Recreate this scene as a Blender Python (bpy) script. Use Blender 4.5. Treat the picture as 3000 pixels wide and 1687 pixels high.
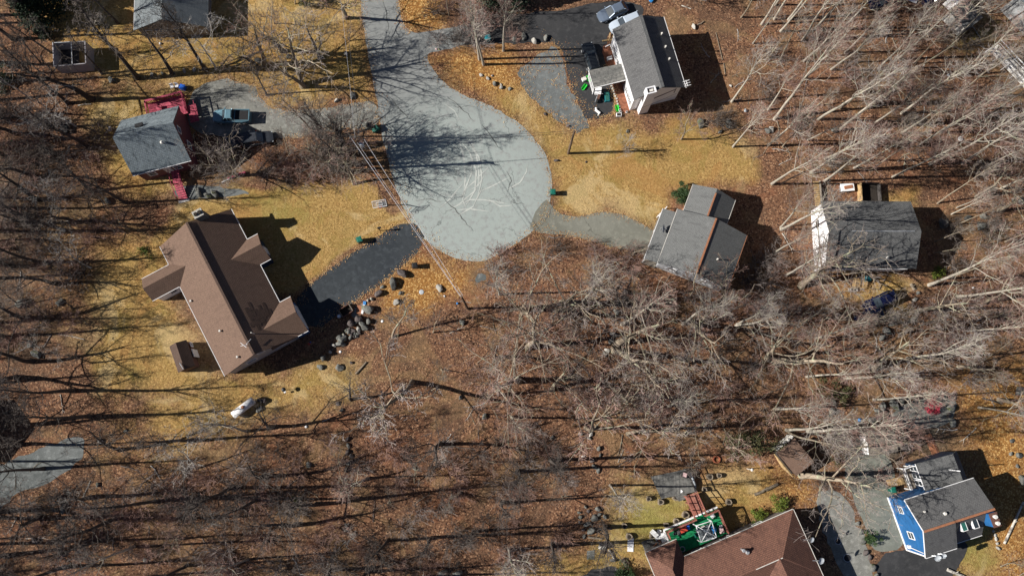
import bpy, bmesh, math, random
import numpy as np
from mathutils import Vector, Matrix, noise
R_ = math.radians
random.seed(7)
for o in list(bpy.data.objects): bpy.data.objects.remove(o)
S = bpy.context.scene
COL = S.collection

# ------------------------------------------------------------------ camera, sky, sun, exposure
F, H = 2300.0, 105.0                      # focal length in photo pixels, flying height in metres
TX, TY = 0.15823130345451022, -0.008586810902343641
cam = bpy.data.cameras.new('camera'); camo = bpy.data.objects.new('camera', cam); COL.objects.link(camo)
camo.location = (0, 0, H); camo.rotation_euler = (TX, TY, 0)
cam.sensor_width = 36; cam.lens = 36*F/3000; cam.clip_start = 1; cam.clip_end = 3000
S.camera = camo
SUN_EL, SUN_AZ = 33.5, 182.5              # elevation; direction towards the sun, degrees counter-clockwise from +x
W = bpy.data.worlds.new('World'); S.world = W; W.use_nodes = True
nt = W.node_tree; bg = nt.nodes['Background']
sk = nt.nodes.new('ShaderNodeTexSky'); sk.sky_type = 'NISHITA'; sk.sun_disc = False
sk.air_density = .5; sk.dust_density = .3; sk.altitude = 400; sk.sun_elevation = R_(SUN_EL); sk.sun_rotation = R_((90-SUN_AZ) % 360)
nt.links.new(sk.outputs[0], bg.inputs[0]); bg.inputs[1].default_value = 0.05
sl = bpy.data.lights.new('sun', 'SUN'); sl.energy = 5.0; sl.angle = R_(0.5); sl.color = (1.0, .95, .87)
so = bpy.data.objects.new('sun', sl); COL.objects.link(so)
sd = Vector((math.cos(R_(SUN_AZ))*math.cos(R_(SUN_EL)), math.sin(R_(SUN_AZ))*math.cos(R_(SUN_EL)), math.sin(R_(SUN_EL))))
so.rotation_euler = sd.to_track_quat('Z', 'Y').to_euler()
S.view_settings.view_transform = 'Standard'; S.view_settings.look = 'None'
S.view_settings.exposure = 0.62; S.view_settings.gamma = 1
S.render.engine = 'CYCLES'

# ------------------------------------------------------------------ photo measurement helpers (where on the ground / at height z a point of the photo lies)
RM = (Matrix.Rotation(TY, 3, 'Y') @ Matrix.Rotation(TX, 3, 'X'))
def P(px, py, z=0.0):
    d = RM @ Vector((px-1500, 843.5-py, -F)); t = (z-H)/d.z
    return Vector((d.x*t, d.y*t, z))
def PIX(v):
    q = RM.transposed() @ (Vector(v)-Vector((0, 0, H)))
    return 1500+q.x/-q.z*F, 843.5-q.y/-q.z*F
def V(x, y): return (x*1.16460, y*1.16460)                 # from the 2576-wide overview
TO = [(0,0),(750,0),(1500,0),(2250,0),(0,562),(750,562),(1500,562),(2250,562),(0,1124),(750,1124),(1500,1124),(2250,1124)]
def T(n, x, y): return (TO[n-1][0]+x/2.5787, TO[n-1][1]+y/2.5787)
HO = {'A':(1750,30,6.44),'B':(1750,180,6.44),'C':(400,600,4.83),'D':(600,850,4.83),'E':(1850,520,4.14),'F':(2300,520,3.622),
      'G':(2550,1250,3.6225),'I':(1850,1350,4.3125),'J':(280,230,4.14),'K':(340,0,6.44),'L':(2650,0,5.574),'M':(1650,0,4.527),
      'N':(930,860,7.245),'O':(1680,1450,6.139),'Q':(2230,1270,6.3),'S':(130,110,12.075)}
def Z(n, x, y):
    a = HO[n]; return (a[0]+x/a[2], a[1]+y/a[2])
def G(p, z=0.0): return P(p[0], p[1], z)
def lift(base, top, lo=2.0, hi=26.0):
    """height at which a point seen at `top` stands nearest over the ground point `base`"""
    b = G(base); best = None
    h = lo
    while h < hi:
        t = G(top, h); d = math.hypot(t.x-b.x, t.y-b.y)
        if best is None or d < best[0]: best = (d, h, t)
        h += .2
    return b, best[2]

# ------------------------------------------------------------------ tagging
def tag(o, label=None, cat=None, group=None, kind=None):
    if label: o['label'] = label
    if cat: o['category'] = cat
    if group: o['group'] = group
    if kind: o['kind'] = kind
    return o
def thing(name, label, cat, loc=(0,0,0), rz=0.0, group=None):
    o = bpy.data.objects.new(name, None); COL.objects.link(o); o.location = loc; o.rotation_euler = (0, 0, rz)
    o.empty_display_size = .2
    return tag(o, label, cat, group)

# ------------------------------------------------------------------ mesh builder
class MB:
    def __init__(s): s.v = []; s.f = []; s.m = []
    def face(s, pts, m=0):
        i = len(s.v); s.v += [tuple(p) for p in pts]; s.f.append(tuple(range(i, i+len(pts)))); s.m.append(m)
    def box(s, x0, y0, z0, x1, y1, z1, m=0):
        i = len(s.v)
        s.v += [(x0,y0,z0),(x1,y0,z0),(x1,y1,z0),(x0,y1,z0),(x0,y0,z1),(x1,y0,z1),(x1,y1,z1),(x0,y1,z1)]
        for f in ((0,3,2,1),(4,5,6,7),(0,1,5,4),(1,2,6,5),(2,3,7,6),(3,0,4,7)): s.f.append(tuple(i+k for k in f)); s.m.append(m)
    def rbox(s, c, sx, sy, sz, ang=0, m=0, taper=1.0):
        """box centred at c (base z), turned by ang, top scaled by taper"""
        i = len(s.v); ca, sa = math.cos(ang), math.sin(ang)
        for z, k in ((0, 1), (sz, taper)):
            for a, b in ((-1,-1),(1,-1),(1,1),(-1,1)):
                x, y = a*sx/2*k, b*sy/2*k
                s.v.append((c[0]+x*ca-y*sa, c[1]+x*sa+y*ca, c[2]+z))
        for f in ((0,3,2,1),(4,5,6,7),(0,1,5,4),(1,2,6,5),(2,3,7,6),(3,0,4,7)): s.f.append(tuple(i+k for k in f)); s.m.append(m)
    def bar(s, a, b, w, h=None, m=0):
        """rectangular bar from a to b"""
        a = Vector(a); b = Vector(b); h = h or w; d = (b-a).normalized()
        up = Vector((0,0,1)) if abs(d.z) < .95 else Vector((1,0,0))
        sd_ = d.cross(up).normalized()*w/2; u = sd_.cross(d).normalized()*h/2
        i = len(s.v)
        for q in (a, b):
            for k in (-sd_-u, sd_-u, sd_+u, -sd_+u): s.v.append(tuple(q+k))
        for f in ((0,3,2,1),(4,5,6,7),(0,1,5,4),(1,2,6,5),(2,3,7,6),(3,0,4,7)): s.f.append(tuple(i+k for k in f)); s.m.append(m)
    def tube(s, pts, rs, n=6, m=0, cap=True):
        pts = [Vector(p) for p in pts]; i0 = len(s.v); side = None
        for k, p in enumerate(pts):
            d = (pts[min(k+1, len(pts)-1)]-pts[max(k-1, 0)])
            if d.length < 1e-9: d = Vector((0,0,1))
            d.normalize()
            if side is None:
                side = d.cross(Vector((0,0,1)) if abs(d.z) < .9 else Vector((1,0,0))).normalized()
            else:
                side = (side-d*side.dot(d)).normalized()
            up = d.cross(side)
            for j in range(n):
                a = 2*math.pi*j/n; s.v.append(tuple(p+(side*math.cos(a)+up*math.sin(a))*rs[k]))
        for k in range(len(pts)-1):
            for j in range(n):
                a = i0+k*n+j; b = i0+k*n+(j+1) % n
                s.f.append((a, b, b+n, a+n)); s.m.append(m)
        if cap and n > 3:
            s.f.append(tuple(i0+j for j in range(n-1, -1, -1))); s.m.append(m)
            e = i0+(len(pts)-1)*n; s.f.append(tuple(e+j for j in range(n))); s.m.append(m)
    def prism(s, poly, z0, z1, m=0):
        n = len(poly); i = len(s.v)
        s.v += [(p[0], p[1], z0) for p in poly]+[(p[0], p[1], z1) for p in poly]
        s.f.append(tuple(range(i+n-1, i-1, -1))); s.m.append(m); s.f.append(tuple(range(i+n, i+2*n))); s.m.append(m)
        for k in range(n): s.f.append((i+k, i+(k+1) % n, i+n+(k+1) % n, i+n+k)); s.m.append(m)
    def mesh(s, name, mats, smooth=False):
        me = bpy.data.meshes.new(name); me.from_pydata(s.v, [], s.f)
        for mt in (mats if isinstance(mats, (list, tuple)) else [mats]): me.materials.append(mt)
        me.polygons.foreach_set('material_index', s.m)
        if smooth: me.polygons.foreach_set('use_smooth', [True]*len(s.f))
        me.update(); return me
    def build(s, name, mats, parent=None, smooth=False, bevel=0):
        me = s.mesh(name, mats, smooth)
        if bevel:
            bm = bmesh.new(); bm.from_mesh(me); bmesh.ops.remove_doubles(bm, verts=bm.verts, dist=1e-5)
            bmesh.ops.bevel(bm, geom=[e for e in bm.edges if e.is_manifold and e.calc_face_angle(0) > .5], offset=bevel, segments=2, affect='EDGES', profile=.6)
            bm.to_mesh(me); bm.free()
        o = bpy.data.objects.new(name, me); COL.objects.link(o)
        if parent: o.parent = parent
        return o

# ------------------------------------------------------------------ materials
def newmat(name):
    m = bpy.data.materials.new(name); m.use_nodes = True
    n = m.node_tree; return m, n, n.nodes['Principled BSDF']
def N(n, t, **k):
    x = n.nodes.new(t)
    for a, b in k.items():
        if a.startswith('i_'): x.inputs[a[2:].replace('_', ' ')].default_value = b
        else: setattr(x, a, b)
    return x
def ramp(n, src, stops):
    r = n.nodes.new('ShaderNodeValToRGB'); e = r.color_ramp.elements
    while len(e) < len(stops): e.new(.5)
    for k, (p, c) in enumerate(stops): e[k].position = p; e[k].color = (*c, 1)
    n.links.new(src, r.inputs[0]); return r.outputs[0]
def mix(n, fac, a, b, mode='MIX'):
    x = n.nodes.new('ShaderNodeMix'); x.data_type = 'RGBA'; x.blend_type = mode
    for s_, v in ((x.inputs[0], fac), (x.inputs[6], a), (x.inputs[7], b)):
        if isinstance(v, (int, float)): s_.default_value = v
        elif isinstance(v, tuple): s_.default_value = (*v, 1)
        else: n.links.new(v, s_)
    return x.outputs[2]
def noise_t(n, coord, scale, detail=3, rough=.55, dist=0.0):
    x = N(n, 'ShaderNodeTexNoise'); x.inputs['Scale'].default_value = scale; x.inputs['Detail'].default_value = detail
    x.inputs['Roughness'].default_value = rough; x.inputs['Distortion'].default_value = dist
    if coord is not None: n.links.new(coord, x.inputs['Vector'])
    return x.outputs[0]
def smooth(n, v, lo, hi):
    x = N(n, 'ShaderNodeMapRange'); x.interpolation_type = 'SMOOTHSTEP'; x.inputs[1].default_value = lo; x.inputs[2].default_value = hi
    n.links.new(v, x.inputs[0]); return x.outputs[0]
def bump(n, bsdf, h, strength=.5, dist=.05):
    b = N(n, 'ShaderNodeBump'); b.inputs['Strength'].default_value = strength; b.inputs['Distance'].default_value = dist
    n.links.new(h, b.inputs['Height']); n.links.new(b.outputs[0], bsdf.inputs['Normal'])
def objc(n): return N(n, 'ShaderNodeTexCoord').outputs['Object']
def geoc(n): return N(n, 'ShaderNodeNewGeometry').outputs['Position']

def plain(name, c, var=.25, scale=3.0, rough=.6, metal=0.0, bmp=0.0, spec=.3):
    m, n, b = newmat(name); co = objc(n)
    t = noise_t(n, co, scale, 4, .6)
    lo = tuple(x*(1-var) for x in c); hi = tuple(min(1, x*(1+var)) for x in c)
    n.links.new(ramp(n, t, [(.3, lo), (.7, hi)]), b.inputs['Base Color'])
    b.inputs['Roughness'].default_value = rough; b.inputs['Metallic'].default_value = metal; b.inputs['Specular IOR Level'].default_value = spec
    if bmp: bump(n, b, noise_t(n, co, scale*6, 4), bmp, .05)
    return m

def shingle(name, c, c2, stain=.35, row=.30, streak=(0, 1)):
    """asphalt shingles: rows, blotched tabs, weather streaks running down"""
    m, n, b = newmat(name); co = objc(n)
    br = N(n, 'ShaderNodeTexBrick'); br.inputs['Scale'].default_value = 1/row*.5; br.offset = .5
    br.inputs['Color1'].default_value = (*c, 1); br.inputs['Color2'].default_value = (*c2, 1)
    br.inputs['Mortar'].default_value = (*(x*.35 for x in c), 1); br.inputs['Mortar Size'].default_value = .035; br.inputs['Bias'].default_value = -.1
    n.links.new(co, br.inputs['Vector'])
    g = noise_t(n, co, .55, 6, .75, .5); g2 = noise_t(n, co, 11, 3, .8)
    col = mix(n, smooth(n, g2, .35, .65), br.outputs[0], tuple(x*1.25 for x in c2))
    col = mix(n, .55, br.outputs[0], col)
    mp = N(n, 'ShaderNodeMapping'); mp.inputs['Scale'].default_value = (2.6, .35, 1) if streak[1] else (.35, 2.6, 1); n.links.new(co, mp.inputs[0])
    st = noise_t(n, mp.outputs[0], 1.0, 5, .65)
    col = mix(n, smooth(n, st, .5, .75), col, tuple(x*(1-stain) for x in c))
    col = mix(n, smooth(n, g, .55, .8), col, tuple(x*(1+stain*.8) for x in c2))
    col = mix(n, smooth(n, noise_t(n, co, 1.3, 5, .7), .56, .70), col, tuple(x*(1-stain*.8) for x in c))
    n.links.new(col, b.inputs['Base Color']); b.inputs['Roughness'].default_value = .85; b.inputs['Specular IOR Level'].default_value = .25
    bump(n, b, g2, .5, .03)
    return m

def siding(name, c, dirt=.15, step=.2):
    m, n, b = newmat(name); co = objc(n)
    sp = N(n, 'ShaderNodeSeparateXYZ'); n.links.new(co, sp.inputs[0])
    md = N(n, 'ShaderNodeMath', operation='FRACT'); mu = N(n, 'ShaderNodeMath', operation='MULTIPLY'); mu.inputs[1].default_value = 1/step
    n.links.new(sp.outputs[2], mu.inputs[0]); n.links.new(mu.outputs[0], md.inputs[0])
    g = noise_t(n, co, 1.2, 5, .6)
    col = ramp(n, g, [(.3, tuple(x*(1-dirt) for x in c)), (.7, c)])
    col = mix(n, smooth(n, md.outputs[0], .88, .98), col, tuple(x*.7 for x in c))
    n.links.new(col, b.inputs['Base Color']); b.inputs['Roughness'].default_value = .6
    bump(n, b, md.outputs[0], .3, .02)
    return m

def planks(name, c, c2, width=.18, axis='X', rough=.8, gap=.12):
    m, n, b = newmat(name); co = objc(n)
    sp = N(n, 'ShaderNodeSeparateXYZ'); n.links.new(co, sp.inputs[0])
    mu = N(n, 'ShaderNodeMath', operation='MULTIPLY'); mu.inputs[1].default_value = 1/width; n.links.new(sp.outputs[axis], mu.inputs[0])
    fr = N(n, 'ShaderNodeMath', operation='FRACT'); n.links.new(mu.outputs[0], fr.inputs[0])
    fl = N(n, 'ShaderNodeMath', operation='FLOOR'); n.links.new(mu.outputs[0], fl.inputs[0])
    wn = N(n, 'ShaderNodeTexWhiteNoise', noise_dimensions='1D'); n.links.new(fl.outputs[0], wn.inputs['W'])
    g = noise_t(n, co, 3, 5, .7)
    col = mix(n, wn.outputs[0], c, c2); col = mix(n, smooth(n, g, .4, .7), col, tuple(x*.55 for x in c))
    col = mix(n, smooth(n, fr.outputs[0], 1-gap, 1-gap*.4), col, tuple(x*.12 for x in c))
    n.links.new(col, b.inputs['Base Color']); b.inputs['Roughness'].default_value = rough
    return m

def road_mat(name, c, c2, crack=.5, speck=.35, big=.25, rough=.9, dusty=None):
    m, n, b = newmat(name); co = geoc(n)
    a = noise_t(n, co, .12, 4, .6); f = noise_t(n, co, 9, 4, .8); mid = noise_t(n, co, 1.3, 5, .65)
    col = mix(n, smooth(n, a, .35, .65), c, c2)
    if dusty:      # the turning circle is worn paler
        ds = N(n, 'ShaderNodeVectorMath', operation='DISTANCE'); ds.inputs[1].default_value = (*dusty[0], 0); n.links.new(co, ds.inputs[0])
        col = mix(n, smooth(n, ds.outputs['Value'], dusty[1]*1.15, dusty[1]*.45), col, mix(n, .75, col, dusty[2]))
    col = mix(n, smooth(n, mid, .45, .72), col, tuple(x*(1+big) for x in c2))
    col = mix(n, smooth(n, noise_t(n, co, .5, 5, .7, 1.0), .62, .75), col, tuple(x*(1-big*1.4) for x in c))
    col = mix(n, smooth(n, f, .55, .75), col, tuple(x*(1+speck) for x in c2))
    col = mix(n, smooth(n, f, .45, .25), col, tuple(x*(1-speck) for x in c))
    vo = N(n, 'ShaderNodeTexVoronoi', feature='DISTANCE_TO_EDGE'); vo.inputs['Scale'].default_value = .16
    wv = N(n, 'ShaderNodeVectorMath', operation='ADD'); nz = N(n, 'ShaderNodeTexNoise'); nz.inputs['Scale'].default_value = .7; nz.inputs['Detail'].default_value = 5
    n.links.new(co, nz.inputs['Vector']); sc = N(n, 'ShaderNodeVectorMath', operation='SCALE'); sc.inputs[3].default_value = 2.2
    n.links.new(nz.outputs['Color'], sc.inputs[0]); n.links.new(sc.outputs[0], wv.inputs[0]); n.links.new(co, wv.inputs[1]); n.links.new(wv.outputs[0], vo.inputs['Vector'])
    cr = smooth(n, vo.outputs[0], .010, .003); ck = mix(n, smooth(n, a, .42, .58), (0,0,0), cr)
    x = N(n, 'ShaderNodeMath', operation='MULTIPLY'); x.inputs[1].default_value = crack; n.links.new(ck, x.inputs[0])
    col = mix(n, x.outputs[0], col, tuple(v*.35 for v in c))
    n.links.new(col, b.inputs['Base Color']); b.inputs['Roughness'].default_value = rough; b.inputs['Specular IOR Level'].default_value = .2
    bump(n, b, f, .35, .02)
    return m

def bark(name, c, c2, rnd=.3, lich=None):
    m, n, b = newmat(name); co = objc(n)
    mp = N(n, 'ShaderNodeMapping'); mp.inputs['Scale'].default_value = (1, 1, .25); n.links.new(co, mp.inputs[0])
    g = noise_t(n, mp.outputs[0], 6, 5, .7)
    col = ramp(n, g, [(.35, c), (.65, c2)])
    if lich: col = mix(n, smooth(n, noise_t(n, co, 1.7, 4), .52, .66), col, lich)
    oi = N(n, 'ShaderNodeObjectInfo'); hs = N(n, 'ShaderNodeHueSaturation'); mr = N(n, 'ShaderNodeMapRange')
    mr.inputs[3].default_value = 1-rnd; mr.inputs[4].default_value = 1+rnd; n.links.new(oi.outputs['Random'], mr.inputs[0])
    n.links.new(mr.outputs[0], hs.inputs['Value']); n.links.new(col, hs.inputs['Color']); n.links.new(hs.outputs[0], b.inputs['Base Color'])
    b.inputs['Roughness'].default_value = .9; b.inputs['Specular IOR Level'].default_value = .2
    return m

def leafmat(name, c, c2, rnd=.15):
    m, n, b = newmat(name); co = objc(n)
    g = noise_t(n, co, 5, 3)
    n.links.new(ramp(n, g, [(.35, c), (.65, c2)]), b.inputs['Base Color']); b.inputs['Roughness'].default_value = .7
    return m
def stone(name, c, c2, moss=(.10,.11,.04)):
    m, n, b = newmat(name); co = objc(n)
    oi = N(n, 'ShaderNodeObjectInfo'); ad = N(n, 'ShaderNodeVectorMath', operation='ADD'); n.links.new(co, ad.inputs[0]); n.links.new(oi.outputs['Location'], ad.inputs[1])
    g = noise_t(n, ad.outputs[0], 1.6, 6, .7); f = noise_t(n, ad.outputs[0], 8, 4, .7)
    col = ramp(n, g, [(.3, c), (.7, c2)]); col = mix(n, smooth(n, f, .55, .7), col, tuple(x*1.5 for x in c2))
    col = mix(n, smooth(n, noise_t(n, ad.outputs[0], .9, 3), .58, .7), col, moss)
    mr = N(n, 'ShaderNodeMapRange'); mr.inputs[3].default_value = .7; mr.inputs[4].default_value = 1.25; n.links.new(oi.outputs['Random'], mr.inputs[0])
    hs = N(n, 'ShaderNodeHueSaturation'); n.links.new(mr.outputs[0], hs.inputs['Value']); n.links.new(col, hs.inputs['Color'])
    n.links.new(hs.outputs[0], b.inputs['Base Color']); b.inputs['Roughness'].default_value = .9; bump(n, b, f, .6, .06)
    return m
def glassm(name, c=(.03,.04,.05), rough=.12):
    return plain(name, c, .2, 1.5, rough, 0, 0, .8)

M = {}
M['white'] = plain('white_paint', (.80,.80,.81), .05, 2, .5)
M['white_siding'] = siding('white_siding', (.80,.80,.82), .08)
M['offwhite'] = plain('off_white', (.62,.60,.56), .12, 2, .6)
M['pale_siding'] = siding('pale_grey_siding', (.36,.37,.38), .2)
M['weather_siding'] = siding('weathered_white_siding', (.55,.57,.60), .35)
M['tan_siding'] = siding('taupe_siding', (.20,.18,.18), .2)
M['cream_siding'] = siding('lilac_siding', (.38,.36,.38), .15)
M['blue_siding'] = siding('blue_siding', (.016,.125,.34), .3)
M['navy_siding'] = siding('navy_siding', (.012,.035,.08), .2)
M['pink_siding'] = siding('dark_red_siding', (.16,.05,.06), .2)
M['sh_grey'] = shingle('grey_shingles', (0.0936,0.0936,0.0972), (0.1224,0.1224,0.1238), .35)
M['sh_lgrey'] = shingle('light_grey_shingles', (0.1188,0.1224,0.1224), (0.1476,0.1512,0.1512), .3)
M['sh_brown'] = shingle('brown_shingles', (0.1394,0.08856,0.0656), (0.1763,0.1132,0.08364), .18)
M['sh_dark'] = shingle('dark_shingles', (0.08625,0.08855,0.092), (0.1265,0.1288,0.1299), .45)
M['sh_blue'] = shingle('blue_grey_shingles', (0.143,0.176,0.198), (0.22,0.2585,0.2805), .6)
M['sh_red'] = shingle('red_brown_shingles', (0.1258,0.0629,0.0481), (0.1776,0.0888,0.0629), .3, .4)
M['sh_slate'] = shingle('slate_shingles', (.12,.14,.155), (.18,.20,.21), .5)
M['copper'] = plain('rusty_orange_cap', (.30,.13,.07), .25, 6, .7)
M['patch'] = shingle('dark_new_shingles', (.075,.049,.038), (.10,.064,.05), .2)
M['glass'] = glassm('window_glass')
M['glass_g'] = glassm('green_glass', (.03,.12,.10))
M['metal'] = plain('galvanised', (.55,.57,.60), .1, 4, .35, .6)
M['dishm'] = plain('dish_grey', (.42,.45,.48), .06, 4, .45)
M['black'] = plain('black_plastic', (.015,.015,.017), .3, 4, .5)
M['rubber'] = plain('rubber', (.02,.02,.02), .2, 6, .8)
M['bin_green'] = plain('bin_green', (.012,.13,.095), .2, 4, .45)
M['lime'] = plain('lime_plastic', (.03,.60,.06), .12, 4, .4)
M['blue_pl'] = plain('blue_plastic', (.02,.12,.55), .15, 4, .4)
M['teal_pl'] = plain('teal_plastic', (.02,.20,.24), .2, 4, .45)
M['red_pl'] = plain('red_plastic', (.5,.07,.04), .2, 4, .5)
M['pinkcloth'] = plain('pink_cloth', (.60,.42,.42), .25, 9, .9, 0, .5)
M['tarp'] = plain('blue_tarp', (.03,.22,.55), .4, 8, .5, 0, .7)
M['wood_new'] = planks('fresh_lumber', (.42,.28,.13), (.50,.34,.17), .14)
M['wood_grey'] = planks('grey_deck_boards', (.115,.115,.11), (.20,.195,.18), .16, 'X')
M['wood_old'] = planks('weathered_boards', (.20,.17,.14), (.30,.26,.21), .2, 'X')
M['wood_dark'] = planks('dark_boards', (.05,.045,.045), (.085,.075,.07), .2, 'X')
M['wood_pink'] = planks('raspberry_painted_boards', (.42,.055,.10), (.50,.09,.14), .15, 'X')
M['wood_red'] = planks('worn_red_boards', (.30,.10,.07), (.38,.20,.15), .14, 'Y')
M['rail_red'] = plain('red_brown_rail', (.32,.12,.09), .3, 6, .7)
M['brownwood'] = plain('brown_stained_wood', (.12,.06,.045), .3, 6, .7)
M['pole'] = bark('pole_wood', (.10,.07,.05), (.17,.12,.085), .05)
M['turf'] = plain('green_carpet', (.008,.20,.075), .35, 2.5, .95)
M['wire'] = plain('aluminium_wire', (.55,.55,.58), .1, 2, .4, .3)
M['wire_d'] = plain('black_wire', (.05,.05,.06), .1, 2, .6)
M['bark1'] = bark('grey_brown_bark', (.17,.135,.10), (.33,.275,.21), .25, (.30,.31,.22))
M['bark4'] = bark('light_grey_bark', (.26,.23,.19), (.46,.42,.36), .2, (.34,.35,.25))
M['bark2'] = bark('pale_birch_bark', (.36,.33,.29), (.60,.57,.51), .15, (.16,.14,.12))
M['bark3'] = bark('dark_bark', (.045,.038,.034), (.10,.085,.075), .25)
M['twig1'] = bark('grey_twigs', (.165,.138,.125), (.29,.25,.235), .3)
M['twig2'] = bark('reddish_twigs', (.20,.125,.105), (.32,.21,.18), .3)
M['twig3'] = bark('pale_twigs', (.34,.32,.30), (.54,.52,.50), .2)
M['twig4'] = bark('dark_twigs', (.085,.07,.062), (.16,.135,.12), .3)
M['stone'] = stone('grey_stone', (.085,.088,.08), (.19,.19,.175))
M['stone_d'] = stone('dark_red_stone', (.055,.045,.045), (.12,.10,.095), (.10,.08,.07))
M['stone_l'] = stone('pale_stone', (.28,.27,.24), (.42,.40,.37), (.2,.2,.12))
M['leaf_g'] = leafmat('evergreen_leaves', (.014,.038,.010), (.045,.085,.020))
M['leaf_d'] = leafmat('dark_needles', (.008,.022,.010), (.022,.048,.015))
M['leaf_y'] = leafmat('yellow_green_leaves', (.045,.075,.01), (.17,.21,.02))
M['leaf_r'] = leafmat('crimson_leaves', (.30,.015,.04), (.62,.06,.10))
M['leaf_o'] = leafmat('olive_needles', (.05,.055,.018), (.11,.11,.04))
M['brick'] = plain('terracotta', (.35,.11,.06), .2, 5, .8)
M['stumpw'] = bark('stump_wood', (.15,.12,.09), (.30,.25,.19), .2)
_a, _n, _b = newmat('clear_acrylic'); _b.inputs['Base Color'].default_value = (.6,.6,.6,1); _b.inputs['Alpha'].default_value = .18; _b.inputs['Roughness'].default_value = .15; M['acrylic'] = _a
M['soil'] = plain('dark_soil', (.03,.024,.02), .3, 5, 1)
M['mulch'] = plain('red_mulch', (.24,.095,.055), .45, 3, 1, 0, .8)

# ------------------------------------------------------------------ ground sheet with surface kinds (lawn, leaf litter, olive turf, grey ground with painted edge darkening)
def poly_soft(X, Y, poly, soft):
    """1 inside the polygon, falling to 0 over `soft` metres outside"""
    inside = np.zeros(X.shape, bool); d = np.full(X.shape, 1e9)
    n = len(poly)
    for i in range(n):
        x1, y1 = poly[i]; x2, y2 = poly[(i+1) % n]
        c = ((y1 > Y) != (y2 > Y)) & (X < (x2-x1)*(Y-y1)/(y2-y1+1e-12)+x1); inside ^= c
        t = np.clip(((X-x1)*(x2-x1)+(Y-y1)*(y2-y1))/((x2-x1)**2+(y2-y1)**2+1e-9), 0, 1)
        d = np.minimum(d, np.hypot(X-(x1+t*(x2-x1)), Y-(y1+t*(y2-y1))))
    s_ = np.where(inside, d, -d)
    return np.clip(.5+s_/soft*.5, 0, 1)
def VP(pts): return [tuple(G(V(*p)).xy) for p in pts]
lawns = [ # golden dry grass
 ([(330,640),(480,500),(560,490),(720,462),(960,470),(1030,540),(1010,560),(900,620),(780,712),(770,740),(600,760),(480,700)], 1.5, 1.0),
 ([(235,620),(330,575),(430,660),(460,800),(530,900),(590,960),(500,1010),(260,1000),(225,850)], 4, .85),
 ([(380,1010),(560,950),(800,915),(900,930),(880,1000),(640,1060),(480,1110),(340,1090)], 5, .9),
 ([(100,-40),(905,-40),(935,255),(800,268),(690,278),(650,230),(560,205),(480,230),(300,215),(130,150)], 4, .85),
 ([(220,230),(470,215),(480,330),(430,470),(560,470),(480,500),(300,480),(200,330)], 4, .85),
 ([(1240,260),(1320,320),(1395,405),(1400,528),(1460,545),(1530,528),(1650,572),(1700,480),(1890,450),(1870,350),(1700,310),(1500,325),(1430,345),(1340,255),(1270,215)], 4, 1.0),
 ([(1530,1235),(1760,1215),(1930,1180),(1960,1270),(1650,1400),(1600,1449),(1540,1480),(1280,1470),(1450,1400),(1555,1350)], 4, .95),
 ([(2200,480),(2320,480),(2320,560),(2200,560)], 3, .7),
 ([(2060,690),(2340,690),(2300,760),(2280,800),(2140,770)], 3, .7),
 ([(2400,1330),(2520,1300),(2520,1449),(2380,1470)], 3, .9),
 ([(780,710),(1030,625),(1100,640),(1060,700),(1080,760),(960,790),(890,900),(820,930),(900,760)], 4, .35),
 ([(850,950),(950,920),(960,1000),(840,1010)], 4, .4), ([(230,960),(700,1010),(760,1120),(560,1230),(180,1240),(220,1080)], 6, .42), ([(60,420),(300,480),(260,700),(300,960),(120,960),(60,700)], 6, .42)]
oranges = [ # bright orange leaf cover
 ([(1000,-40),(1110,-40),(1120,80),(1030,78)], 3, 1.0), ([(880,100),(940,110),(940,250),(880,250)], 3, .7),
 ([(1075,140),(1290,110),(1330,200),(1300,300),(1200,245),(1110,200)], 4, .8),
 ([(940,690),(1080,640),(1200,660),(1180,760),(980,800)], 4, .8),
 ([(2410,930),(2620,900),(2620,1490),(2500,1490),(2440,1200)], 8, .9),
 ([(1780,1200),(2040,1170),(2060,1270),(1950,1290),(1780,1330)], 6, .8),
 ([(860,320),(960,320),(960,480),(860,440)], 4, .5), ([(1700,50),(1800,60),(1830,300),(1700,100)], 4, .5)]
olives = [ # greener turf
 ([(1560,1250),(1700,1230),(1740,1330),(1640,1400),(1545,1380)], 6, .8), ([(600,480),(780,470),(800,560),(640,600)], 8, .7),
 ([(2400,1340),(2500,1320),(2500,1420),(2400,1440)], 4, .8), ([(270,880),(520,900),(580,970),(280,1000)], 8, .5),
 ([(2150,700),(2300,700),(2280,790),(2160,760)], 5, .5), ([(1300,1380),(1540,1350),(1540,1449),(1300,1449)], 6, .3),
 ([(2380,60),(2520,40),(2540,140),(2400,150)], 5, .6),([(230,230),(440,280),(320,440),(220,400)],8,.4)]
greys = [ # stony grey ground; left and lower woods: grey-brown litter, edge vignette painted in
 ([(2120,1060),(2290,1000),(2390,985),(2410,1120),(2330,1150),(2250,1230),(2150,1210),(2080,1120)], 4, .75),
 ([(1170,650),(1240,690),(1180,720)], 2, .6),
 ([(-200,230),(140,260),(230,420),(210,640),(190,900),(230,1000),(-200,1010)], 10, .5), ([(-200,1290),(300,1200),(760,1180),(1100,1300),(1150,1500),(-200,1500)], 12, .44), ([(1180,640),(1260,620),(1640,650),(1700,740),(1400,760)], 8, .3)]
def axis(lo, hi, step, far):
    a = list(np.arange(lo, hi+1e-6, step)); s_ = step; x = lo; left = []
    while x > -far: s_ *= 1.5; x -= s_; left.append(x)
    s_ = step; x = hi; right = []
    while x < far: s_ *= 1.5; x += s_; right.append(x)
    return np.array(left[::-1]+a+right)
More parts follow.
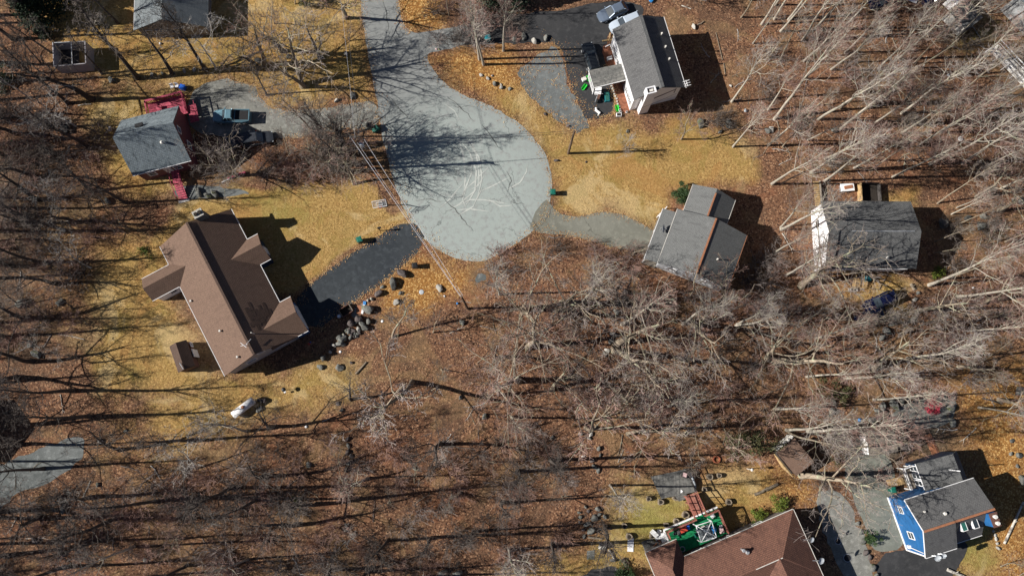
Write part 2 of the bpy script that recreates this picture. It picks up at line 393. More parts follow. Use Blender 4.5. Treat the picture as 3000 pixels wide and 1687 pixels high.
def build_ground():
    xs = axis(-86, 86, .55, 1200); ys = axis(-36, 72, .55, 1200)
    X, Y = np.meshgrid(xs, ys); nx, ny = len(xs), len(ys)
    wob = np.array([noise.noise((x*.22, y*.22, 0)) for x, y in zip(X.ravel(), Y.ravel())]).reshape(X.shape)
    wob2 = np.array([noise.noise((x*.22+50, y*.22, 3)) for x, y in zip(X.ravel(), Y.ravel())]).reshape(X.shape)
    XW, YW = X+wob*2.2, Y+wob2*2.2
    def layer(lst):
        a = np.zeros(X.shape)
        for p, s_, k in lst: a = np.maximum(a, poly_soft(XW, YW, VP(p), s_)*k)
        return a
    L, O, G_, K = layer(lawns), layer(oranges), layer(olives), layer(greys)
    v = np.stack([X.ravel(), Y.ravel(), np.zeros(X.size)], 1)
    i = np.arange(ny-1)[:, None]*nx+np.arange(nx-1)[None, :]
    f = np.stack([i, i+1, i+1+nx, i+nx], -1).reshape(-1, 4)
    me = bpy.data.meshes.new('ground'); me.from_pydata(v.tolist(), [], f.tolist())
    ca = me.color_attributes.new('surface', 'FLOAT_COLOR', 'POINT')
    ca.data.foreach_set('color', np.stack([L.ravel(), O.ravel(), G_.ravel(), K.ravel()], 1).astype(np.float32).ravel())
    m, n, b = newmat('ground'); co = geoc(n)
    at = N(n, 'ShaderNodeAttribute', attribute_name='surface'); sp = N(n, 'ShaderNodeSeparateColor'); n.links.new(at.outputs['Color'], sp.inputs[0])
    f1 = noise_t(n, co, 3.3, 5, .8, .6); f2 = noise_t(n, co, 9, 3, .8); big = noise_t(n, co, .16, 4, .6); mid = noise_t(n, co, .6, 5, .7)
    vo = N(n, 'ShaderNodeTexVoronoi'); vo.inputs['Scale'].default_value = 6.5; n.links.new(co, vo.inputs['Vector'])
    rnd = N(n, 'ShaderNodeSeparateColor'); n.links.new(vo.outputs['Color'], rnd.inputs[0])
    # leaf litter
    lit = ramp(n, f1, [(.34, (.055,.028,.019)), (.46, (.165,.084,.050)), (.57, (.265,.142,.083)), (.72, (.42,.26,.16))])
    lit = mix(n, smooth(n, rnd.outputs[0], .88, .9), lit, (.42,.25,.15)); lit = mix(n, smooth(n, rnd.outputs[1], .86, .9), lit, (.05,.03,.025))
    p1 = noise_t(n, co, .11, 6, .65, 1.2); mp_ = N(n, 'ShaderNodeMapping'); mp_.inputs['Location'].default_value = (37, 11, 5); n.links.new(co, mp_.inputs[0]); p2 = noise_t(n, mp_.outputs[0], .2, 6, .7, .8)
    fine = noise_t(n, co, 1.1, 6, .8, 1.0)
    lit = mix(n, smooth(n, p1, .50, .60), lit, mix(n, .40, lit, (.33,.22,.11)))
    lit = mix(n, smooth(n, p2, .50, .60), lit, mix(n, .45, lit, (.10,.065,.045)))
    lit = mix(n, smooth(n, p2, .44, .36), lit, mix(n, .40, lit, (.28,.115,.06)))
    lit = mix(n, smooth(n, fine, .54, .66), lit, mix(n, .55, lit, (.07,.045,.033)))
    # orange leaves
    ora = ramp(n, f1, [(.32, (.13,.055,.018)), (.5, (.34,.165,.05)), (.68, (.52,.29,.10))])
    ora = mix(n, smooth(n, rnd.outputs[2], .8, .84), ora, (.60,.38,.15))
    # dry lawn
    law = ramp(n, f1, [(.33, (.15,.088,.030)), (.45, (.34,.212,.075)), (.56, (.50,.325,.125)), (.72, (.70,.49,.22))])
    law = mix(n, smooth(n, f2, .6, .72), law, (.66,.50,.25)); law = mix(n, smooth(n, f2, .44, .32), law, (.15,.09,.028))
    law = mix(n, smooth(n, mid, .50, .66), law, mix(n, .5, law, (.30,.165,.06)));
    law = mix(n, smooth(n, noise_t(n, co, .3, 4, .6), .5, .68), law, mix(n, .4, law, (.34,.25,.09)))
    law = mix(n, smooth(n, p2, .50, .58), law, mix(n, .40, law, (.25,.19,.05)))
    law = mix(n, smooth(n, p1, .52, .60), law, mix(n, .45, law, (.62,.48,.26)))
    law = mix(n, smooth(n, p1, .46, .38), law, mix(n, .40, law, (.40,.20,.07)))
    law = mix(n, smooth(n, fine, .56, .68), law, mix(n, .5, law, (.20,.125,.045)))
    oli = ramp(n, f1, [(.3, (.13,.115,.03)), (.5, (.27,.235,.07)), (.72, (.43,.36,.12))])
    gry = ramp(n, f1, [(.3, (.045,.037,.029)), (.5, (.105,.088,.068)), (.72, (.21,.18,.14))])
    def edge(s_, w=.5):      # break the soft borders up into ragged patches
        ad = N(n, 'ShaderNodeMath', operation='MULTIPLY_ADD'); ad.inputs[1].default_value = w; ad.inputs[2].default_value = -w/2; n.links.new(f1, ad.inputs[0])
        a2 = N(n, 'ShaderNodeMath', operation='ADD'); n.links.new(s_, a2.inputs[0]); n.links.new(ad.outputs[0], a2.inputs[1])
        a3 = N(n, 'ShaderNodeMath', operation='MULTIPLY_ADD'); a3.inputs[1].default_value = .5; a3.inputs[2].default_value = -.25; n.links.new(mid, a3.inputs[0])
        a4 = N(n, 'ShaderNodeMath', operation='ADD'); n.links.new(a2.outputs[0], a4.inputs[0]); n.links.new(a3.outputs[0], a4.inputs[1])
        return smooth(n, a4.outputs[0], .25, .7)
    col = mix(n, edge(sp.outputs[1]), lit, ora)
    col = mix(n, edge(sp.outputs[0]), col, law)
    col = mix(n, edge(sp.outputs[2]), col, oli)
    col = mix(n, edge(at.outputs['Alpha']), col, gry)
    n.links.new(col, b.inputs['Base Color']); b.inputs['Roughness'].default_value = 1; b.inputs['Specular IOR Level'].default_value = .1
    hh = N(n, 'ShaderNodeMath', operation='MULTIPLY_ADD'); hh.inputs[1].default_value = .5; n.links.new(f2, hh.inputs[0]); n.links.new(f1, hh.inputs[2])
    bump(n, b, hh.outputs[0], .9, .22)
    me.materials.append(m); me.update()
    o = bpy.data.objects.new('ground', me); COL.objects.link(o); tag(o, kind='structure')
build_ground()

# ------------------------------------------------------------------ paved surfaces
M['road'] = road_mat('pale_old_asphalt', (0.1944,0.203,0.203), (0.2246,0.2333,0.229), .6, .12, .14, .9, ((-6.0, 30), 17, (.345,.395,.375)))  # the old asphalt's own grey, dusty and paler in the turning circle
M['drive_dark'] = road_mat('dark_asphalt', (0.0272,0.0328,0.04), (0.04,0.0464,0.0528), .3, .22, .45)
M['drive_black'] = road_mat('black_asphalt', (.034,.035,.038), (.046,.046,.048), .1, .5, .25)
M['drive_grey'] = road_mat('grey_worn_asphalt', (0.1476,0.1476,0.1238), (0.1904,0.1904,0.1618), .5, .3, .2)
M['gravel'] = road_mat('grey_gravel', (.145,.145,.13), (.20,.20,.185), 0, .9, .5)
M['gravel_b'] = road_mat('blue_grey_gravel', (.095,.105,.105), (.14,.15,.15), 0, .8, .5)
M['concrete'] = road_mat('pale_concrete', (0.1368,0.144,0.1224), (0.1728,0.18,0.1548), .3, .25, .2)
M['tyre'] = plain('pale_tyre_scuff', (.42,.44,.415), .18, 1.2, .9)
M['crackm'] = plain('crack_filler', (.10,.105,.10), .3, 2, .9)
def refine(poly, step=.7, rag=.12, seed=0):
    out = []; n = len(poly)
    for i in range(n):
        a = Vector(poly[i]); b = Vector(poly[(i+1) % n]); k = max(1, int((b-a).length/step)); t = (b-a)
        nn = Vector((-t.y, t.x)).normalized() if t.length > 0 else Vector((0, 0))
        for j in range(k):
            p = a+t*j/k; p += nn*noise.noise((p.x*1.3+seed, p.y*1.3, 1))*rag*2.2; out.append((p.x, p.y))
    return out
def smoothpoly(poly, it=2):
    for _ in range(it):
        n = len(poly); q = []
        for i in range(n):
            a = poly[i]; b = poly[(i+1) % n]
            q += [(a[0]*.75+b[0]*.25, a[1]*.75+b[1]*.25), (a[0]*.25+b[0]*.75, a[1]*.25+b[1]*.75)]
        poly = q
    return poly
def sheet(name, pts, z, mat, rag=.12, it=2, label=None, cat=None):
    poly = refine(smoothpoly([tuple(G(p).xy) for p in pts], it), .6, rag)
    mb = MB(); mb.prism(poly, -.05, z)
    me = mb.mesh(name, mat)
    bm = bmesh.new(); bm.from_mesh(me); bmesh.ops.triangulate(bm, faces=[f for f in bm.faces if len(f.verts) > 4]); bm.to_mesh(me); bm.free()
    o = bpy.data.objects.new(name, me); COL.objects.link(o); return tag(o, kind='structure')
vv = lambda pts: [V(*p) for p in pts]
def tt(n, pts): return [T(n, *p) for p in pts]
sheet('road', vv([(905,-60),(906,0),(913,70),(925,130),(937,200),(950,262),(958,325),(975,400),(996,470),(1022,540),(1050,585),(1090,622),(1140,648),(1187,659),(1225,655),(1262,636),(1300,612),(1340,583),(1368,548),(1386,508),(1389,458),(1380,400),(1352,357),(1322,325),(1290,300),(1242,270),(1200,252),(1152,234),(1112,204),(1086,170),(1070,142),(1085,132),(1180,112),(1200,60),(1060,82),(1035,82),(1012,62),(1004,0),(1000,-60)]), .02, M['road'], .10)
sheet('driveway', vv([(1150,118),(1290,108),(1420,110),(1420,20),(1290,40),(1180,62),(1120,75)]), .012, M['drive_black'], .15)
sheet('driveway', tt(3, [(-200,140),(0,110),(300,100),(700,5),(970,25),(1000,90),(940,150),(760,200),(700,330),(770,650),(775,855),(700,890),(570,925),(505,790),(460,700),(345,265),(-100,255)]), .016, M['drive_black'], .06, 1)
sheet('gravel_patch', tt(3, [(40,540),(120,480),(330,320),(400,520),(450,700),(500,770),(570,925),(590,950),(500,1015),(470,1000),(330,880),(250,830),(130,730),(70,640)]), .008, M['gravel_b'], .35)
sheet('gravel_driveway', vv([(950,250),(890,262),(800,275),(700,282),(665,262),(640,215),(560,196),(500,215),(470,250),(475,340),(640,345),(700,352),(850,326),(960,322)]), .012, M['gravel'], .25)
sheet('driveway', vv([(1032,545),(1080,612),(958,716),(868,775),(790,838),(735,765),(780,712),(905,622)]), .024, M['drive_dark'], .07, 1)
sheet('driveway', vv([(1375,490),(1392,532),(1450,547),(1530,530),(1580,545),(1640,575),(1665,600),(1640,640),(1550,626),(1450,592),(1340,586),(1330,560)]), .024, M['drive_grey'], .12)
sheet('gravel_driveway', vv([(-120,1200),(0,1170),(95,1128),(215,1088),(212,1140),(190,1172),(120,1216),(30,1242),(0,1290),(-120,1330)]), .012, M['gravel_b'], .25)
sheet('dirt_road', vv([(2070,1225),(2120,1240),(2160,1310),(2215,1470),(2130,1470),(2090,1380),(2050,1260)]), .012, M['gravel'], .3)
sheet('concrete_apron', vv([(2190,1080),(2260,1190),(2240,1250),(2290,1375),(2200,1395),(2180,1330),(2150,1260),(2120,1180),(2130,1120)]), .016, M['concrete'], .15)
sheet('driveway', vv([(2200,1395),(2310,1375),(2420,1350),(2440,1380),(2380,1470),(2215,1500)]), .02, M['drive_black'], .06, 1)
sheet('patio', vv([(2225,1052),(2290,1005),(2360,985),(2405,990),(2402,1060),(2340,1080),(2250,1075)]), .024, M['gravel'], .15)
sheet('driveway', vv([(1430,1480),(1480,1432),(1540,1420),(1570,1435),(1590,1490)]), .012, M['drive_black'], .15)
sheet('stone_path', vv([(440,470),(500,465),(600,475),(640,490),(520,500),(440,502)]), .010, M['gravel_b'], .15)
sheet('gravel_patch', tt(6, [(1640,640),(1740,610),(1730,660),(1660,700)]), .008, M['gravel_b'], .2)
sheet('stone_slab', Z and [Z('O', *p) for p in [(240,1000),(380,985),(375,1150),(240,1155)]], .03, M['stone'], .0, 0)
sheet('gravel_patch', [Z('N', *p) for p in [(760,330),(900,230),(990,260),(880,380),(830,500),(700,480)]], .008, M['gravel_b'], .2)
sheet('mulch_bed', tt(3, [(670,360),(740,330),(870,660),(905,850),(790,850),(765,650),(715,500)]), .028, M['mulch'], .08, 1)

def ribbon(name, pts, w, z, mat, kind='structure', jit=.0, seed=1):
    """thin irregular strip laid on the paving"""
    pts = [G(p).xy for p in pts]; mb = MB(); rs = random.Random(seed); L = []
    for i in range(len(pts)-1):
        a, b = pts[i], pts[i+1]; k = max(2, int((b-a).length/.5))
        for j in range(k): L.append(a+(b-a)*j/k)
    L.append(pts[-1]); prev = None
    for i, p in enumerate(L):
        d = (L[min(i+1, len(L)-1)]-L[max(i-1, 0)]).normalized(); n_ = Vector((-d.y, d.x))
        p = p+n_*rs.uniform(-jit, jit); e = min(1, min(i, len(L)-1-i)/4+.15); ww = w*e*rs.uniform(.5, 1.2)/2
        cur = (p+n_*ww, p-n_*ww)
        if prev is not None: mb.face([(*prev[1], z), (*cur[1], z), (*cur[0], z), (*prev[0], z)])
        prev = cur
    o = mb.build(name, mat); return tag(o, kind=kind)
def arc(cx, cy, r, a0, a1, sx=1.0, n=14): return [(cx+r*sx*math.cos(R_(a0+(a1-a0)*i/n)), cy-r*math.sin(R_(a0+(a1-a0)*i/n))) for i in range(n+1)]
zz = .026
skids = [tt(2, [(1490,960),(1540,1080),(1570,1200),(1582,1330),(1570,1449)]), tt(2, [(1590,1010),(1650,1120),(1680,1250),(1685,1380),(1640,1449)]),
 tt(2, [(1430,790),(1500,840),(1540,920)]), tt(2, [(1560,1449),(1640,1380),(1760,1260)]), tt(2, [(1600,1449),(1680,1400),(1740,1300)]),
 tt(2, [(1690,1449),(1800,1400),(1934,1330)]), tt(6, [(1380,130),(1460,60),(1560,-60)]), tt(6, [(1440,150),(1540,90),(1680,-30)]), tt(6, [(1520,110),(1620,60),(1720,60),(1900,90)]),
 tt(6, [(1590,130),(1560,60),(1600,-60)]), tt(6, [(1500,140),(1620,130),(1760,150)]), tt(3, [(-60,1449),(60,1380),(110,1300),(120,1230)]), tt(7, [(-200,40),(-90,110),(20,100)]),
 vv([(1150,345),(1180,380),(1198,430),(1195,480),(1170,520)]), vv([(1172,350),(1205,395),(1213,450),(1200,500)]), vv([(1160,500),(1185,440),(1190,390)]), vv([(1215,470),(1190,520),(1150,545)])]
for i, k in enumerate(skids): ribbon('tyre_mark', k, .22, zz+i*.0012, M['tyre'], jit=.02, seed=i)
cracks = [vv([(1395,500),(1380,545),(1352,575),(1335,590)]), tt(2, [(1705,935),(1760,1010),(1810,1090),(1870,1150)]), tt(2, [(1440,730),(1530,800),(1600,860),(1640,920)]),
 tt(2, [(1900,1290),(1930,1370),(1900,1449)]), tt(6, [(1390,20),(1480,110),(1560,200),(1640,300)]), tt(2, [(960,0),(990,100),(1000,240)]), tt(7, [(0,85),(40,88),(90,86)]),
 tt(2, [(1000,720),(1060,790),(1150,900)]), tt(6, [(1210,70),(1300,60),(1420,75)]), tt(7, [(215,330),(330,345),(500,340)])]
for i, k in enumerate(cracks): ribbon('road_crack', k, .13, .036+i*.0012, M['crackm'], jit=.12, seed=40+i)

# ------------------------------------------------------------------ loose fallen leaves blown over the edges of the paving
def leaves():
    rs = random.Random(77); mb = MB()
    def leaf(x, y, z):
        a = rs.uniform(0, 6.28); s_ = rs.uniform(.04, .085); u = Vector((math.cos(a), math.sin(a), rs.uniform(-.4, .4)))*s_; v = Vector((-math.sin(a), math.cos(a), rs.uniform(-.5, .5)))*s_*.6; c = Vector((x, y, z+.05)); mb.face([c-u, c-v, c+u, c+v], rs.randrange(3))
    edges = [(vv([(905,-40),(913,70),(937,200),(958,325),(996,470),(1050,585),(1140,648),(1225,655),(1300,612),(1368,548),(1389,458),(1352,357),(1290,300),(1200,252),(1112,204),(1070,142)]), 2600, .5),
        (vv([(1035,82),(1012,62),(1004,0)]), 450, .5), (vv([(735,765),(780,712),(905,622),(1032,545)]), 750, .35), (vv([(1080,612),(958,716),(868,775),(790,838)]), 900, .5), (vv([(1392,532),(1450,547),(1530,530),(1580,545),(1640,575)]), 450, .4),
        (vv([(1640,640),(1550,626),(1450,592),(1340,586)]), 650, .5), (vv([(950,250),(890,262),(800,275),(700,282),(665,262),(640,215),(560,196)]), 750, .5), (vv([(960,322),(850,326),(700,352),(640,345)]), 750, .6),
        (tt(3, [(40,540),(120,480),(330,320),(400,520),(450,700),(500,770),(570,925),(470,1000),(330,880),(130,730),(40,540)]), 1750, .9), (tt(3, [(570,925),(700,890),(775,855),(770,650),(700,490)]), 900, .3)]
    for px, n_, w in edges:
        pts = [G(p).xy for p in px]; Ls = [(b-a).length for a, b in zip(pts, pts[1:])]; tot = sum(Ls)
        for _ in range(n_):
            t = rs.random()*tot; i = 0
            while i < len(Ls)-1 and t > Ls[i]: t -= Ls[i]; i += 1
            d = (pts[i+1]-pts[i]).normalized(); q = pts[i]+d*t; k = noise.noise((q.x*.35, q.y*.35, 9)); off = rs.gauss(0, w*(.55+max(0, k)*2.2)); leaf(q.x-d.y*off, q.y+d.x*off, .02)
    for _ in range(1200): 
        p = G((rs.uniform(1560,1690), rs.uniform(150,370))); k = noise.noise((p.x*.8, p.y*.8, 2))
        if k > .12: leaf(p.x, p.y, .01)
    ms = [plain('leaf_tan', (.45,.27,.12), .2, 1), plain('leaf_rust', (.30,.13,.05), .2, 1), plain('leaf_straw', (.55,.38,.18), .2, 1)]
    tag(mb.build('fallen_leaves', ms), 'loose brown and tan leaves blown along the edges of the paving', 'leaves', kind='stuff')
leaves()

# ------------------------------------------------------------------ house pieces (local coordinates, ridge along x unless said)
def slab(mb, a, b, c, d, t, m=0):
    """roof slab through four corner points, thickness t straight down"""
    q = [Vector(k) for k in (a, b, c, d)]; w = [k-Vector((0, 0, t)) for k in q]; i = len(mb.v)
    mb.v += [tuple(k) for k in q+w]
    for f in ((0,1,2,3),(7,6,5,4),(0,4,5,1),(1,5,6,2),(2,6,7,3),(3,7,4,0)): mb.f.append(tuple(i+k for k in f)); mb.m.append(m)
def tri(mb, a, b, c, t, m=0):
    q = [Vector(k) for k in (a, b, c)]; w = [k-Vector((0, 0, t)) for k in q]; i = len(mb.v); mb.v += [tuple(k) for k in q+w]
    for f in ((0,1,2),(5,4,3),(0,3,4,1),(1,4,5,2),(2,5,3,0)): mb.f.append(tuple(i+k for k in f)); mb.m.append(m)
def wall_gable(root, x0, x1, y0, y1, he, hr, mat, yr=None, name='wall', z0=0):
    yr = (y0+y1)/2 if yr is None else yr; mb = MB(); pr = [(y0, z0), (y1, z0), (y1, he), (yr, hr), (y0, he)]
    a = [(x0, y, z) for y, z in pr]; b = [(x1, y, z) for y, z in pr]
    mb.face(a[::-1]); mb.face(b)
    for i in range(5): j = (i+1) % 5; mb.face([a[i], a[j], b[j], b[i]])
    return mb.build(name, mat, root)
def roof_gable(root, x0, x1, y0, y1, he, hr, mat, t=.18, yr=None, name='roof'):
    yr = (y0+y1)/2 if yr is None else yr; mb = MB()
    slab(mb, (x0,y0,he), (x1,y0,he), (x1,yr,hr), (x0,yr,hr), t); slab(mb, (x1,y1,he), (x0,y1,he), (x0,yr,hr+.002), (x1,yr,hr+.002), t)
    return mb.build(name, mat, root)
def roof_cross(root, x, w, y0, y1, he, hr, mat, t=.18, name='roof'):
    """gable roof whose ridge runs along y at x"""
    mb = MB(); slab(mb, (x-w/2,y1,he), (x-w/2,y0,he), (x,y0,hr), (x,y1,hr), t); slab(mb, (x+w/2,y0,he), (x+w/2,y1,he), (x,y1,hr+.002), (x,y0,hr+.002), t)
    return mb.build(name, mat, root)
def wall_cross(root, x0, x1, y0, y1, he, hr, mat, name='wall'):
    mb = MB(); xm = (x0+x1)/2; pr = [(x0, 0), (x1, 0), (x1, he), (xm, hr), (x0, he)]
    a = [(x, y0, z) for x, z in pr]; b = [(x, y1, z) for x, z in pr]; mb.face(a); mb.face(b[::-1])
    for i in range(5): j = (i+1) % 5; mb.face([a[i], b[i], b[j], a[j]])
    return mb.build(name, mat, root)
def trim(root, name, segs, mat, w=.12, h=.12):
    mb = MB()
    if name in ('gutter', 'fascia', 'wing_fascia', 'annex_fascia'): w *= .6
    for a, b in segs: mb.bar(a, b, w, h)
    return mb.build(name, mat, root)
def window(root, c, w, h, nrm, fm='white', gm='glass', cols=1, bars=1, name='window'):
    """frame, with the pane as its child; c = centre on the wall face, nrm = 2-D outward normal"""
    nx, ny = nrm; tx, ty = -ny, nx; mb = MB(); d = .07
    def B(u0, v0, u1, v1, m_, dd):
        p = [Vector((c[0]+tx*u+nx*k, c[1]+ty*u+ny*k, c[2]+v)) for k in (-.02, dd) for u, v in ((u0,v0),(u1,v0),(u1,v1),(u0,v1))]
        i = len(m_.v); m_.v += [tuple(q) for q in p]
        for f in ((0,3,2,1),(4,5,6,7),(0,1,5,4),(1,2,6,5),(2,3,7,6),(3,0,4,7)): m_.f.append(tuple(i+k for k in f)); m_.m.append(0)
    e = .09
    B(-w/2-e, -h/2-e, w/2+e, -h/2, mb, d); B(-w/2-e, h/2, w/2+e, h/2+e, mb, d); B(-w/2-e, -h/2, -w/2, h/2, mb, d); B(w/2, -h/2, w/2+e, h/2, mb, d)
    for k in range(1, cols): u = -w/2+w*k/cols; B(u-.03, -h/2, u+.03, h/2, mb, d-.01)
    if bars: B(-w/2, -.03, w/2, .03, mb, d-.015)
    f = mb.build(name, M[fm], root); g = MB(); B(-w/2, -h/2, w/2, h/2, g, .03); g.build('pane', M[gm], f); return f
def door(root, c, w, h, nrm, mat='white', name='door'):
    nx, ny = nrm; tx, ty = -ny, nx; mb = MB()
    a = (c[0]+nx*.03, c[1]+ny*.03, c[2]); mb.rbox(a, w, .08, h, math.atan2(ty, tx)); o = mb.build(name, M[mat], root)
    k = MB(); k.rbox((c[0]+nx*.1+tx*w*.38, c[1]+ny*.1+ty*w*.38, c[2]+h*.48), .12, .08, .05, math.atan2(ty, tx)); k.build('handle', M['metal'], o); return o
def vent(root, x, y, z, h=.45, r=.07, cap=True, mat='offwhite'):
    mb = MB(); mb.tube([(x,y,z-.25),(x,y,z+h)], [r, r], 8)
    if cap: mb.tube([(x,y,z+h-.02),(x,y,z+h+.1)], [r*1.9, r*1.3], 8)
    return mb.build('roof_vent', M[mat], root)
def house(label, c, ang, name='house', cat='house', group=None): return thing(name, label, cat, (c[0], c[1], 0), R_(ang), group)

# ---- white house (upper middle): local x along the ridge pointing to the lower right of the photo
def white_house():
    r = house('white two storey house with grey roof and open chimney box beside the black asphalt', (19.45, 47.5), -75.2, 'white_house')
    L, W_ = 10.6, 7.25; hx, hy = L/2, W_/2; he, hr = 4.9, 7.0
    wall_gable(r, -hx+.15, hx-.55, -hy+.3, hy-.3, he-.05, hr-.22, M['white_siding'])
    roof_gable(r, -hx, hx-.1, -hy, hy, he, hr, M['sh_grey'])
    trim(r, 'fascia', [((-hx,-hy-.05,he-.08),(hx,-hy-.05,he-.08)), ((-hx,hy+.05,he-.08),(hx,hy+.05,he-.08))], M['white'], .1, .16)
    trim(r, 'ridge_cap', [((-hx,0,hr+.03),(hx-.1,0,hr+.03))], M['sh_dark'], .42, .07)
    # the left long wall faces local -y: two rows of windows
    yw = -hy+.3
    for x in (-4.2,-3.3,-2.5,-.9,-.2): window(r, (x+.2, yw, 3.75), .55, 1.0, (0,-1))
    for x in (-4.0,-2.9,-1.6,2.4,3.3,4.1): window(r, (x, yw, 1.6), .75 if x != -1.6 else 1.1, 1.25, (0,-1), cols=2)
    for x in (1.2,2.2,3.1,4.2): window(r, (x, yw, 3.85), .45, .9, (0,-1))
    door(r, (.9, yw, .1), 1.0, 2.1, (0,-1), 'brownwood')
    # chimney box on the lower gable wall
    mb = MB(); x0, x1, y0, y1, zt = hx-.56, hx+.38, -2.3, -1.0, 7.15
    for q in ((x0,y0,x1,y0+.14),(x0,y1-.14,x1,y1),(x0,y0+.14,x0+.14,y1-.14),(x1-.14,y0+.14,x1,y1-.14)): mb.box(q[0],q[1],0,q[2],q[3],zt)
    ch = mb.build('chimney', M['white_siding'], r)
    mb = MB(); mb.box(x0+.14,y0+.14,6.3,x1-.14,y1-.14,6.4); mb.build('chimney_floor', M['brick'], ch)
    mb = MB(); mb.box(x0+.3,y0+.45,6.4,x1-.35,y1-.35,6.95); mb.build('flue', M['offwhite'], ch)
    for x, y in ((-2.54,2.35),(-.6,2.3),(1.2,2.3)): vent(r, x, y, he+(hy-y)/hy*(hr-he), .45, .08)
    mb = MB(); mb.tube([(hx-.3,hy-.05,he),(hx-.3,hy+.1,he+1.0)],[.03,.03],6); 
    for k in (-.35,0,.35): mb.bar((hx-.3+k,hy-.4,he+.75+k*.2),(hx-.3+k,hy+.5,he+.85),.05)
    mb.bar((hx-.75,hy+.05,he+.8),(hx+.15,hy+.05,he+.8),.05); mb.build('aerial', M['white'], r)
    # service cables clipped to the gable wall
    mb = MB(); xw = hx-.53
    mb.tube([(xw,2.6,3.9),(xw,-1.4,1.9)],[.035]*2,5); mb.tube([(xw,2.4,3.7),(xw,-1.4,1.7)],[.03]*2,5); mb.bar((xw,2.6,4.2),(xw,2.6,2.6),.08,.05); mb.build('cable', M['wire_d'], r)
    # carport roof on posts to the left
    mb = MB(); ya, yb = -hy+.25, -hy-4.2
    slab(mb, (-1.4,yb,2.45),(1.2,yb,2.45),(1.4,ya,2.95),(-1.05,ya,2.95),.14); cr = mb.build('porch_roof', M['wood_grey'], r)
    trim(cr, 'gutter', [((1.24,yb,2.4),(1.44,ya,2.9)), ((-1.4,yb-.05,2.4),(1.2,yb-.05,2.4))], M['white'], .1, .14)
    for x, y in ((-1.3,yb+.1),(1.1,yb+.1)):
        mb = MB(); mb.tube([(x,y,0),(x,y,2.35)],[.08,.08],8); mb.build('post', M['white'], r)
    trim(r, 'railing', [((-1.3,yb+.1,.95),(1.1,yb+.1,.95)), ((-1.3,yb+.1,.35),(1.1,yb+.1,.35))], M['white'], .06)
    return r
white_house()

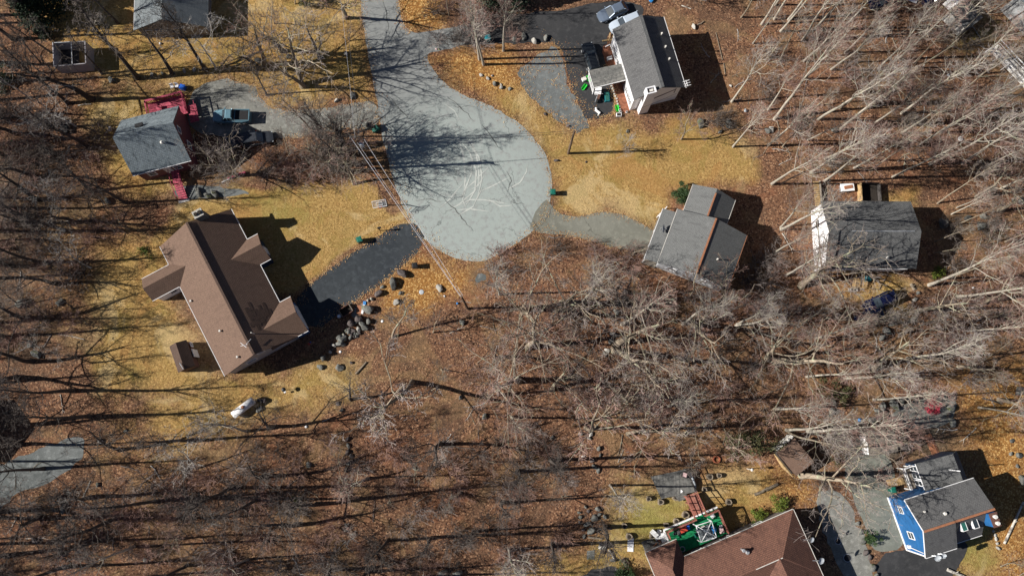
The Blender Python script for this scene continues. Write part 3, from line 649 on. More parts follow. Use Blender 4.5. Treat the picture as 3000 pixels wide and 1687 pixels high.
def brown_house():
    r = house('long brown shingled house with two side gables, at the end of the dark driveway', (-36.35, 15.8), -60.7, 'brown_house')
    L, W_ = 19.5, 10.4; hx, hy = L/2, W_/2; he, hr = 3.0, 6.0; m = M['sh_brown']
    wall_gable(r, -hx+.3, hx-.3, -hy+.35, hy-.35, he-.02, hr-.25, M['cream_siding'])
    roof_gable(r, -hx, hx, -hy, hy, he, hr, m)
    # west wing (local -y is the left side of the photo)
    wx = -5.3
    wall_cross(r, wx-1.35, wx+1.35, -hy-3.6, -hy+1, he-.05, 3.95, M['white_siding'], 'wing_wall')
    roof_cross(r, wx, 3.3, -hy-3.95, -1.2, he+.02, 4.25, m, .16, 'wing_roof')
    for gx, gw, out in ((-3.05, 3.86, 1.6), (7.2, 5.1, 1.6)):
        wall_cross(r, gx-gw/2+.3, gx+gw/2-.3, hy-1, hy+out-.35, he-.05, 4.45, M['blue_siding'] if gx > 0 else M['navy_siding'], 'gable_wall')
        roof_cross(r, gx, gw, 1.6, hy+out, he+.02, 4.75 if gx > 0 else 4.55, m, .16, 'gable_roof')
        trim(r, 'fascia', [((gx-gw/2-.04,hy+.1,he-.05),(gx-gw/2-.04,hy+out,he-.05)), ((gx+gw/2+.04,hy+.1,he-.05),(gx+gw/2+.04,hy+out,he-.05))], M['white'], .1, .14)
    trim(r, 'gutter', [((-hx,-hy-.06,he-.06),(wx-1.7,-hy-.06,he-.06)), ((wx+1.7,-hy-.06,he-.06),(hx,-hy-.06,he-.06)),
        ((-hx,hy+.06,he-.06),(-5.0,hy+.06,he-.06)), ((-1.1,hy+.06,he-.06),(4.6,hy+.06,he-.06)), ((wx-1.68,-hy-3.95,he-.04),(wx-1.68,-hy-.1,he-.04)),
        ((wx+1.68,-hy-3.95,he-.04),(wx+1.68,-hy-.1,he-.04))], M['white'], .09, .13)
    trim(r, 'ridge_cap', [((-hx,0,hr+.03),(hx,0,hr+.03))], M['patch'], .30, .06)
    # stone chimney outside the upper gable
    mb = MB(); mb.box(-hx-.5,1.35,0,-hx+.4,2.5,6.6); ch = mb.build('chimney', M['stone'], r, bevel=.04)
    mb = MB(); mb.box(-hx-.56,1.28,6.6,-hx+.46,2.57,6.78); mb.build('chimney_crown', M['stone_l'], ch); mb = MB()
    for y in (1.65,2.2): mb.box(-hx-.25,y-.18,6.78,-hx+.15,y+.18,7.0)
    mb.build('flue', M['soil'], ch)
    for x in (1.7, 6.4): window(r, (hx-.3, -1.6 if x < 2 else 2.7, 2.0), 1.3, .8, (1,0), 'white')
    window(r, (hx-.3, .4, 3.9), .8, .7, (1,0)); window(r, (wx+.2+1.15, -hy-1.4, 1.7), .01+.9, 1.1, (1,0))
    door(r, (7.2, hy+1.25, .05), 3.4, 2.3, (0,1), 'white', 'garage_door'); door(r, (-3.05, hy+1.25, .1), 1, 2.1, (0,1), 'white')
    for x, y in ((4.62,-2.77),(8.77,-2.21)): vent(r, x, y, he+(hy-abs(y))/hy*(hr-he), .35, .09)
    vent(r, -1.06, -4.67, he+.25, .3, .09)
    vent(r, 7.3, 1.1, he+(hy-1.1)/hy*(hr-he), 1.5, .07, False)
    mb = MB(); z = hr-.6; x, y = 8.3, -.35
    mb.tube([(x,y,z-.3),(x,y,z+1.8)],[.03]*2,6); mb.bar((x-.45,y-.2,z+1.7),(x+.45,y+.2,z+1.7),.05); mb.bar((x-.1,y-.4,z+1.5),(x+.1,y+.4,z+1.5),.05); mb.bar((x,y,z+1.1),(x-.5,y+.9,z+.6),.04); mb.build('aerial', M['white'], r)
    # patch of newer, darker shingles on the lower right slope
    mb = MB(); rs = random.Random(3)
    for k in range(60):
        y = rs.uniform(1.2, 3.6); x = 4.9+rs.uniform(-1.3, 1.9)+(y-2)*.2
        if abs(x-5.2)+abs(y-2.3)*.9 > 2.1: continue
        y = round(y/.28)*.28; w = rs.uniform(.25, .6); f = lambda yy: he+(hy-yy)/hy*(hr-he)+.012
        mb.face([(x-w,y,f(y)+k*.0003),(x+w,y,f(y)+k*.0003),(x+w,y+.28,f(y+.28)+k*.0003),(x-w,y+.28,f(y+.28)+k*.0003)])
    mb.build('shingle_patch', M['patch'], r)
    return r
brown_house()

def grey_house():
    r = house('light grey roofed house with rust coloured ridge caps and a lower garage wing', (25.95, 21.35), -111.5, 'grey_house')
    L, W_ = 7.8, 9.7; hx, hy = L/2, W_/2; he, hr = 4.0, 6.0; m = M['sh_lgrey']
    # local +x points to the lower left of the photo; local -y is the left (west) side
    wall_gable(r, -hx+.25, hx-.3, -hy+.3, hy-.3, he-.03, hr-.22, M['weather_siding'])
    roof_gable(r, -hx, hx, -hy, hy, he, hr, m)
    trim(r, 'fascia', [((-hx,-hy-.05,he-.05),(hx,-hy-.05,he-.05))], M['offwhite'], .09, .14)
    trim(r, 'gutter', [((-hx,hy+.05,he-.05),(hx,hy+.05,he-.05))], M['copper'], .1, .12)
    trim(r, 'ridge_cap', [((-hx,0,hr+.04),(hx,0,hr+.04))], M['copper'], .22, .1)
    # porch roof along the left side
    mb = MB(); slab(mb, (-hx+.4,-hy-1.75,3.2),(hx-.05,-hy-1.75,3.2),(hx-.05,-hy+.3,3.75),(-hx+.4,-hy+.3,3.75),.15); pr = mb.build('porch_roof', M['sh_lgrey'], r)
    trim(pr, 'gutter', [((-hx+.4,-hy-1.8,3.14),(hx-.05,-hy-1.8,3.14))], M['white'], .09, .12)
    for x in (-hx+.6, -.9, 1.3, hx-.3):
        mb = MB(); mb.box(x-.06,-hy-1.65,0,x+.06,-hy-1.53,3.1); mb.build('post', M['white'], r)
    mb = MB(); mb.box(-hx+.4,-hy-1.7,.0,hx-.1,-hy+.25,.3); mb.build('porch_floor', M['wood_old'], r)
    trim(r, 'railing', [((-4.6,-6.0,1.1),(-3.0,-6.7,1.1)), ((-3.0,-6.7,1.1),(-2.8,-6.2,1.1)), ((-4.6,-6.0,0),(-4.6,-6.0,1.1)), ((-3.0,-6.7,0),(-3.0,-6.7,1.1))], M['white'], .08)
    # garage wing: centre of its roof in world (27.5,27.8)
    lx = -6.2; ly0, ly1 = -3.96, 2.0; gh, gr = 3.2, 4.8
    wall_gable(r, lx-1.75+.1, -hx+.3, ly0+.3, ly1-.25, gh-.03, gr-.2, M['white_siding'], name='wing_wall')
    roof_gable(r, lx-1.95, -hx+.25, ly0, ly1, gh, gr, m, name='wing_roof')
    trim(r, 'wing_ridge_cap', [((lx-1.3,(ly0+ly1)/2,gr+.04),(-hx+.2,(ly0+ly1)/2,gr+.04))], M['copper'], .2, .1)
    trim(r, 'wing_fascia', [((lx-1.95,ly0-.05,gh-.05),(-hx,ly0-.05,gh-.05)), ((lx-1.95,ly1+.05,gh-.05),(-hx,ly1+.05,gh-.05))], M['offwhite'], .08, .12)
    for x in (-1.8, 1.2): window(r, (x, -hy+.3, 1.8), 1.1, 1.1, (0,-1), cols=2)
    window(r, (lx-.3, ly0+.3, 1.7), .8, .9, (0,-1)); door(r, (-.4, -hy+.3, .3), 1, 2.1, (0,-1), 'brownwood')
    for y in (-2.6, 1.5): window(r, (hx-.3, y, 2.2), 1.0, 1.1, (1,0))
    window(r, (hx-.3, -.4, 4.3), .7, .8, (1,0))
    vent(r, 1.0, 2.0, he+(hy-2.0)/hy*(hr-he), .45, .07); vent(r, -.9, -.9, he+(hy-.9)/hy*(hr-he), .12, .06, False, 'black')
    # satellite dish at the porch roof edge
    mb = MB(); mb.tube([(-.6,-hy-1.2,3.3),(-.6,-hy-1.2,4.0)],[.04]*2,6); d = mb.build('dish_arm', M['metal'], r)
    dish_part(d, (-.6,-hy-1.0,4.05), .55, Vector((-.2,1,.5)))
    # wires run down the lower gable wall
    trim(r, 'conduit', [((hx-.22,-3.4,3.6),(hx-.22,-1.5,1.2)), ((hx-.22,-3.0,3.9),(hx-.22,-3.4,1.4))], M['metal'], .09)
    return r
def dish_part(parent, c, rad, nrm, name='dish'):
    """shallow bowl with a feed arm"""
    n_ = nrm.normalized(); q = n_.to_track_quat('Z', 'Y'); mb = MB(); rings = []
    for k in range(4):
        t = k/3; rings.append([tuple(Vector(c)+q @ Vector((rad*t*math.cos(a), rad*t*math.sin(a), rad*.28*t*t))) for a in [2*math.pi*j/14 for j in range(14)]])
    for k in range(3):
        for j in range(14): mb.face([rings[k][j], rings[k][(j+1) % 14], rings[k+1][(j+1) % 14], rings[k+1][j]])
    o = mb.build(name, M['dishm'], parent); mb = MB()
    mb.bar(Vector(c)+q @ Vector((0,-rad*.9,.1)), Vector(c)+q @ Vector((0,-rad*.15,rad*.9)), .04); mb.rbox(tuple(Vector(c)+q @ Vector((0,-rad*.15,rad*.85))), .12, .1, .1)
    mb.build('feed_arm', M['metal'], o); return o
grey_house()

def right_house():
    r = house('dark roofed house with a bright white gable wall, among the trees on the right', (48.0, 23.3), 0, 'grey_roofed_house')
    L, W_ = 12.0, 9.1; hx, hy = L/2, W_/2; he, hr = 4.0, 6.0
    wall_gable(r, -hx+.15, hx-.3, -hy+.35, hy-.3, he-.03, hr-.2, M['white_siding'])
    roof_gable(r, -hx, hx, -hy, hy, he, hr, M['sh_dark'])
    trim(r, 'ridge_cap', [((-hx+3.0,0,hr+.05),(hx-.9,0,hr+.05))], M['metal'], .1, .08)
    trim(r, 'gutter', [((-hx,-hy-.06,he-.06),(hx-1.2,-hy-.06,he-.06))], M['white'], .1, .12)
    for y in (-2.4, 1.9): window(r, (-hx+.15, y, 2.1), 1.0, 1.2, (-1,0))
    for x in (-3.2, 1.5): window(r, (x, -hy+.35, 2.0), 1.1, 1.1, (0,-1), cols=2)
    door(r, (-1.0, -hy+.35, .4), 1, 2.1, (0,-1), 'offwhite'); vent(r, 1.9, -3.2, 4.65, .3, .08)
    return r
right_house()

def blue_house():
    r = house('bright blue house with dark grey roofs in the lower right corner', (55.1, -12.75), 16.7, 'blue_house')
    L, W_ = 9.25, 7.2; hx, hy = L/2, W_/2; he, hr = 5.0, 7.0; m = M['sh_grey']
    mb = MB(); y0, y1 = -hy+.15, hy-.2
    pr = [(y0, 0), (y1, 0), (y1, he-.05), (0, hr-.22), (y0, he-.05)]
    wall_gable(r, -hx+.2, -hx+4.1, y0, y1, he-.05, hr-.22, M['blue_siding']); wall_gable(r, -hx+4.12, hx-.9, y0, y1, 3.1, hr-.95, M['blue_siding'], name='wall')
    mb = MB(); slab(mb, (hx,hy,he),(-hx,hy,he),(-hx,0,hr),(hx,0,hr),.18); slab(mb, (-hx,-hy,he),(-hx+4.15,-hy,he),(-hx+4.15,0,hr+.002),(-hx,0,hr+.002),.18)
    slab(mb, (-hx+4.17,-hy+.1,3.55),(hx-.85,-hy+.1,3.55),(hx-.85,-.1,hr-.35),(-hx+4.17,-.1,hr-.35),.18)
    mb.build('roof', m, r)
    trim(r, 'ridge_cap', [((-hx,-.03,hr+.05),(hx,-.03,hr+.05))], M['copper'], .26, .1)
    trim(r, 'fascia', [((-hx-.05,hy,he-.07),(-hx-.05,0,hr-.07)), ((-hx-.05,-hy,he-.07),(-hx-.05,0,hr-.07)), ((-hx,hy+.05,he-.06),(hx,hy+.05,he-.06)), ((-hx,-hy-.05,he-.06),(-hx+4.1,-hy-.05,he-.06)),
        ((-hx+4.2,-hy+.05,3.5),(hx-.85,-hy+.05,3.5))], M['white'], .1, .14)
    trim(r, 'corner_board', [((-hx+.18,-hy+.13,0),(-hx+.18,-hy+.13,4.9)), ((-hx+.15,y0,.15),(-hx+.15,y1,.15))], M['white'], .16, .16)
    window(r, (-hx+.2, 2.0, 2.5), .75, .9, (-1,0)); window(r, (-hx+.2, -1.2, 2.8), .8, 1.3, (-1,0))
    mb = MB(); mb.tube([(-hx+.1,-2.9,1.2),(-hx+.1,-3.1,4.6)],[.05]*2,6); mb.rbox((-hx+.08,-2.85,1.0),.25,.4,.6); mb.build('electric_meter', M['white'], r)
    # two skylights on the steep lower right slope
    for x, y, g in ((-hx+5.35,-1.1,'glass_g'),(-hx+6.9,-1.25,'glass')):
        z = hr-.35+(y+.1)/(hy-.2)*(hr-.35-3.55); w = MB()
        w.box(x-.34,y-.6,z-.5,x-.28,y+.6,z+.4); w.box(x+.28,y-.6,z-.5,x+.34,y+.6,z+.4); w.box(x-.28,y+.54,z-.45,x+.28,y+.6,z+.4); w.box(x-.28,y-.6,z-.45,x+.28,y-.54,z+.4)
        f = w.build('skylight', M['white'], r); w = MB(); w.box(x-.28,y-.54,z-.4,x+.28,y+.54,z+.38); w.build('pane', M[g], f)
    # north annex with an off-centre ridge
    ax0, ax1, ay0, ay1 = -.85, 4.75, hy+.02, hy+3.35; wr = 3.65
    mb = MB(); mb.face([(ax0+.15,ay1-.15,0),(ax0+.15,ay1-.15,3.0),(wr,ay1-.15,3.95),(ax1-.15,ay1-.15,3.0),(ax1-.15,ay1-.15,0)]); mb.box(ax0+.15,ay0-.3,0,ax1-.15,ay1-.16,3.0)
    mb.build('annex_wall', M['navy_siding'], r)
    mb = MB(); slab(mb, (ax0,ay1,3.2),(ax0,ay0-.2,3.2),(wr,ay0-.2,4.2),(wr,ay1,4.2),.15); slab(mb, (ax1,ay0-.2,3.2),(ax1,ay1,3.2),(wr,ay1,4.202),(wr,ay0-.2,4.202),.15); mb.build('annex_roof', M['sh_dark'], r)
    trim(r, 'annex_fascia', [((ax0-.05,ay0,3.12),(ax0-.05,ay1,3.12))], M['white'], .09, .12)
    for y in (ay0+.7, ay0+1.6, ay0+2.6): window(r, (ax0+.15, y, 1.9), .6, 1.7, (-1,0), cols=1)
    mb = MB(); mb.tube([(2.6,5.2,3.7),(2.6,5.2,6.3)],[.07]*2,8); mb.build('flue_pipe', M['white'], r)
    # chimney box on the right gable
    mb = MB(); x0, x1 = hx-.85, hx+.05; mb.box(x0,-2.05,0,x1,-.45,6.9); ch = mb.build('chimney', M['blue_siding'], r)
    mb = MB(); mb.box(x0-.06,-2.11,6.9,x1+.06,-.39,7.0); mb.build('chimney_cap', M['brownwood'], ch)
    for y in (-1.65,-.85):
        mb = MB(); mb.tube([(hx-.4,y,7.0),(hx-.4,y,7.35)],[.2,.2],10); mb.tube([(hx-.4,y,7.36),(hx-.4,y,7.45)],[.27,.2],10); mb.build('flue', M['offwhite'], ch)
    # dishes at the lower roof edge
    for x, s_ in ((-3.5,.42),(-2.7,.34)):
        mb = MB(); mb.tube([(x,-hy+.1,he),(x,-hy-.1,he+.5)],[.04]*2,6); mb.bar((x-.4,-hy+.1,he+.1),(x,-hy,he+.4),.05); a = mb.build('dish_bracket', M['metal'], r); dish_part(a, (x,-hy-.2,he+.55), s_, Vector((-.2,-.4,1)))
    vent(r, -1.2, 1.1, 6.4, .3, .12); vent(r, -3.3, 1.9, 5.95, .25, .08)
    # deck on the upper left wall with railing
    mb = MB(); mb.box(-1.9,hy+.1,.9,ax0-.02,hy+2.9,1.05); mb.build('deck', M['wood_old'], r)
    mb = MB(); pts = [(-1.9,hy+.2),(-1.9,hy+2.9),(ax0-.1,hy+2.9)]
    for p in pts: mb.bar((*p,0),(*p,2.0),.1)
    for z in (1.5,2.0): 
        for a, b in zip(pts, pts[1:]): mb.bar((*a,z),(*b,z),.07)
    mb.build('railing', M['white'], r)
    mb = MB()
    for k in range(8): mb.box(-3.9+k*.24,hy+.9,.1+k*.1,-3.9+k*.24+.22,hy+1.9,.16+k*.1)
    mb.build('steps', M['wood_new'], r)
    return r
blue_house()

def red_house():
    r = house('large house with hipped red brown shingle roof beside the green deck', (36.2, -11.9), 22.2, 'red_roofed_house')
    he, hr = 3.5, 5.5; m = M['sh_red']; L = 19.3; Wd = 8.4; h2 = Wd/2
    # local origin = upper right eave corner; x < 0 to the left, y < 0 downwards
    A, B, C_, D = (-L,0,he), (0,0,he), (0,-Wd,he), (-L,-Wd,he); R1, R2 = (-h2,-h2,hr), (-L+h2,-h2,hr)
    mb = MB(); slab(mb, B, A, R2, R1, .15); slab(mb, D, C_, R1, R2, .15); tri(mb, C_, B, R1, .15); tri(mb, A, D, R2, .15); mb.build('roof', m, r)
    mb = MB(); mb.box(-L+.3,-Wd+.3,0,-.3,-.3,he-.02); mb.build('wall', M['tan_siding'], r)
    # upper left wing, hipped
    x0, x1, yt = -L+.02, -15.05, 2.25; xm = (x0+x1)/2; w = (x1-x0)/2
    mb = MB(); P0, P1 = (x0,yt,he), (x1,yt,he); Q = (xm,yt-w*1.3,5.05); Q2 = (xm,-h2+.2,5.05)
    tri(mb, P1, P0, Q, .15); slab(mb, P0, (x0,-h2-1.0,he), Q2, Q, .15); slab(mb, (x1,-h2-1.0,he), P1, Q, Q2, .15); mb.build('wing_roof', m, r)
    mb = MB(); mb.box(x0+.3,-1,0,x1-.3,yt-.3,he-.02); mb.build('wing_wall', M['tan_siding'], r)
    # lower right wing
    x0, x1, yb = -9.2, -.02, -14.5; xm = (x0+x1)/2
    mb = MB(); P0, P1 = (x1,yb,he), (x0,yb,he); Q = (xm,yb+4.4,5.6); Q2 = (xm,-h2+.1,5.6)
    tri(mb, P1, P0, Q, .15); slab(mb, (x0,-h2-1.0,he), P1, Q, Q2, .15); slab(mb, P0, (x1,-h2-1.0,he), Q2, Q, .15); mb.build('lower_wing_roof', m, r)
    mb = MB(); mb.box(x0+.3,yb+.3,0,x1-.3,-Wd,he-.02); mb.build('wall', M['tan_siding'], r)
    trim(r, 'gutter', [((-15.0,.06,he-.05),(0,.06,he-.05)), ((-L,yt+.06,he-.05),(-15.05,yt+.06,he-.05)), ((.06,0,he-.05),(.06,-14.5,he-.05)), ((-L-.06,yt,he-.05),(-L-.06,-Wd,he-.05))], M['offwhite'], .11, .13)
    trim(r, 'ridge_cap', [((-h2-3.6,-h2,hr+.02),(-h2,-h2,hr+.02))], M['offwhite'], .08, .05)
    for x in (-13,-9,-4.5): window(r, (x, -.3, 1.9), 1.2, 1.1, (0,1), cols=2)
    window(r, (-.3, -4, 1.9), 1.2, 1.1, (1,0), cols=2)
    vent(r, -8.2, -1.7, 4.3, 1.0, .13, True, 'metal'); vent(r, -7.75, -2.2, 4.55, .25, .15, True, 'metal')
    for y, s_ in ((-3.9,.36),(-6.6,.45)):
        mb = MB(); mb.tube([(-.1,y,he-.1),(.1,y,he+.6)],[.04]*2,6); mb.bar((-.5,y+.2,he+.3),(0,y,he+.4),.05); a = mb.build('dish_bracket', M['metal'], r); dish_part(a, (.35,y-.1,he+.6), s_, Vector((.2,-.5,1)))
    return r
red_house()

def deck_house():
    r = house('house with a blue grey roof, raspberry red deck and red front steps', (-47.0, 36.2), 15.5, 'blue_grey_roofed_house')
    hx, hy = 3.95, 4.0; he, hr = 3.5, 7.4
    wall_gable(r, -hx+.3, hx-.25, -hy+.3, hy-.3, he-.03, hr-.3, M['pink_siding'])
    roof_gable(r, -hx, hx, -hy, hy, he, hr, M['sh_blue'])
    trim(r, 'gutter', [((-hx,-hy-.05,he-.06),(hx,-hy-.05,he-.06))], M['white'], .09, .12)
    for x in (-2, 1.5): window(r, (x, -hy+.3, 1.8), .9, 1.1, (0,-1))
    window(r, (hx-.25, -1.2, 2.0), 1, 1.1, (1,0)); window(r, (hx-.25, 0, 4.8), .8, .9, (1,0)); door(r, (.2,-hy+.3,.6), .95, 2.1, (0,-1), 'offwhite')
    mb = MB(); mb.tube([(1.6,-1.7,he+2.2),(1.6,-1.7,he+2.6)],[.05]*2,6); mb.tube([(1.6,-1.7,he+2.6),(1.6,-1.7,he+2.75),(1.6,-1.7,he+2.85)],[.22,.2,.05],10); mb.build('roof_vent', M['offwhite'], r)
    mb = MB(); mb.box(-1.2,1.0,6.2,-.2,1.5,6.55); mb.build('roof_hatch', M['black'], r)
    # red deck behind
    dx0, dx1, dy0, dy1 = -.9, 4.2, hy-.2, hy+2.6
    mb = MB(); mb.box(dx0,dy0,1.0,dx1,dy1,1.15); dk = mb.build('deck', M['wood_pink'], r)
    mb = MB()
    for x, y in ((dx0,dy1),(dx0,dy0+.4),(dx1,dy1),(dx1,dy0+.4),((dx0+dx1)/2,dy1),(dx0+1.3,dy1),(dx1-1.3,dy1)): mb.bar((x,y,0),(x,y,2.1),.12)
    mb.bar((dx0,dy1,2.1),(dx1,dy1,2.1),.28,.06); mb.bar((dx0,dy0,2.1),(dx0,dy1,2.1),.16,.06); mb.bar((dx1,dy0,2.1),(dx1,dy1,2.1),.16,.06)
    k = dx0+.15
    while k < dx1: mb.bar((k,dy1,1.1),(k,dy1,2.05),.05); k += .22
    k = dy0+.2
    while k < dy1: mb.bar((dx0,k,1.1),(dx0,k,2.05),.05); mb.bar((dx1,k,1.1),(dx1,k,2.05),.05); k += .22
    mb.build('railing', M['wood_pink'], dk)
    mb = MB(); mb.box(dx0+1.2,dy0+.7,1.15,dx0+1.9,dy0+1.9,1.6); mb.box(dx0+2.6,dy0+.5,1.15,dx0+3.6,dy0+1.3,1.55); mb.build('bench', M['wood_pink'], dk)
    mb = MB()
    for j in range(7): mb.box(dx1+.05,dy0-1.4+j*.38,.95-j*.02,dx1+1.25,dy0-1.4+j*.38+.34,1.0-j*.02)
    mb.bar((dx1+1.25,dy0-1.5,1.8),(dx1+1.25,dy0+1.3,1.8),.08); mb.build('side_steps', M['wood_pink'], dk)
    # red front steps
    mb = MB(); mb.box(.2,-hy-1.6,.95,1.35,-hy+.25,1.05)
    for j in range(7): mb.box(.2,-hy-1.6-.3*(j+1),.82-j*.125,1.35,-hy-1.6-.3*j-.03,.9-j*.125)
    st = mb.build('front_steps', M['wood_pink'], r); mb = MB()
    for x in (.15,1.4): mb.bar((x,-hy+.2,1.9),(x,-hy-1.6,1.9),.08); mb.bar((x,-hy-1.6,1.9),(x,-hy-3.6,.95),.08); mb.bar((x,-hy-3.6,0),(x,-hy-3.6,1.0),.09); mb.bar((x,-hy-1.6,0),(x,-hy-1.6,1.9),.09)
    mb.build('handrail', M['wood_pink'], st); mb = MB(); mb.box(.05,-hy-4.1,0,1.5,-hy-3.75,.12); mb.build('landing', M['offwhite'], st)
    return r
deck_house()

def top_left_house():
    r = house('house with a slate blue roof cut off by the top edge, upper left', (-46.6, 60.5), 3, 'slate_roofed_house')
    y0, y1 = -8.0, 8; 
    mb = MB(); xm = -.3
    slab(mb, (-5.2,y1,3.0),(-5.2,y0,3.0),(xm,y0,5.6),(xm,y1,5.6),.18); slab(mb, (5.0,y0,3.0),(5.0,y1,3.0),(xm,y1,5.602),(xm,y0,5.602),.18); mb.build('roof', M['sh_slate'], r)
    wall_cross(r, -4.9, 4.3, y0+.35, y1-.3, 3.0, 5.3, M['tan_siding'])
    for x in (-3.6,-2.2): window(r, (x, y0+.35, 1.6), .8, 1.0, (0,-1))
    window(r, (.6, y0+.35, 1.7), 1.3, 1.1, (0,-1), cols=2); vent(r, 1.2-1.5, -4.5, 5.5, .4, .1)
    trim(r, 'gutter', [((-5.25,y0,2.94),(-5.25,y1,2.94))], M['white'], .08, .12)
top_left_house()

def off_left_house():
    r = house('house just beyond the left edge whose gable shadow falls on the grey gravel', (-77.2, -2.6), 2, 'gabled_house')
    hx, hy = 5.8, 3.9
    wall_gable(r, -hx+.3, hx-.3, -hy+.3, hy-.3, 4.5, 6.3, M['blue_siding']); roof_gable(r, -hx, hx, -hy, hy, 4.55, 6.55, M['sh_dark'])
    window(r, (hx-.3, 0, 2), 1.1, 1.1, (1,0), cols=2)
off_left_house()

# ------------------------------------------------------------------ bare trees
def grow_tree(seed, Hh, r0, style):
    rs = random.Random(seed); tr = MB(); cr = MB()
    def rv(k): return Vector((rs.gauss(0, k), rs.gauss(0, k), rs.gauss(0, k)))
    def path(p, d, L, n, wob, up):
        pts = [p.copy()]; d = d.normalized(); ds = [d.copy()]
        for _ in range(n):
            d = (d+rv(wob)+Vector((0, 0, up))).normalized(); p = p+d*L/n; pts.append(p.copy()); ds.append(d.copy())
        return pts, ds
    def sub(p, d, L, r, lev):
        n = (5, 5, 3, 2)[lev]; wob = (.13, .20, .22, .22)[lev]; up = (.07, .09, .06, .03)[lev]
        if style == 'oak': wob *= 1.5
        pts, ds = path(p, d, L, n, wob, up)
        rs_ = [max(.009 if lev > 1 else .014, r*(1-.72*i/n)) for i in range(n+1)]
        cr.tube(pts, rs_, (6, 4, 3, 3)[lev], 0 if lev < 2 else 1, False)
        if lev == 3: return
        cnt = {'tall': (5, 4, 3), 'oak': (5, 4, 3), 'small': (4, 4, 4), 'vase': (6, 5, 4), 'thin': (4, 4, 4)}[style][lev]
        for i in range(cnt):
            t = (.22, .15, .1)[lev]+(.78, .85, .9)[lev]*(i+rs.random())/cnt; k = min(n-1, int(t*n)); f = t*n-k
            q = pts[k].lerp(pts[k+1], f); dd = ds[k]
            a = rs.uniform(0, 6.283); s1 = dd.cross(Vector((0, 0, 1)) if abs(dd.z) < .9 else Vector((1, 0, 0))).normalized(); s2 = dd.cross(s1)
            an = R_(rs.uniform(28, 62)); nd = dd*math.cos(an)+(s1*math.cos(a)+s2*math.sin(a))*math.sin(an)
            sub(q, nd, L*rs.uniform(.38, .62)*(1.15-.45*t), rs_[k]*.62, lev+1)
    lean = {'tall': .02, 'oak': .05, 'small': .07, 'vase': .02, 'thin': .05}[style]
    if style == 'vase':
        pts, ds = path(Vector((0,0,-.1)), Vector((0,0,1)), Hh*.22, 3, .03, 0); tr.tube(pts, [r0*1.25, r0, r0*.95, r0*.9], 9, 0, False)
        for i in range(11):
            a = 6.283*i/11+rs.uniform(-.2, .2); an = R_(rs.uniform(15, 48))
            sub(pts[-1]-Vector((0,0,rs.uniform(0,.5))), Vector((math.cos(a)*math.sin(an), math.sin(a)*math.sin(an), math.cos(an))), Hh*rs.uniform(.5, .68), r0*.42, 0)
        return tr, cr
    n = 9
    top = Hh*({'tall': .93, 'oak': .62, 'small': .85, 'thin': .95}[style])
    pts, ds = path(Vector((0,0,-.15)), Vector((rs.gauss(0, lean), rs.gauss(0, lean), 1)), top, n, {'tall': .035, 'oak': .10, 'small': .09, 'thin': .05}[style], .03)
    rr = [r0*(1.35 if i == 0 else 1.0)*(1-.80*(i/n)**1.1) for i in range(n+1)]
    tr.tube(pts, rr, 8, 0, False)
    lo = {'tall': .46, 'oak': .38, 'small': .28, 'thin': .50}[style]; cnt = {'tall': 13, 'oak': 10, 'small': 10, 'thin': 11}[style]
    for i in range(cnt):
        t = lo+(.99-lo)*(i+rs.random()*.8)/cnt; k = min(n-1, int(t*n)); q = pts[k].lerp(pts[k+1], t*n-k)
        a = i*2.4+rs.uniform(-.5, .5); an = R_(rs.uniform(16, 42) if style in ('tall', 'thin') else rs.uniform(30, 55) if style != 'oak' else rs.uniform(40, 78))
        nd = Vector((math.cos(a)*math.sin(an), math.sin(a)*math.sin(an), math.cos(an)))
        L = Hh*{'tall': .26, 'oak': .38, 'small': .36, 'thin': .22}[style]*(1.15-.75*(t-lo)/(1-lo))*rs.uniform(.7, 1.15)
        sub(q, nd, L, rr[k]*{'tall': .46, 'thin': .4, 'oak': .40, 'small': .42}[style], 0)
    if style in ('tall', 'thin'):
        for i in range(3): sub(pts[-1], Vector((rs.gauss(0,.3), rs.gauss(0,.3), 1)), Hh*.12, rr[-1]*.9, 1)
    return tr, cr
def snag(seed, Hh, r0):
    rs = random.Random(seed); tr = MB(); cr = MB(); p = Vector((0,0,-.1)); pts = [p.copy()]
    for i in range(6): p = p+Vector((rs.gauss(0,.06), rs.gauss(0,.06), 1))*Hh/6; pts.append(p.copy())
    tr.tube(pts, [r0*(1.2-.08*i) for i in range(7)], 8, 0)
    for i in range(9):
        a = rs.uniform(0, 6.28); q = pts[3].lerp(pts[-1], rs.random()); d = Vector((math.cos(a), math.sin(a), rs.uniform(-.1,.6)))
        cr.tube([q, q+d*rs.uniform(.6,1.6), q+d*rs.uniform(1.8,3)+Vector((0,0,.3))], [.06,.04,.015], 4, 0, False)
    return tr, cr
KIND = {}      # name -> list of (trunk mesh, crown mesh, nominal height)
def add_kind(k, seed, Hh, r0, style, bk, tw):
    tr, cr = grow_tree(seed, Hh, r0, style) if style != 'snag' else snag(seed, Hh, r0)
    KIND.setdefault(k, []).append((tr.mesh('trunk', M[bk], True), cr.mesh('crown', [M[bk], M[tw]]), Hh))
for i in range(4): add_kind('tall', 10+i, 17.5, .17, 'tall', 'bark4', ('twig1', 'twig2')[i % 2])
for i in range(3): add_kind('oak', 30+i, 13, .27, 'oak', 'bark1', ('twig1', 'twig2', 'twig1')[i])
for i in range(2): add_kind('thin', 40+i, 14, .12, 'thin', 'bark1', 'twig1')
for i in range(2): add_kind('small', 50+i, 7, .10, 'small', 'bark1', ('twig2', 'twig1')[i])
add_kind('birch', 60, 12, .13, 'small', 'bark2', 'twig3'); add_kind('birch', 61, 13, .13, 'oak', 'bark2', 'twig3')
for i in range(2): add_kind('dark', 70+i, 16, .24, 'tall', 'bark3', 'twig4')
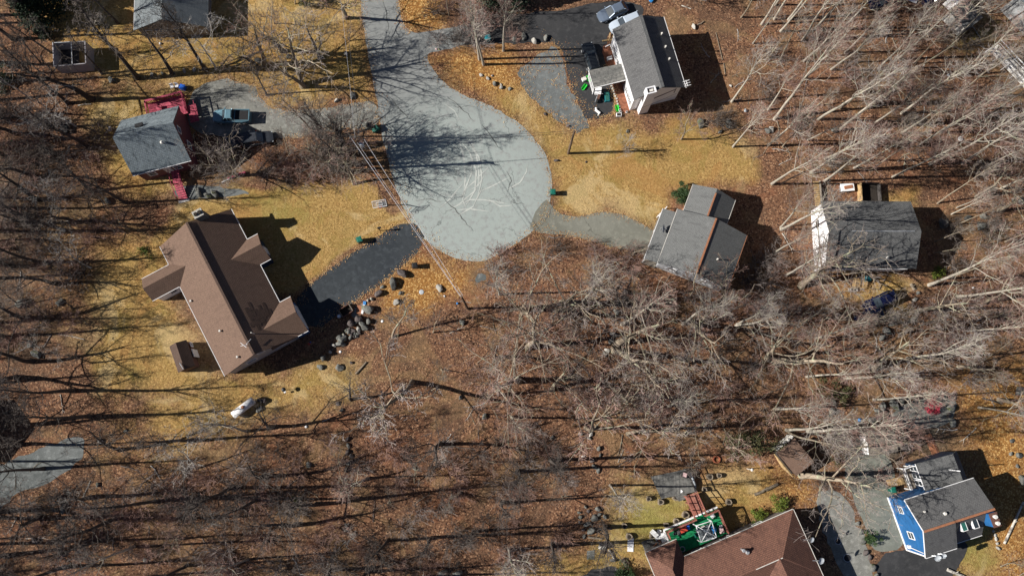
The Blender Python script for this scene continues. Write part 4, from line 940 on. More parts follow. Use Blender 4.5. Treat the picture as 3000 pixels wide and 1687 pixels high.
for i in range(2): add_kind('darkoak', 75+i, 13, .24, 'oak', 'bark3', 'twig4')
add_kind('vase', 80, 10, .24, 'vase', 'bark1', 'twig1'); add_kind('snag', 90, 8, .22, 'snag', 'bark1', 'twig1')
TREES = []
rt = random.Random(11)
def tree(kind, base, h=None, lean=None, rz=None, idx=None, region='wood'):
    """base: world xy; lean: world xy offset of the top"""
    lst = KIND[kind]; k = rt.randrange(len(lst)) if idx is None else idx % len(lst); tm, cm, Hn = lst[k]
    h = h or Hn*rt.uniform(.85, 1.15); s_ = h/Hn
    r = thing('bare_tree', 'bare tree', 'tree', (base[0], base[1], 0))
    lean = lean or (rt.gauss(0, .035)*h, rt.gauss(0, .035)*h)
    d = Vector((lean[0], lean[1], h)).normalized()
    q = Vector((0,0,1)).rotation_difference(d); rzq = Matrix.Rotation(rt.uniform(0, 6.283) if rz is None else rz, 4, 'Z')
    r.matrix_world = Matrix.Translation((base[0], base[1], 0)) @ q.to_matrix().to_4x4() @ rzq @ Matrix.Diagonal((s_*rt.uniform(.92,1.08), s_*rt.uniform(.92,1.08), s_, 1))
    for nm, me in (('trunk', tm), ('crown', cm)):
        o = bpy.data.objects.new(nm, me); COL.objects.link(o); o.parent = r
    TREES.append((r, kind, h, region)); return r
def tree_px(kind, b, t, idx=None, region='wood', hmax=20, hmin=5):
    base, top = lift(b, t, hmin, hmax); ln = Vector((top.x-base.x, top.y-base.y))
    h = top.z
    if ln.length > h*.35: ln = ln*(h*.35/ln.length)
    return tree(kind, (base.x, base.y), h*1.04, (ln.x*1.04, ln.y*1.04), idx=idx, region=region)
Lm = [] # (kind, tile, bx, by, tx, ty)
Lm += [('dark',1,1040,590,520,0),('dark',1,1560,530,1230,0),('birch',1,1630,520,1450,60),('dark',1,890,180,560,-160),('dark',1,345,210,-40,-140),('darkoak',1,700,750,0,260),
 ('dark',1,390,400,0,140),('dark',1,320,490,60,180),('vase',1,1790,1330,1630,1130),('dark',1,690,1440,300,1080),('thin',1,500,450,240,160),('dark',1,770,560,500,250),('birch',1,700,230,730,60),
 ('oak',2,350,650,150,130),('thin',2,480,1030,180,640),('small',2,710,310,700,180),('tall',2,1720,490,1650,30),('tall',2,1688,450,1600,-60),('tall',2,1870,385,1855,-60),
 ('thin',2,1460,120,1430,-140),('dark',2,80,720,-40,470),('dark',2,640,1090,560,900),('darkoak',2,660,1230,560,1030),('darkoak',2,600,1290,420,1160),('darkoak',2,780,1150,700,980),('dark',2,560,1180,420,1050),
 ('tall',3,1660,770,1934,380),('tall',3,1670,1110,1950,800),('thin',3,1740,970,1900,820),('small',3,1280,1050,1370,860),('birch',3,860,1125,865,1000),('thin',3,1900,1160,2020,1010),('tall',3,1820,330,1990,60),('small',3,910,1120,915,1040),
 ('tall',4,50,900,520,240),('tall',4,270,465,600,60),('thin',4,90,460,330,60),('tall',4,380,900,950,460),('snag',4,810,790,1130,500),('thin',4,540,820,860,520),('tall',4,790,940,1260,640),('thin',4,960,1110,1390,750),
 ('tall',4,1220,1240,1934,880),('tall',4,1640,1260,2050,1030),('tall',4,430,1200,900,990),('tall',4,30,1390,440,1120),('thin',4,100,1390,480,1240),('snag',4,1255,440,1430,290),('tall',4,1420,290,1760,-20),
 ('tall',4,1470,870,1934,520),('tall',4,0,1100,340,820),('tall',4,1590,580,1990,270),('thin',4,0,440,130,220),('thin',4,850,140,990,-60),('tall',4,300,1060,640,900),('tall',4,0,830,220,500),('small',4,1700,420,1934,300),
 ('oak',7,375,840,345,600),('tall',7,530,840,680,560),('oak',7,100,880,110,680),('oak',7,520,850,690,760),('tall',7,830,1000,1120,820),('oak',7,790,1150,1130,1040),('oak',7,770,1195,1200,1220),('tall',7,1290,1000,1560,820),
 ('oak',7,1350,990,1760,1030),('tall',7,1700,1000,1990,800),('tall',7,1690,1010,1980,960),('oak',7,125,1175,300,1130),('oak',7,50,1420,110,1350),('small',7,1350,780,1440,600),('small',7,1560,820,1660,620),('oak',7,930,900,960,760),
 ('tall',8,1215,705,1960,420),('tall',8,95,270,330,20),('tall',8,100,285,560,40),('oak',8,250,710,720,450),('thin',8,1260,375,1560,250),('thin',8,1255,460,1470,400),('tall',8,1425,120,1680,-20),('tall',8,1385,170,1700,30),
 ('thin',8,1425,245,1750,80),('oak',8,1130,900,1620,840),('thin',8,990,1075,1330,990),('oak',8,1440,1320,1830,1240),('tall',8,1510,1050,1990,1020),('oak',8,50,1280,560,1260),('oak',8,0,1260,380,1120),('thin',8,180,1160,330,1040),
 ('oak',8,800,1340,1300,1210),('tall',8,570,1410,1040,1420),('thin',8,1600,1290,1860,1060),('thin',8,500,960,800,940),('thin',8,1470,940,1700,900),('small',8,340,560,560,420),('small',8,330,640,520,540),('small',8,700,640,800,480),
 ('birch',9,1480,640,1215,180),('birch',9,290,930,240,560),('birch',9,1645,1070,1620,760),('darkoak',9,440,910,330,800),('birch',9,620,860,560,600),('small',9,160,920,20,760),
 ('darkoak',10,720,120,600,60),('snag',10,670,770,690,420),('birch',10,1370,600,1350,250),('oak',10,1000,900,980,870),('small',10,880,350,870,310),('birch',10,780,1200,700,1080),('oak',10,640,620,560,560),('small',10,1200,750,1240,400),
 ('snag',11,512,315,480,190),('oak',11,380,850,340,830),('small',11,560,330,750,290),('small',11,870,380,1040,440),('oak',11,820,60,960,40),('oak',11,1640,130,1700,60),('small',11,1280,390,1420,420),('small',11,1620,480,1830,470),
 ('tall',12,300,360,980,330),('tall',12,140,350,620,330),('thin',12,155,365,560,460),('thin',12,520,490,980,500),('oak',12,255,690,860,830),('tall',12,50,190,420,180),('small',12,310,170,420,30),('small',12,1760,1380,1934,1300),('small',12,1900,1449,1990,1250),
 ('tall',6,1840,775,1850,600),('small',6,1800,1240,1860,1200),('small',6,1400,1340,1420,1310),('small',6,1340,1060,1380,960),('oak',6,1850,1240,1900,1200),('small',6,1030,1100,1010,930),('small',6,1180,1430,1010,1370),
 ('small',5,700,130,560,-60),('darkoak',5,380,980,200,860),('dark',5,150,860,-60,680),('birch',5,480,1240,330,1190),('birch',5,300,1180,180,1130),('dark',5,700,1290,500,1220),('darkoak',5,560,880,420,760)]
for k, n, bx, by, tx, ty in Lm: tree_px(k, T(n, bx, by), T(n, tx, ty))
Lh = [ # upright trees: kind, tile, base, height
 ('oak',2,60,490,16),('oak',2,190,385,15),('darkoak',2,20,520,15),('oak',2,365,655,15),('darkoak',2,500,1035,14),('dark',2,600,1090,14),('darkoak',2,650,1180,15),('oak',2,590,1240,14),('oak',2,760,1250,11),('oak',2,740,1390,11),('oak',2,790,1090,10),('darkoak',2,700,1130,14),
 ('oak',2,640,1260,15),('dark',2,690,1290,14),('darkoak',1,1300,560,15),('dark',1,100,300,17),('darkoak',1,60,900,16),('darkoak',1,120,1010,16),('dark',1,40,1180,17),('darkoak',1,260,1330,15),('dark',1,30,620,17),
 ('darkoak',5,300,60,16),('darkoak',5,560,230,15),('dark',5,520,300,16),('darkoak',5,100,560,16),('darkoak',5,420,690,15),('darkoak',5,180,960,17),('dark',5,60,1100,17),('darkoak',5,250,1280,16),('darkoak',5,120,1400,16),('dark',5,20,300,17),
 ('darkoak',9,-60,320,16),('dark',9,40,330,16),('darkoak',9,160,460,15),('dark',9,330,640,15),('darkoak',9,60,960,17),('darkoak',9,-40,1000,17),('darkoak',9,300,1000,16),('darkoak',9,700,860,15),('darkoak',9,60,1300,16),('dark',9,500,1380,16),
 ('darkoak',9,900,500,14),('darkoak',9,1500,860,15),('darkoak',10,120,330,14),('darkoak',10,60,700,15),('dark',10,20,870,15),('darkoak',10,300,1060,15),('darkoak',10,1400,450,16),('darkoak',10,560,1400,14),('dark',10,1000,1180,14),
 ('darkoak',1,-60,480,16),('dark',1,-80,760,17),('darkoak',1,300,960,13),('darkoak',1,-60,120,16)]
for k, n, bx, by, h in Lh: q = G(T(n, bx, by)); tree(k, (q.x, q.y), h)
keep = [ # clearings that take no scattered tree (overview pixels)
 [(880,-80),(1040,-80),(1100,100),(1300,200),(1450,300),(1560,400),(1920,430),(1900,620),(1650,640),(1400,600),(1250,680),(1200,780),(960,800),(900,900),(700,960),(560,1010),(250,900),(330,560),(700,440),(860,380),(470,330),(480,200),(880,240)],
 [(1420,60),(1830,30),(1850,330),(1500,340)], [(1600,430),(1900,430),(1900,800),(1590,800)], [(2030,480),(2340,480),(2340,800),(2040,770)], [(1540,1170),(2070,1140),(2220,1500),(1540,1500)],
 [(2180,1130),(2576,1080),(2576,1500),(2180,1500)], [(480,180),(960,200),(960,350),(480,350)], [(270,210),(680,200),(640,480),(280,480)], [(0,1000),(240,1060),(200,1290),(0,1300)],[(2200,960),(2420,960),(2420,1130),(2200,1130)],[(140,120),(280,120),(280,250),(140,250)],[(300,-60),(560,-60),(560,100),(300,100)]]
keepw = [VP(k) for k in keep]
def inpoly(x, y, poly):
    c = False; n = len(poly); j = n-1
    for i in range(n):
        xi, yi = poly[i][:2]; xj, yj = poly[j][:2]
        if (yi > y) != (yj > y) and x < (xj-xi)*(y-yi)/(yj-yi)+xi: c = not c
        j = i
    return c
def scatter(poly, n, dmin, fn, seed, avoid=True, pts=None):
    rs = random.Random(seed); pw = VP(poly); xs = [p[0] for p in pw]; ys = [p[1] for p in pw]; out = pts if pts is not None else []; got = 0; tries = 0
    while got < n and tries < n*60:
        tries += 1; x, y = rs.uniform(min(xs), max(xs)), rs.uniform(min(ys), max(ys))
        if not inpoly(x, y, pw) or (avoid and any(inpoly(x, y, k) for k in keepw)): continue
        if any((x-a)**2+(y-b)**2 < dmin*dmin for a, b in out): continue
        out.append((x, y)); fn(x, y, rs); got += 1
tp = [(t[0].matrix_world.translation.x, t[0].matrix_world.translation.y) for t in TREES]
def rnd_tree(choices, reg, hs=(.8, 1.1)):
    def f(x, y, rs):
        k = rs.choice(choices); tree(k, (x, y), KIND[k][0][2]*rs.uniform(*hs), region=reg)
    return f
scatter([(1850,-60),(2640,-60),(2640,460),(2000,460),(1900,300),(1850,200)], 72, 1.8, rnd_tree(['tall','tall','thin','tall','thin','small'], 'upper right'), 1, True, tp)
scatter([(1950,440),(2640,440),(2640,1080),(2350,1000),(1950,860)], 30, 2.2, rnd_tree(['tall','thin','oak','small'], 'right'), 2, True, tp)
scatter([(980,700),(1300,640),(1640,640),(1900,780),(2200,820),(2200,1080),(2050,1160),(1560,1180),(960,1060)], 12, 3.0, rnd_tree(['tall','oak','small','tall','small'], 'middle'), 3, True, tp)
scatter([(560,1060),(1540,1100),(1560,1320),(1300,1420),(700,1500),(-60,1500),(-60,1300),(380,1120)], 32, 3.2, rnd_tree(['tall','small','dark','dark','tall'], 'lower'), 4, True, tp)
scatter([(-60,230),(160,250),(300,330),(280,480),(420,560),(260,640),(230,900),(330,1060),(-60,1100)], 20, 3.2, rnd_tree(['dark','dark','birch','dark','small'], 'left'), 5, True, tp)
scatter([(560,-80),(880,-80),(880,230),(640,200),(570,130)], 7, 3.5, rnd_tree(['oak','birch','small'], 'top'), 6, True, tp)
scatter([(-330,-200),(-30,-200),(-30,1500),(-330,1500)], 30, 4.5, rnd_tree(['dark','darkoak'], 'beyond the left edge'), 7, False, tp)
scatter([(1060,-90),(1840,-90),(1760,20),(1200,60),(1080,20)], 9, 3, rnd_tree(['tall','small','thin'], 'top middle'), 8, False, tp)
scatter([(640,300),(880,350),(860,430),(680,440),(600,400)], 1, 2.5, rnd_tree(['small','darkoak'], 'gravel driveway'), 9, False, tp)
scatter([(-60,-200),(900,-200),(900,-90),(-60,-90)], 7, 5, rnd_tree(['dark','oak'], 'beyond the top edge'), 10, False, tp)

# past 300 trees: the ones outside the frame and the smallest become one far stand of trees
def merge_rest(limit=298):
    def vis(t):
        x, y = PIX(t[0].matrix_basis.translation); inside = -40 < x < 3040 and -40 < y < 1727
        return (1000 if inside else 0)+t[2]*(1.3 if t[1] in ('tall','oak','vase') else 1)
    TREES.sort(key=vis, reverse=True); rest = TREES[limit:]; del TREES[limit:]
    if not rest: return
    Vs, Ls, Lt, Mi = [], [], [], []; nv = 0; mats = []
    for r, k, h, g in rest:
        mw = np.array(r.matrix_basis)
        for c in [c for c in bpy.data.objects if c.parent == r]:
            me = c.data; a = np.empty(len(me.vertices)*3, np.float32); me.vertices.foreach_get('co', a); a = a.reshape(-1, 3) @ mw[:3,:3].T+mw[:3,3]
            l = np.empty(len(me.loops), np.int32); me.loops.foreach_get('vertex_index', l); t = np.empty(len(me.polygons), np.int32); me.polygons.foreach_get('loop_total', t); mi = np.empty(len(me.polygons), np.int32); me.polygons.foreach_get('material_index', mi)
            mp = []
            for m_ in me.materials:
                if m_ not in mats: mats.append(m_)
                mp.append(mats.index(m_))
            Vs.append(a); Ls.append(l+nv); Lt.append(t); Mi.append(np.array(mp)[mi]); nv += len(a); bpy.data.objects.remove(c)
        bpy.data.objects.remove(r)
    Vs, Ls, Lt, Mi = np.concatenate(Vs), np.concatenate(Ls), np.concatenate(Lt), np.concatenate(Mi)
    me = bpy.data.meshes.new('bare_trees'); me.vertices.add(len(Vs)); me.vertices.foreach_set('co', Vs.astype(np.float32).ravel()); me.loops.add(len(Ls)); me.loops.foreach_set('vertex_index', Ls.astype(np.int32)); me.polygons.add(len(Lt))
    me.polygons.foreach_set('loop_start', np.concatenate([[0], np.cumsum(Lt)[:-1]]).astype(np.int32)); me.polygons.foreach_set('loop_total', Lt); 
    for m_ in mats: me.materials.append(m_)
    me.polygons.foreach_set('material_index', Mi.astype(np.int32)); me.update(calc_edges=True); me.validate()
    o = bpy.data.objects.new('bare_woodland', me); COL.objects.link(o); tag(o, 'small bare trees filling in the woods and standing beyond the picture edges', 'trees', kind='stuff')
bpy.context.view_layer.update(); merge_rest()

# ------------------------------------------------------------------ bare undergrowth shrubs
def grow_shrub(seed, hh):
    rs = random.Random(seed); mb = MB()
    for i in range(34):
        a = rs.uniform(0, 6.28); r_ = rs.uniform(0, .35)*hh; p = Vector((math.cos(a)*r_, math.sin(a)*r_, 0)); d = Vector((math.cos(a)*rs.uniform(.1,.9), math.sin(a)*rs.uniform(.1,.9), 1)).normalized(); L = hh*rs.uniform(.6, 1)
        pts = [p]
        for k in range(3): d = (d+Vector((rs.gauss(0,.2), rs.gauss(0,.2), rs.gauss(0,.1)))).normalized(); pts.append(pts[-1]+d*L/3)
        mb.tube(pts, [.022,.018,.014,.008], 3, 0, False)
        for k in range(9):
            t = rs.uniform(.5, 3); q = pts[int(min(2, t))].lerp(pts[int(min(2, t))+1], t-int(min(2, t))); dd = (d+Vector((rs.gauss(0,.8), rs.gauss(0,.8), rs.gauss(0,.5)))).normalized(); l2 = L*rs.uniform(.15,.4)
            mb.tube([q, q+dd*l2*.5, q+dd*l2+Vector((0,0,.05))], [.011,.010,.008], 3, 0, False)
    return mb
SHM = [grow_shrub(i, 2.4).mesh('shrub', M[('twig2', 'twig4', 'twig1', 'twig2')[i % 4]]) for i in range(4)]
SHRUBS = []
def shrub(x, y, rs, s_=None, idx=None):
    o = bpy.data.objects.new('bare_shrub', SHM[rs.randrange(4) if idx is None else idx]); COL.objects.link(o); s_ = s_ or rs.uniform(.6, 1.25)
    o.location = (x, y, 0); o.rotation_euler = (0, 0, rs.uniform(0, 6.28)); o.scale = (s_*rs.uniform(1,1.4), s_*rs.uniform(1,1.4), s_); o['category'] = 'shrub'; SHRUBS.append(o)
shp = []
for poly, n in (([(660,392),(880,380),(890,450),(720,465),(640,445)], 13), ([(1230,600),(1640,640),(1700,760),(1900,800),(2000,1100),(1300,1100),(1180,760)], 36), ([(1900,640),(2040,640),(2040,860),(1840,780)], 12), ([(-40,250),(280,330),(250,600),(220,800),(-40,900)], 56),
                ([(-40,1280),(700,1100),(1400,1100),(1500,1330),(1250,1449),(-40,1449)], 95), ([(1080,20),(1340,0),(1300,120),(1090,110)], 14), ([(2060,1080),(2300,1060),(2260,1200),(2060,1220)], 12), ([(1900,100),(2560,60),(2560,460),(1950,440)], 26), ([(2340,480),(2560,480),(2560,980),(2200,980),(2340,760)], 20),
                ([(1780,280),(1880,280),(1880,340),(1780,340)], 2)):
    scatter(poly, n, 1.3, shrub, 100+n, False, shp)

# ------------------------------------------------------------------ evergreens and leafy bushes
def leafball(seed, rx, rz, n, size, z0=0.1, hollow=.35, tall=False):
    rs = random.Random(seed); mb = MB(); cl = [(rs.gauss(0,.5)*rx, rs.gauss(0,.5)*rx, rs.uniform(.2,1)*rz, rs.uniform(.3,.55)*rx) for _ in range(16)]
    for _ in range(n):
        if tall:
            z = rs.random()**.8; r_ = (1-z)*rx*rs.uniform(.25, 1)*(1+.25*math.sin(z*40)); a = rs.uniform(0, 6.28); c = Vector((math.cos(a)*r_, math.sin(a)*r_, z0+z*rz))
        else:
            q = rs.choice(cl); d = Vector((rs.gauss(0,1), rs.gauss(0,1), rs.gauss(0,1))).normalized()*q[3]*rs.uniform(hollow, 1); c = Vector((q[0], q[1], q[2]))+d; c.z = max(z0, c.z)
        u = Vector((rs.gauss(0,1), rs.gauss(0,1), rs.gauss(0,.6))).normalized(); v = u.cross(Vector((rs.gauss(0,1), rs.gauss(0,1), rs.gauss(0,1)))).normalized(); s_ = size*rs.uniform(.6, 1.3)
        mb.face([c-u*s_, c-v*s_*.45, c+u*s_, c+v*s_*.45])
    return mb
def bush(label, cat, b, rx, rz, n, size, mat, seed=1, tall=False, name='evergreen_bush', trunk=True):
    p = G(b); r = thing(name, label, cat, (p.x, p.y, 0)); leafball(seed, rx, rz, n, size, .15, tall=tall).build('foliage' if not tall else 'crown', M[mat], r)
    if trunk:
        mb = MB(); mb.tube([(0,0,-.1),(0,0,rz*.8)], [.06+rz*.012,.02], 6); mb.build('stem' if not tall else 'trunk', M['bark3'], r)
    return r
bush('round dark green bush at the upper left corner of the grey house', 'bush', Z('E',570,230), 1.3, 1.3, 2600, .11, 'leaf_g', 1)
bush('tall dark spruce near the top left corner casting a wide black shadow', 'evergreen tree', T(1,330,150), 3.0, 11, 9000, .22, 'leaf_d', 2, True, 'spruce_tree')
bush('second dark spruce just right of the top left one, cut by the top edge', 'evergreen tree', T(1,470,20), 2.8, 10, 7000, .22, 'leaf_d', 3, True, 'spruce_tree')
bush('small dark green juniper below the two spruces, left of the open shed frame', 'bush', T(1,330,270), 1.2, 1.2, 1500, .12, 'leaf_d', 4)
bush('dim green bush at the left edge, below the spruces', 'bush', T(1,40,610), 1.6, 1.5, 1800, .13, 'leaf_d', 5)
bush('yellow green bush behind the upper edge of the red brown hipped roof', 'bush', T(12,70,905), 1.1, 1.2, 1300, .10, 'leaf_y', 6)
bush('yellow green bush nearest the green deck, at the eave of the red brown roof', 'bush', T(11,1860,990), 1.0, 1.2, 1200, .10, 'leaf_y', 7)
bush('bright crimson shrub on the grey patio above the blue house', 'bush', T(12,1235,190), 1.0, 1.0, 900, .09, 'leaf_r', 8, name='red_shrub')
bush('dark green bush at the bottom edge below the stacked logs', 'bush', T(11,850,1430), 1.4, 1.4, 2000, .12, 'leaf_g', 9)
bush('small green bush in the stone edging beside the blue house driveway', 'bush', T(12,770,1160), .9, 1.0, 1200, .10, 'leaf_g', 10)
bush('olive clump of low conifer in the wood right of the brown house lawn', 'bush', T(11,1740,450), 2.4, 2.4, 2600, .13, 'leaf_o', 11)
bush('dark conifers standing at the top edge left of the black driveway', 'bush', T(3,30,20), 2.5, 6, 5000, .18, 'leaf_d', 12, True, 'spruce_tree')
bush('dark conifer at the top edge between the road and the silver hatchback', 'bush', T(2,1780,30), 2.2, 6, 4200, .18, 'leaf_d', 13, True, 'spruce_tree')
bush('mossy yellow green clump by the right end of the white gabled house', 'bush', T(8,1280,620), .9, .7, 900, .1, 'leaf_y', 14, trunk=False)
bush('mossy yellow green clump left of the brown house chimney', 'bush', T(5,1090,440), .8, .35, 600, .09, 'leaf_y', 15, trunk=False)
bush('olive green shrub at the top edge left of the road', 'bush', T(2,390,10), 1.6, 2.2, 1600, .13, 'leaf_o', 16)
bush('dark olive bush on the slope above the crimson shrub patio', 'bush', T(12,530,60), 1.5, 1.5, 1500, .12, 'leaf_o', 17)
bush('small yellow green clump left of the grey trailer in the lower right', 'bush', T(12,530,560), 1.0, .8, 900, .1, 'leaf_o', 18)
bush('tiny green sprig in the lower wood below the lawn', 'bush', T(10,320,880), .55, .4, 500, .08, 'leaf_y', 19, trunk=False)

# ------------------------------------------------------------------ stones, logs and stumps
def rock_mesh(seed):
    bm = bmesh.new(); bmesh.ops.create_icosphere(bm, subdivisions=3, radius=1); rs = random.Random(seed)
    pl = [(Vector((rs.gauss(0,1), rs.gauss(0,1), rs.gauss(0,.7))).normalized(), rs.uniform(.5, .8)) for _ in range(13)]
    for v in bm.verts:
        for n_, d in pl:
            k = v.co.dot(n_)
            if k > d: v.co -= n_*(k-d)*.97
        v.co *= 1+.08*noise.noise(v.co*2.2+Vector((seed*7,0,0)))+.05*noise.noise(v.co*6)
    me = bpy.data.meshes.new('boulder'); bm.to_mesh(me); bm.free(); return me
ROCK = {}
for mt in ('stone', 'stone_d', 'stone_l'):
    for i in range(4):
        me = rock_mesh(i+1); me.materials.append(M[mt]); ROCK.setdefault(mt, []).append(me)
ROCKS = []; rr_ = random.Random(5)
def rock(b, w, h=None, mt='stone', long=1.0, ang=None, z=0, label=None, group=None):
    p = G(b); o = bpy.data.objects.new('boulder', rr_.choice(ROCK[mt])); COL.objects.link(o); h = h or w*rr_.uniform(.35, .6)
    o.location = (p.x, p.y, h*.3+z); o.scale = (w/2*long, w/2/long**.5, h*.75); o.rotation_euler = (0, 0, rr_.uniform(0, 6.28) if ang is None else R_(ang))
    o['category'] = 'boulder'; ROCKS.append((o, mt, w, label, group)); return o
for n, x, y, w, mt in ((6,1110,620,1.9,'stone_d'),(6,1040,700,2.0,'stone'),(6,930,765,1.6,'stone_d'),(6,955,718,.9,'stone'),(6,1090,765,.9,'stone'),(6,1385,728,1.5,'stone_l'),(6,1060,835,1.4,'stone_l'),(6,850,885,2.1,'stone'),
 (6,1560,985,1.2,'stone'),(6,490,1320,1.3,'stone'),(6,635,1328,1.6,'stone'),(6,510,1255,1.0,'stone'),(6,640,1125,1.5,'stone'),(6,720,1290,.7,'stone_d'),(6,715,970,.5,'stone'),
 (5,815,70,1.3,'stone'),(5,460,835,1.5,'stone'),(5,170,850,2.2,'stone'),(5,1580,35,1.4,'stone'),(5,1630,25,1.6,'stone'),(5,230,1150,1.6,'stone'),(5,280,1230,1.8,'stone'),
 (2,680,408,1.0,'stone_l'),(2,485,440,1.3,'stone'),(2,730,730,1.5,'stone'),(2,610,760,.9,'stone_l'),(2,1700,570,.9,'stone_l'),(2,1750,595,.8,'stone_l'),(2,1800,635,1.0,'stone'),(2,1855,665,.9,'stone_l'),(2,1915,675,.8,'stone'),(2,20,460,1.4,'stone'),(2,245,430,1.0,'stone'),(2,1850,640,.5,'stone_l'),(2,1785,575,.5,'stone_l'),
 (3,20,305,1.4,'stone'),(3,90,285,1.5,'stone'),(3,165,315,1.3,'stone_l'),(3,255,290,1.2,'stone'),(3,1370,205,1.0,'stone_l'),(3,1425,940,1.9,'stone'),(3,1635,945,1.8,'stone'),(3,1570,1000,.9,'stone'),(3,1650,650,.6,'stone_l'),(3,420,955,.6,'stone_d'),(3,250,865,.7,'stone_d'),(3,870,995,.7,'stone'),(3,1930,990,1.3,'stone'),(3,560,1225,.5,'stone_d'),(3,335,1215,.8,'stone_d'),
 (4,20,985,1.3,'stone_l'),(4,500,985,1.4,'stone'),(8,1320,240,2.2,'stone'),(8,1600,265,2.0,'stone'),(8,1500,200,1.4,'stone'),(8,1620,190,1.3,'stone'),(8,1900,70,1.6,'stone'),(8,1860,60,1.4,'stone'),(8,950,945,1.4,'stone'),(8,890,1050,1.6,'stone'),(8,860,1100,1.3,'stone'),(8,925,1000,1.2,'stone'),(8,1085,970,1.3,'stone'),(8,1105,815,1.0,'stone_l'),(8,1130,765,.8,'stone'),
 (9,765,435,1.0,'stone_l'),(9,740,760,.8,'stone'),(9,950,355,.7,'stone'),(9,480,940,1.4,'stone'),(9,420,950,1.2,'stone'),(9,470,1280,1.3,'stone'),(9,270,1180,1.5,'stone_d'),(9,1100,1330,1.0,'stone'),
 (10,40,125,1.2,'stone_d'),(10,30,190,1.3,'stone'),(10,1725,250,1.2,'stone'),(10,1545,105,.9,'stone'),(10,1410,1425,1.6,'stone'),(10,1520,1430,1.5,'stone'),(10,400,610,1.2,'stone'),(10,1200,640,.8,'stone'),
 (11,515,378,1.0,'stone'),(11,595,385,.9,'stone_l'),(11,580,410,.8,'stone'),(11,605,580,1.0,'stone_d'),(11,620,625,1.1,'stone'),(11,650,650,1.0,'stone'),(11,540,545,.6,'stone_l'),(11,665,540,.6,'stone'),(11,300,410,1.0,'stone'),(11,655,490,.9,'stone'),
 (11,645,945,1.1,'stone'),(11,620,1010,1.5,'stone'),(11,565,1060,1.2,'stone'),(11,515,1005,.8,'stone'),(11,505,970,.7,'stone'),(11,600,1105,1.6,'stone'),(11,535,1100,.7,'stone_d'),(11,545,1150,.8,'stone'),(11,660,985,.8,'stone'),(11,700,1000,.9,'stone'),(11,690,1215,1.9,'stone_l'),(11,760,1330,1.0,'stone'),(11,740,1090,.7,'stone_d'),(11,555,930,.6,'stone'),(11,510,1045,.6,'stone_d'),(11,575,960,.7,'stone_d'),
 (12,860,170,1.6,'stone'),(12,945,155,1.9,'stone'),(12,1010,130,1.1,'stone'),(12,1060,110,1.0,'stone'),(12,1120,95,1.7,'stone'),(12,1180,85,.9,'stone_l'),(12,820,200,1.1,'stone'),(12,780,270,1.5,'stone'),(12,1320,90,2.0,'stone'),(12,1395,95,1.4,'stone'),(12,1375,185,1.6,'stone'),(12,1390,300,1.7,'stone'),(12,1360,240,1.0,'stone_d'),
 (12,675,1055,.9,'stone'),(12,695,1115,1.1,'stone'),(12,715,1190,1.2,'stone'),(12,735,1270,1.1,'stone_d'),(12,765,1310,.9,'stone_d'),(12,785,1385,1.5,'stone'),(12,815,1449,1.2,'stone'),(12,1890,540,1.3,'stone'),(12,1830,530,.8,'stone'),(12,1840,430,1.0,'stone'),(12,1915,730,1.5,'stone'),(12,1880,620,.8,'stone'),(12,1900,60,2.2,'stone'),(12,1920,220,1.6,'stone'),(12,480,210,1.6,'stone'),(12,490,140,1.2,'stone'),
 (1,1150,570,.9,'stone'),(1,1230,562,.8,'stone'),(1,1300,550,.9,'stone'),(1,1395,538,.9,'stone_l'),(1,1470,530,.9,'stone_l'),(1,1540,525,.8,'stone'),(1,850,610,1.4,'stone'),(5,1500,5,1.6,'stone'),
 (10,690,420,.9,'stone_d'),(10,700,470,.9,'stone'),(10,692,520,1.0,'stone_d'),(10,722,545,.9,'stone_d'),(10,700,600,.9,'stone'),(10,682,650,1.0,'stone_d'),(10,672,720,.9,'stone'),(10,645,200,.8,'stone'),(10,620,150,.9,'stone_d'),
 (7,860,760,1.1,'stone_d'),(7,820,850,1.1,'stone_d'),(7,790,905,1.2,'stone'),(7,765,1080,1.3,'stone_l'),(7,745,1130,1.2,'stone'),(7,720,1195,1.1,'stone_l'),(7,705,1225,.9,'stone'),(7,840,800,.9,'stone_d'),
 (12,1700,1110,.6,'stone_l'),(12,1712,1140,.6,'stone_l'),(12,1720,1170,.7,'stone_l'),(12,1728,1205,.6,'stone_l'),(12,1735,1240,.7,'stone_l')):
    rock(T(n, x, y), w*.8, None, mt, rr_.uniform(1.0, 1.35))
for x, y, w, mt in ((880,560,1.6,'stone_d'),(710,650,1.5,'stone_d'),(960,660,1.3,'stone'),(1000,720,1.5,'stone'),(880,770,1.0,'stone_l'),(820,620,.8,'stone'),(1100,600,1.1,'stone'),(470,940,1.2,'stone'),(550,960,1.5,'stone'),(540,880,.7,'stone_l'),
  (470,1070,1.2,'stone'),(360,1100,.8,'stone_l'),(660,820,.9,'stone'),(690,760,.7,'stone_d'),(620,800,.7,'stone'),(780,790,.8,'stone_d'),(800,860,.6,'stone'),(720,870,.7,'stone_d'),(860,860,.7,'stone'),(700,930,.8,'stone'),(790,920,.6,'stone_d'),(560,1080,.9,'stone'),(900,840,.6,'stone_d'),(280,1240,.6,'stone_l'),(320,1190,.5,'stone_d'),(1070,140,.6,'stone_l'),(1160,120,.7,'stone_l'),(640,750,.6,'stone'),(740,820,.7,'stone_d'),(840,910,.6,'stone'),(120,1370,1.1,'stone')):
    rock(Z('N', x, y), w*.85, w*.55, mt, rr_.uniform(1, 1.25), group=None)
STK = []
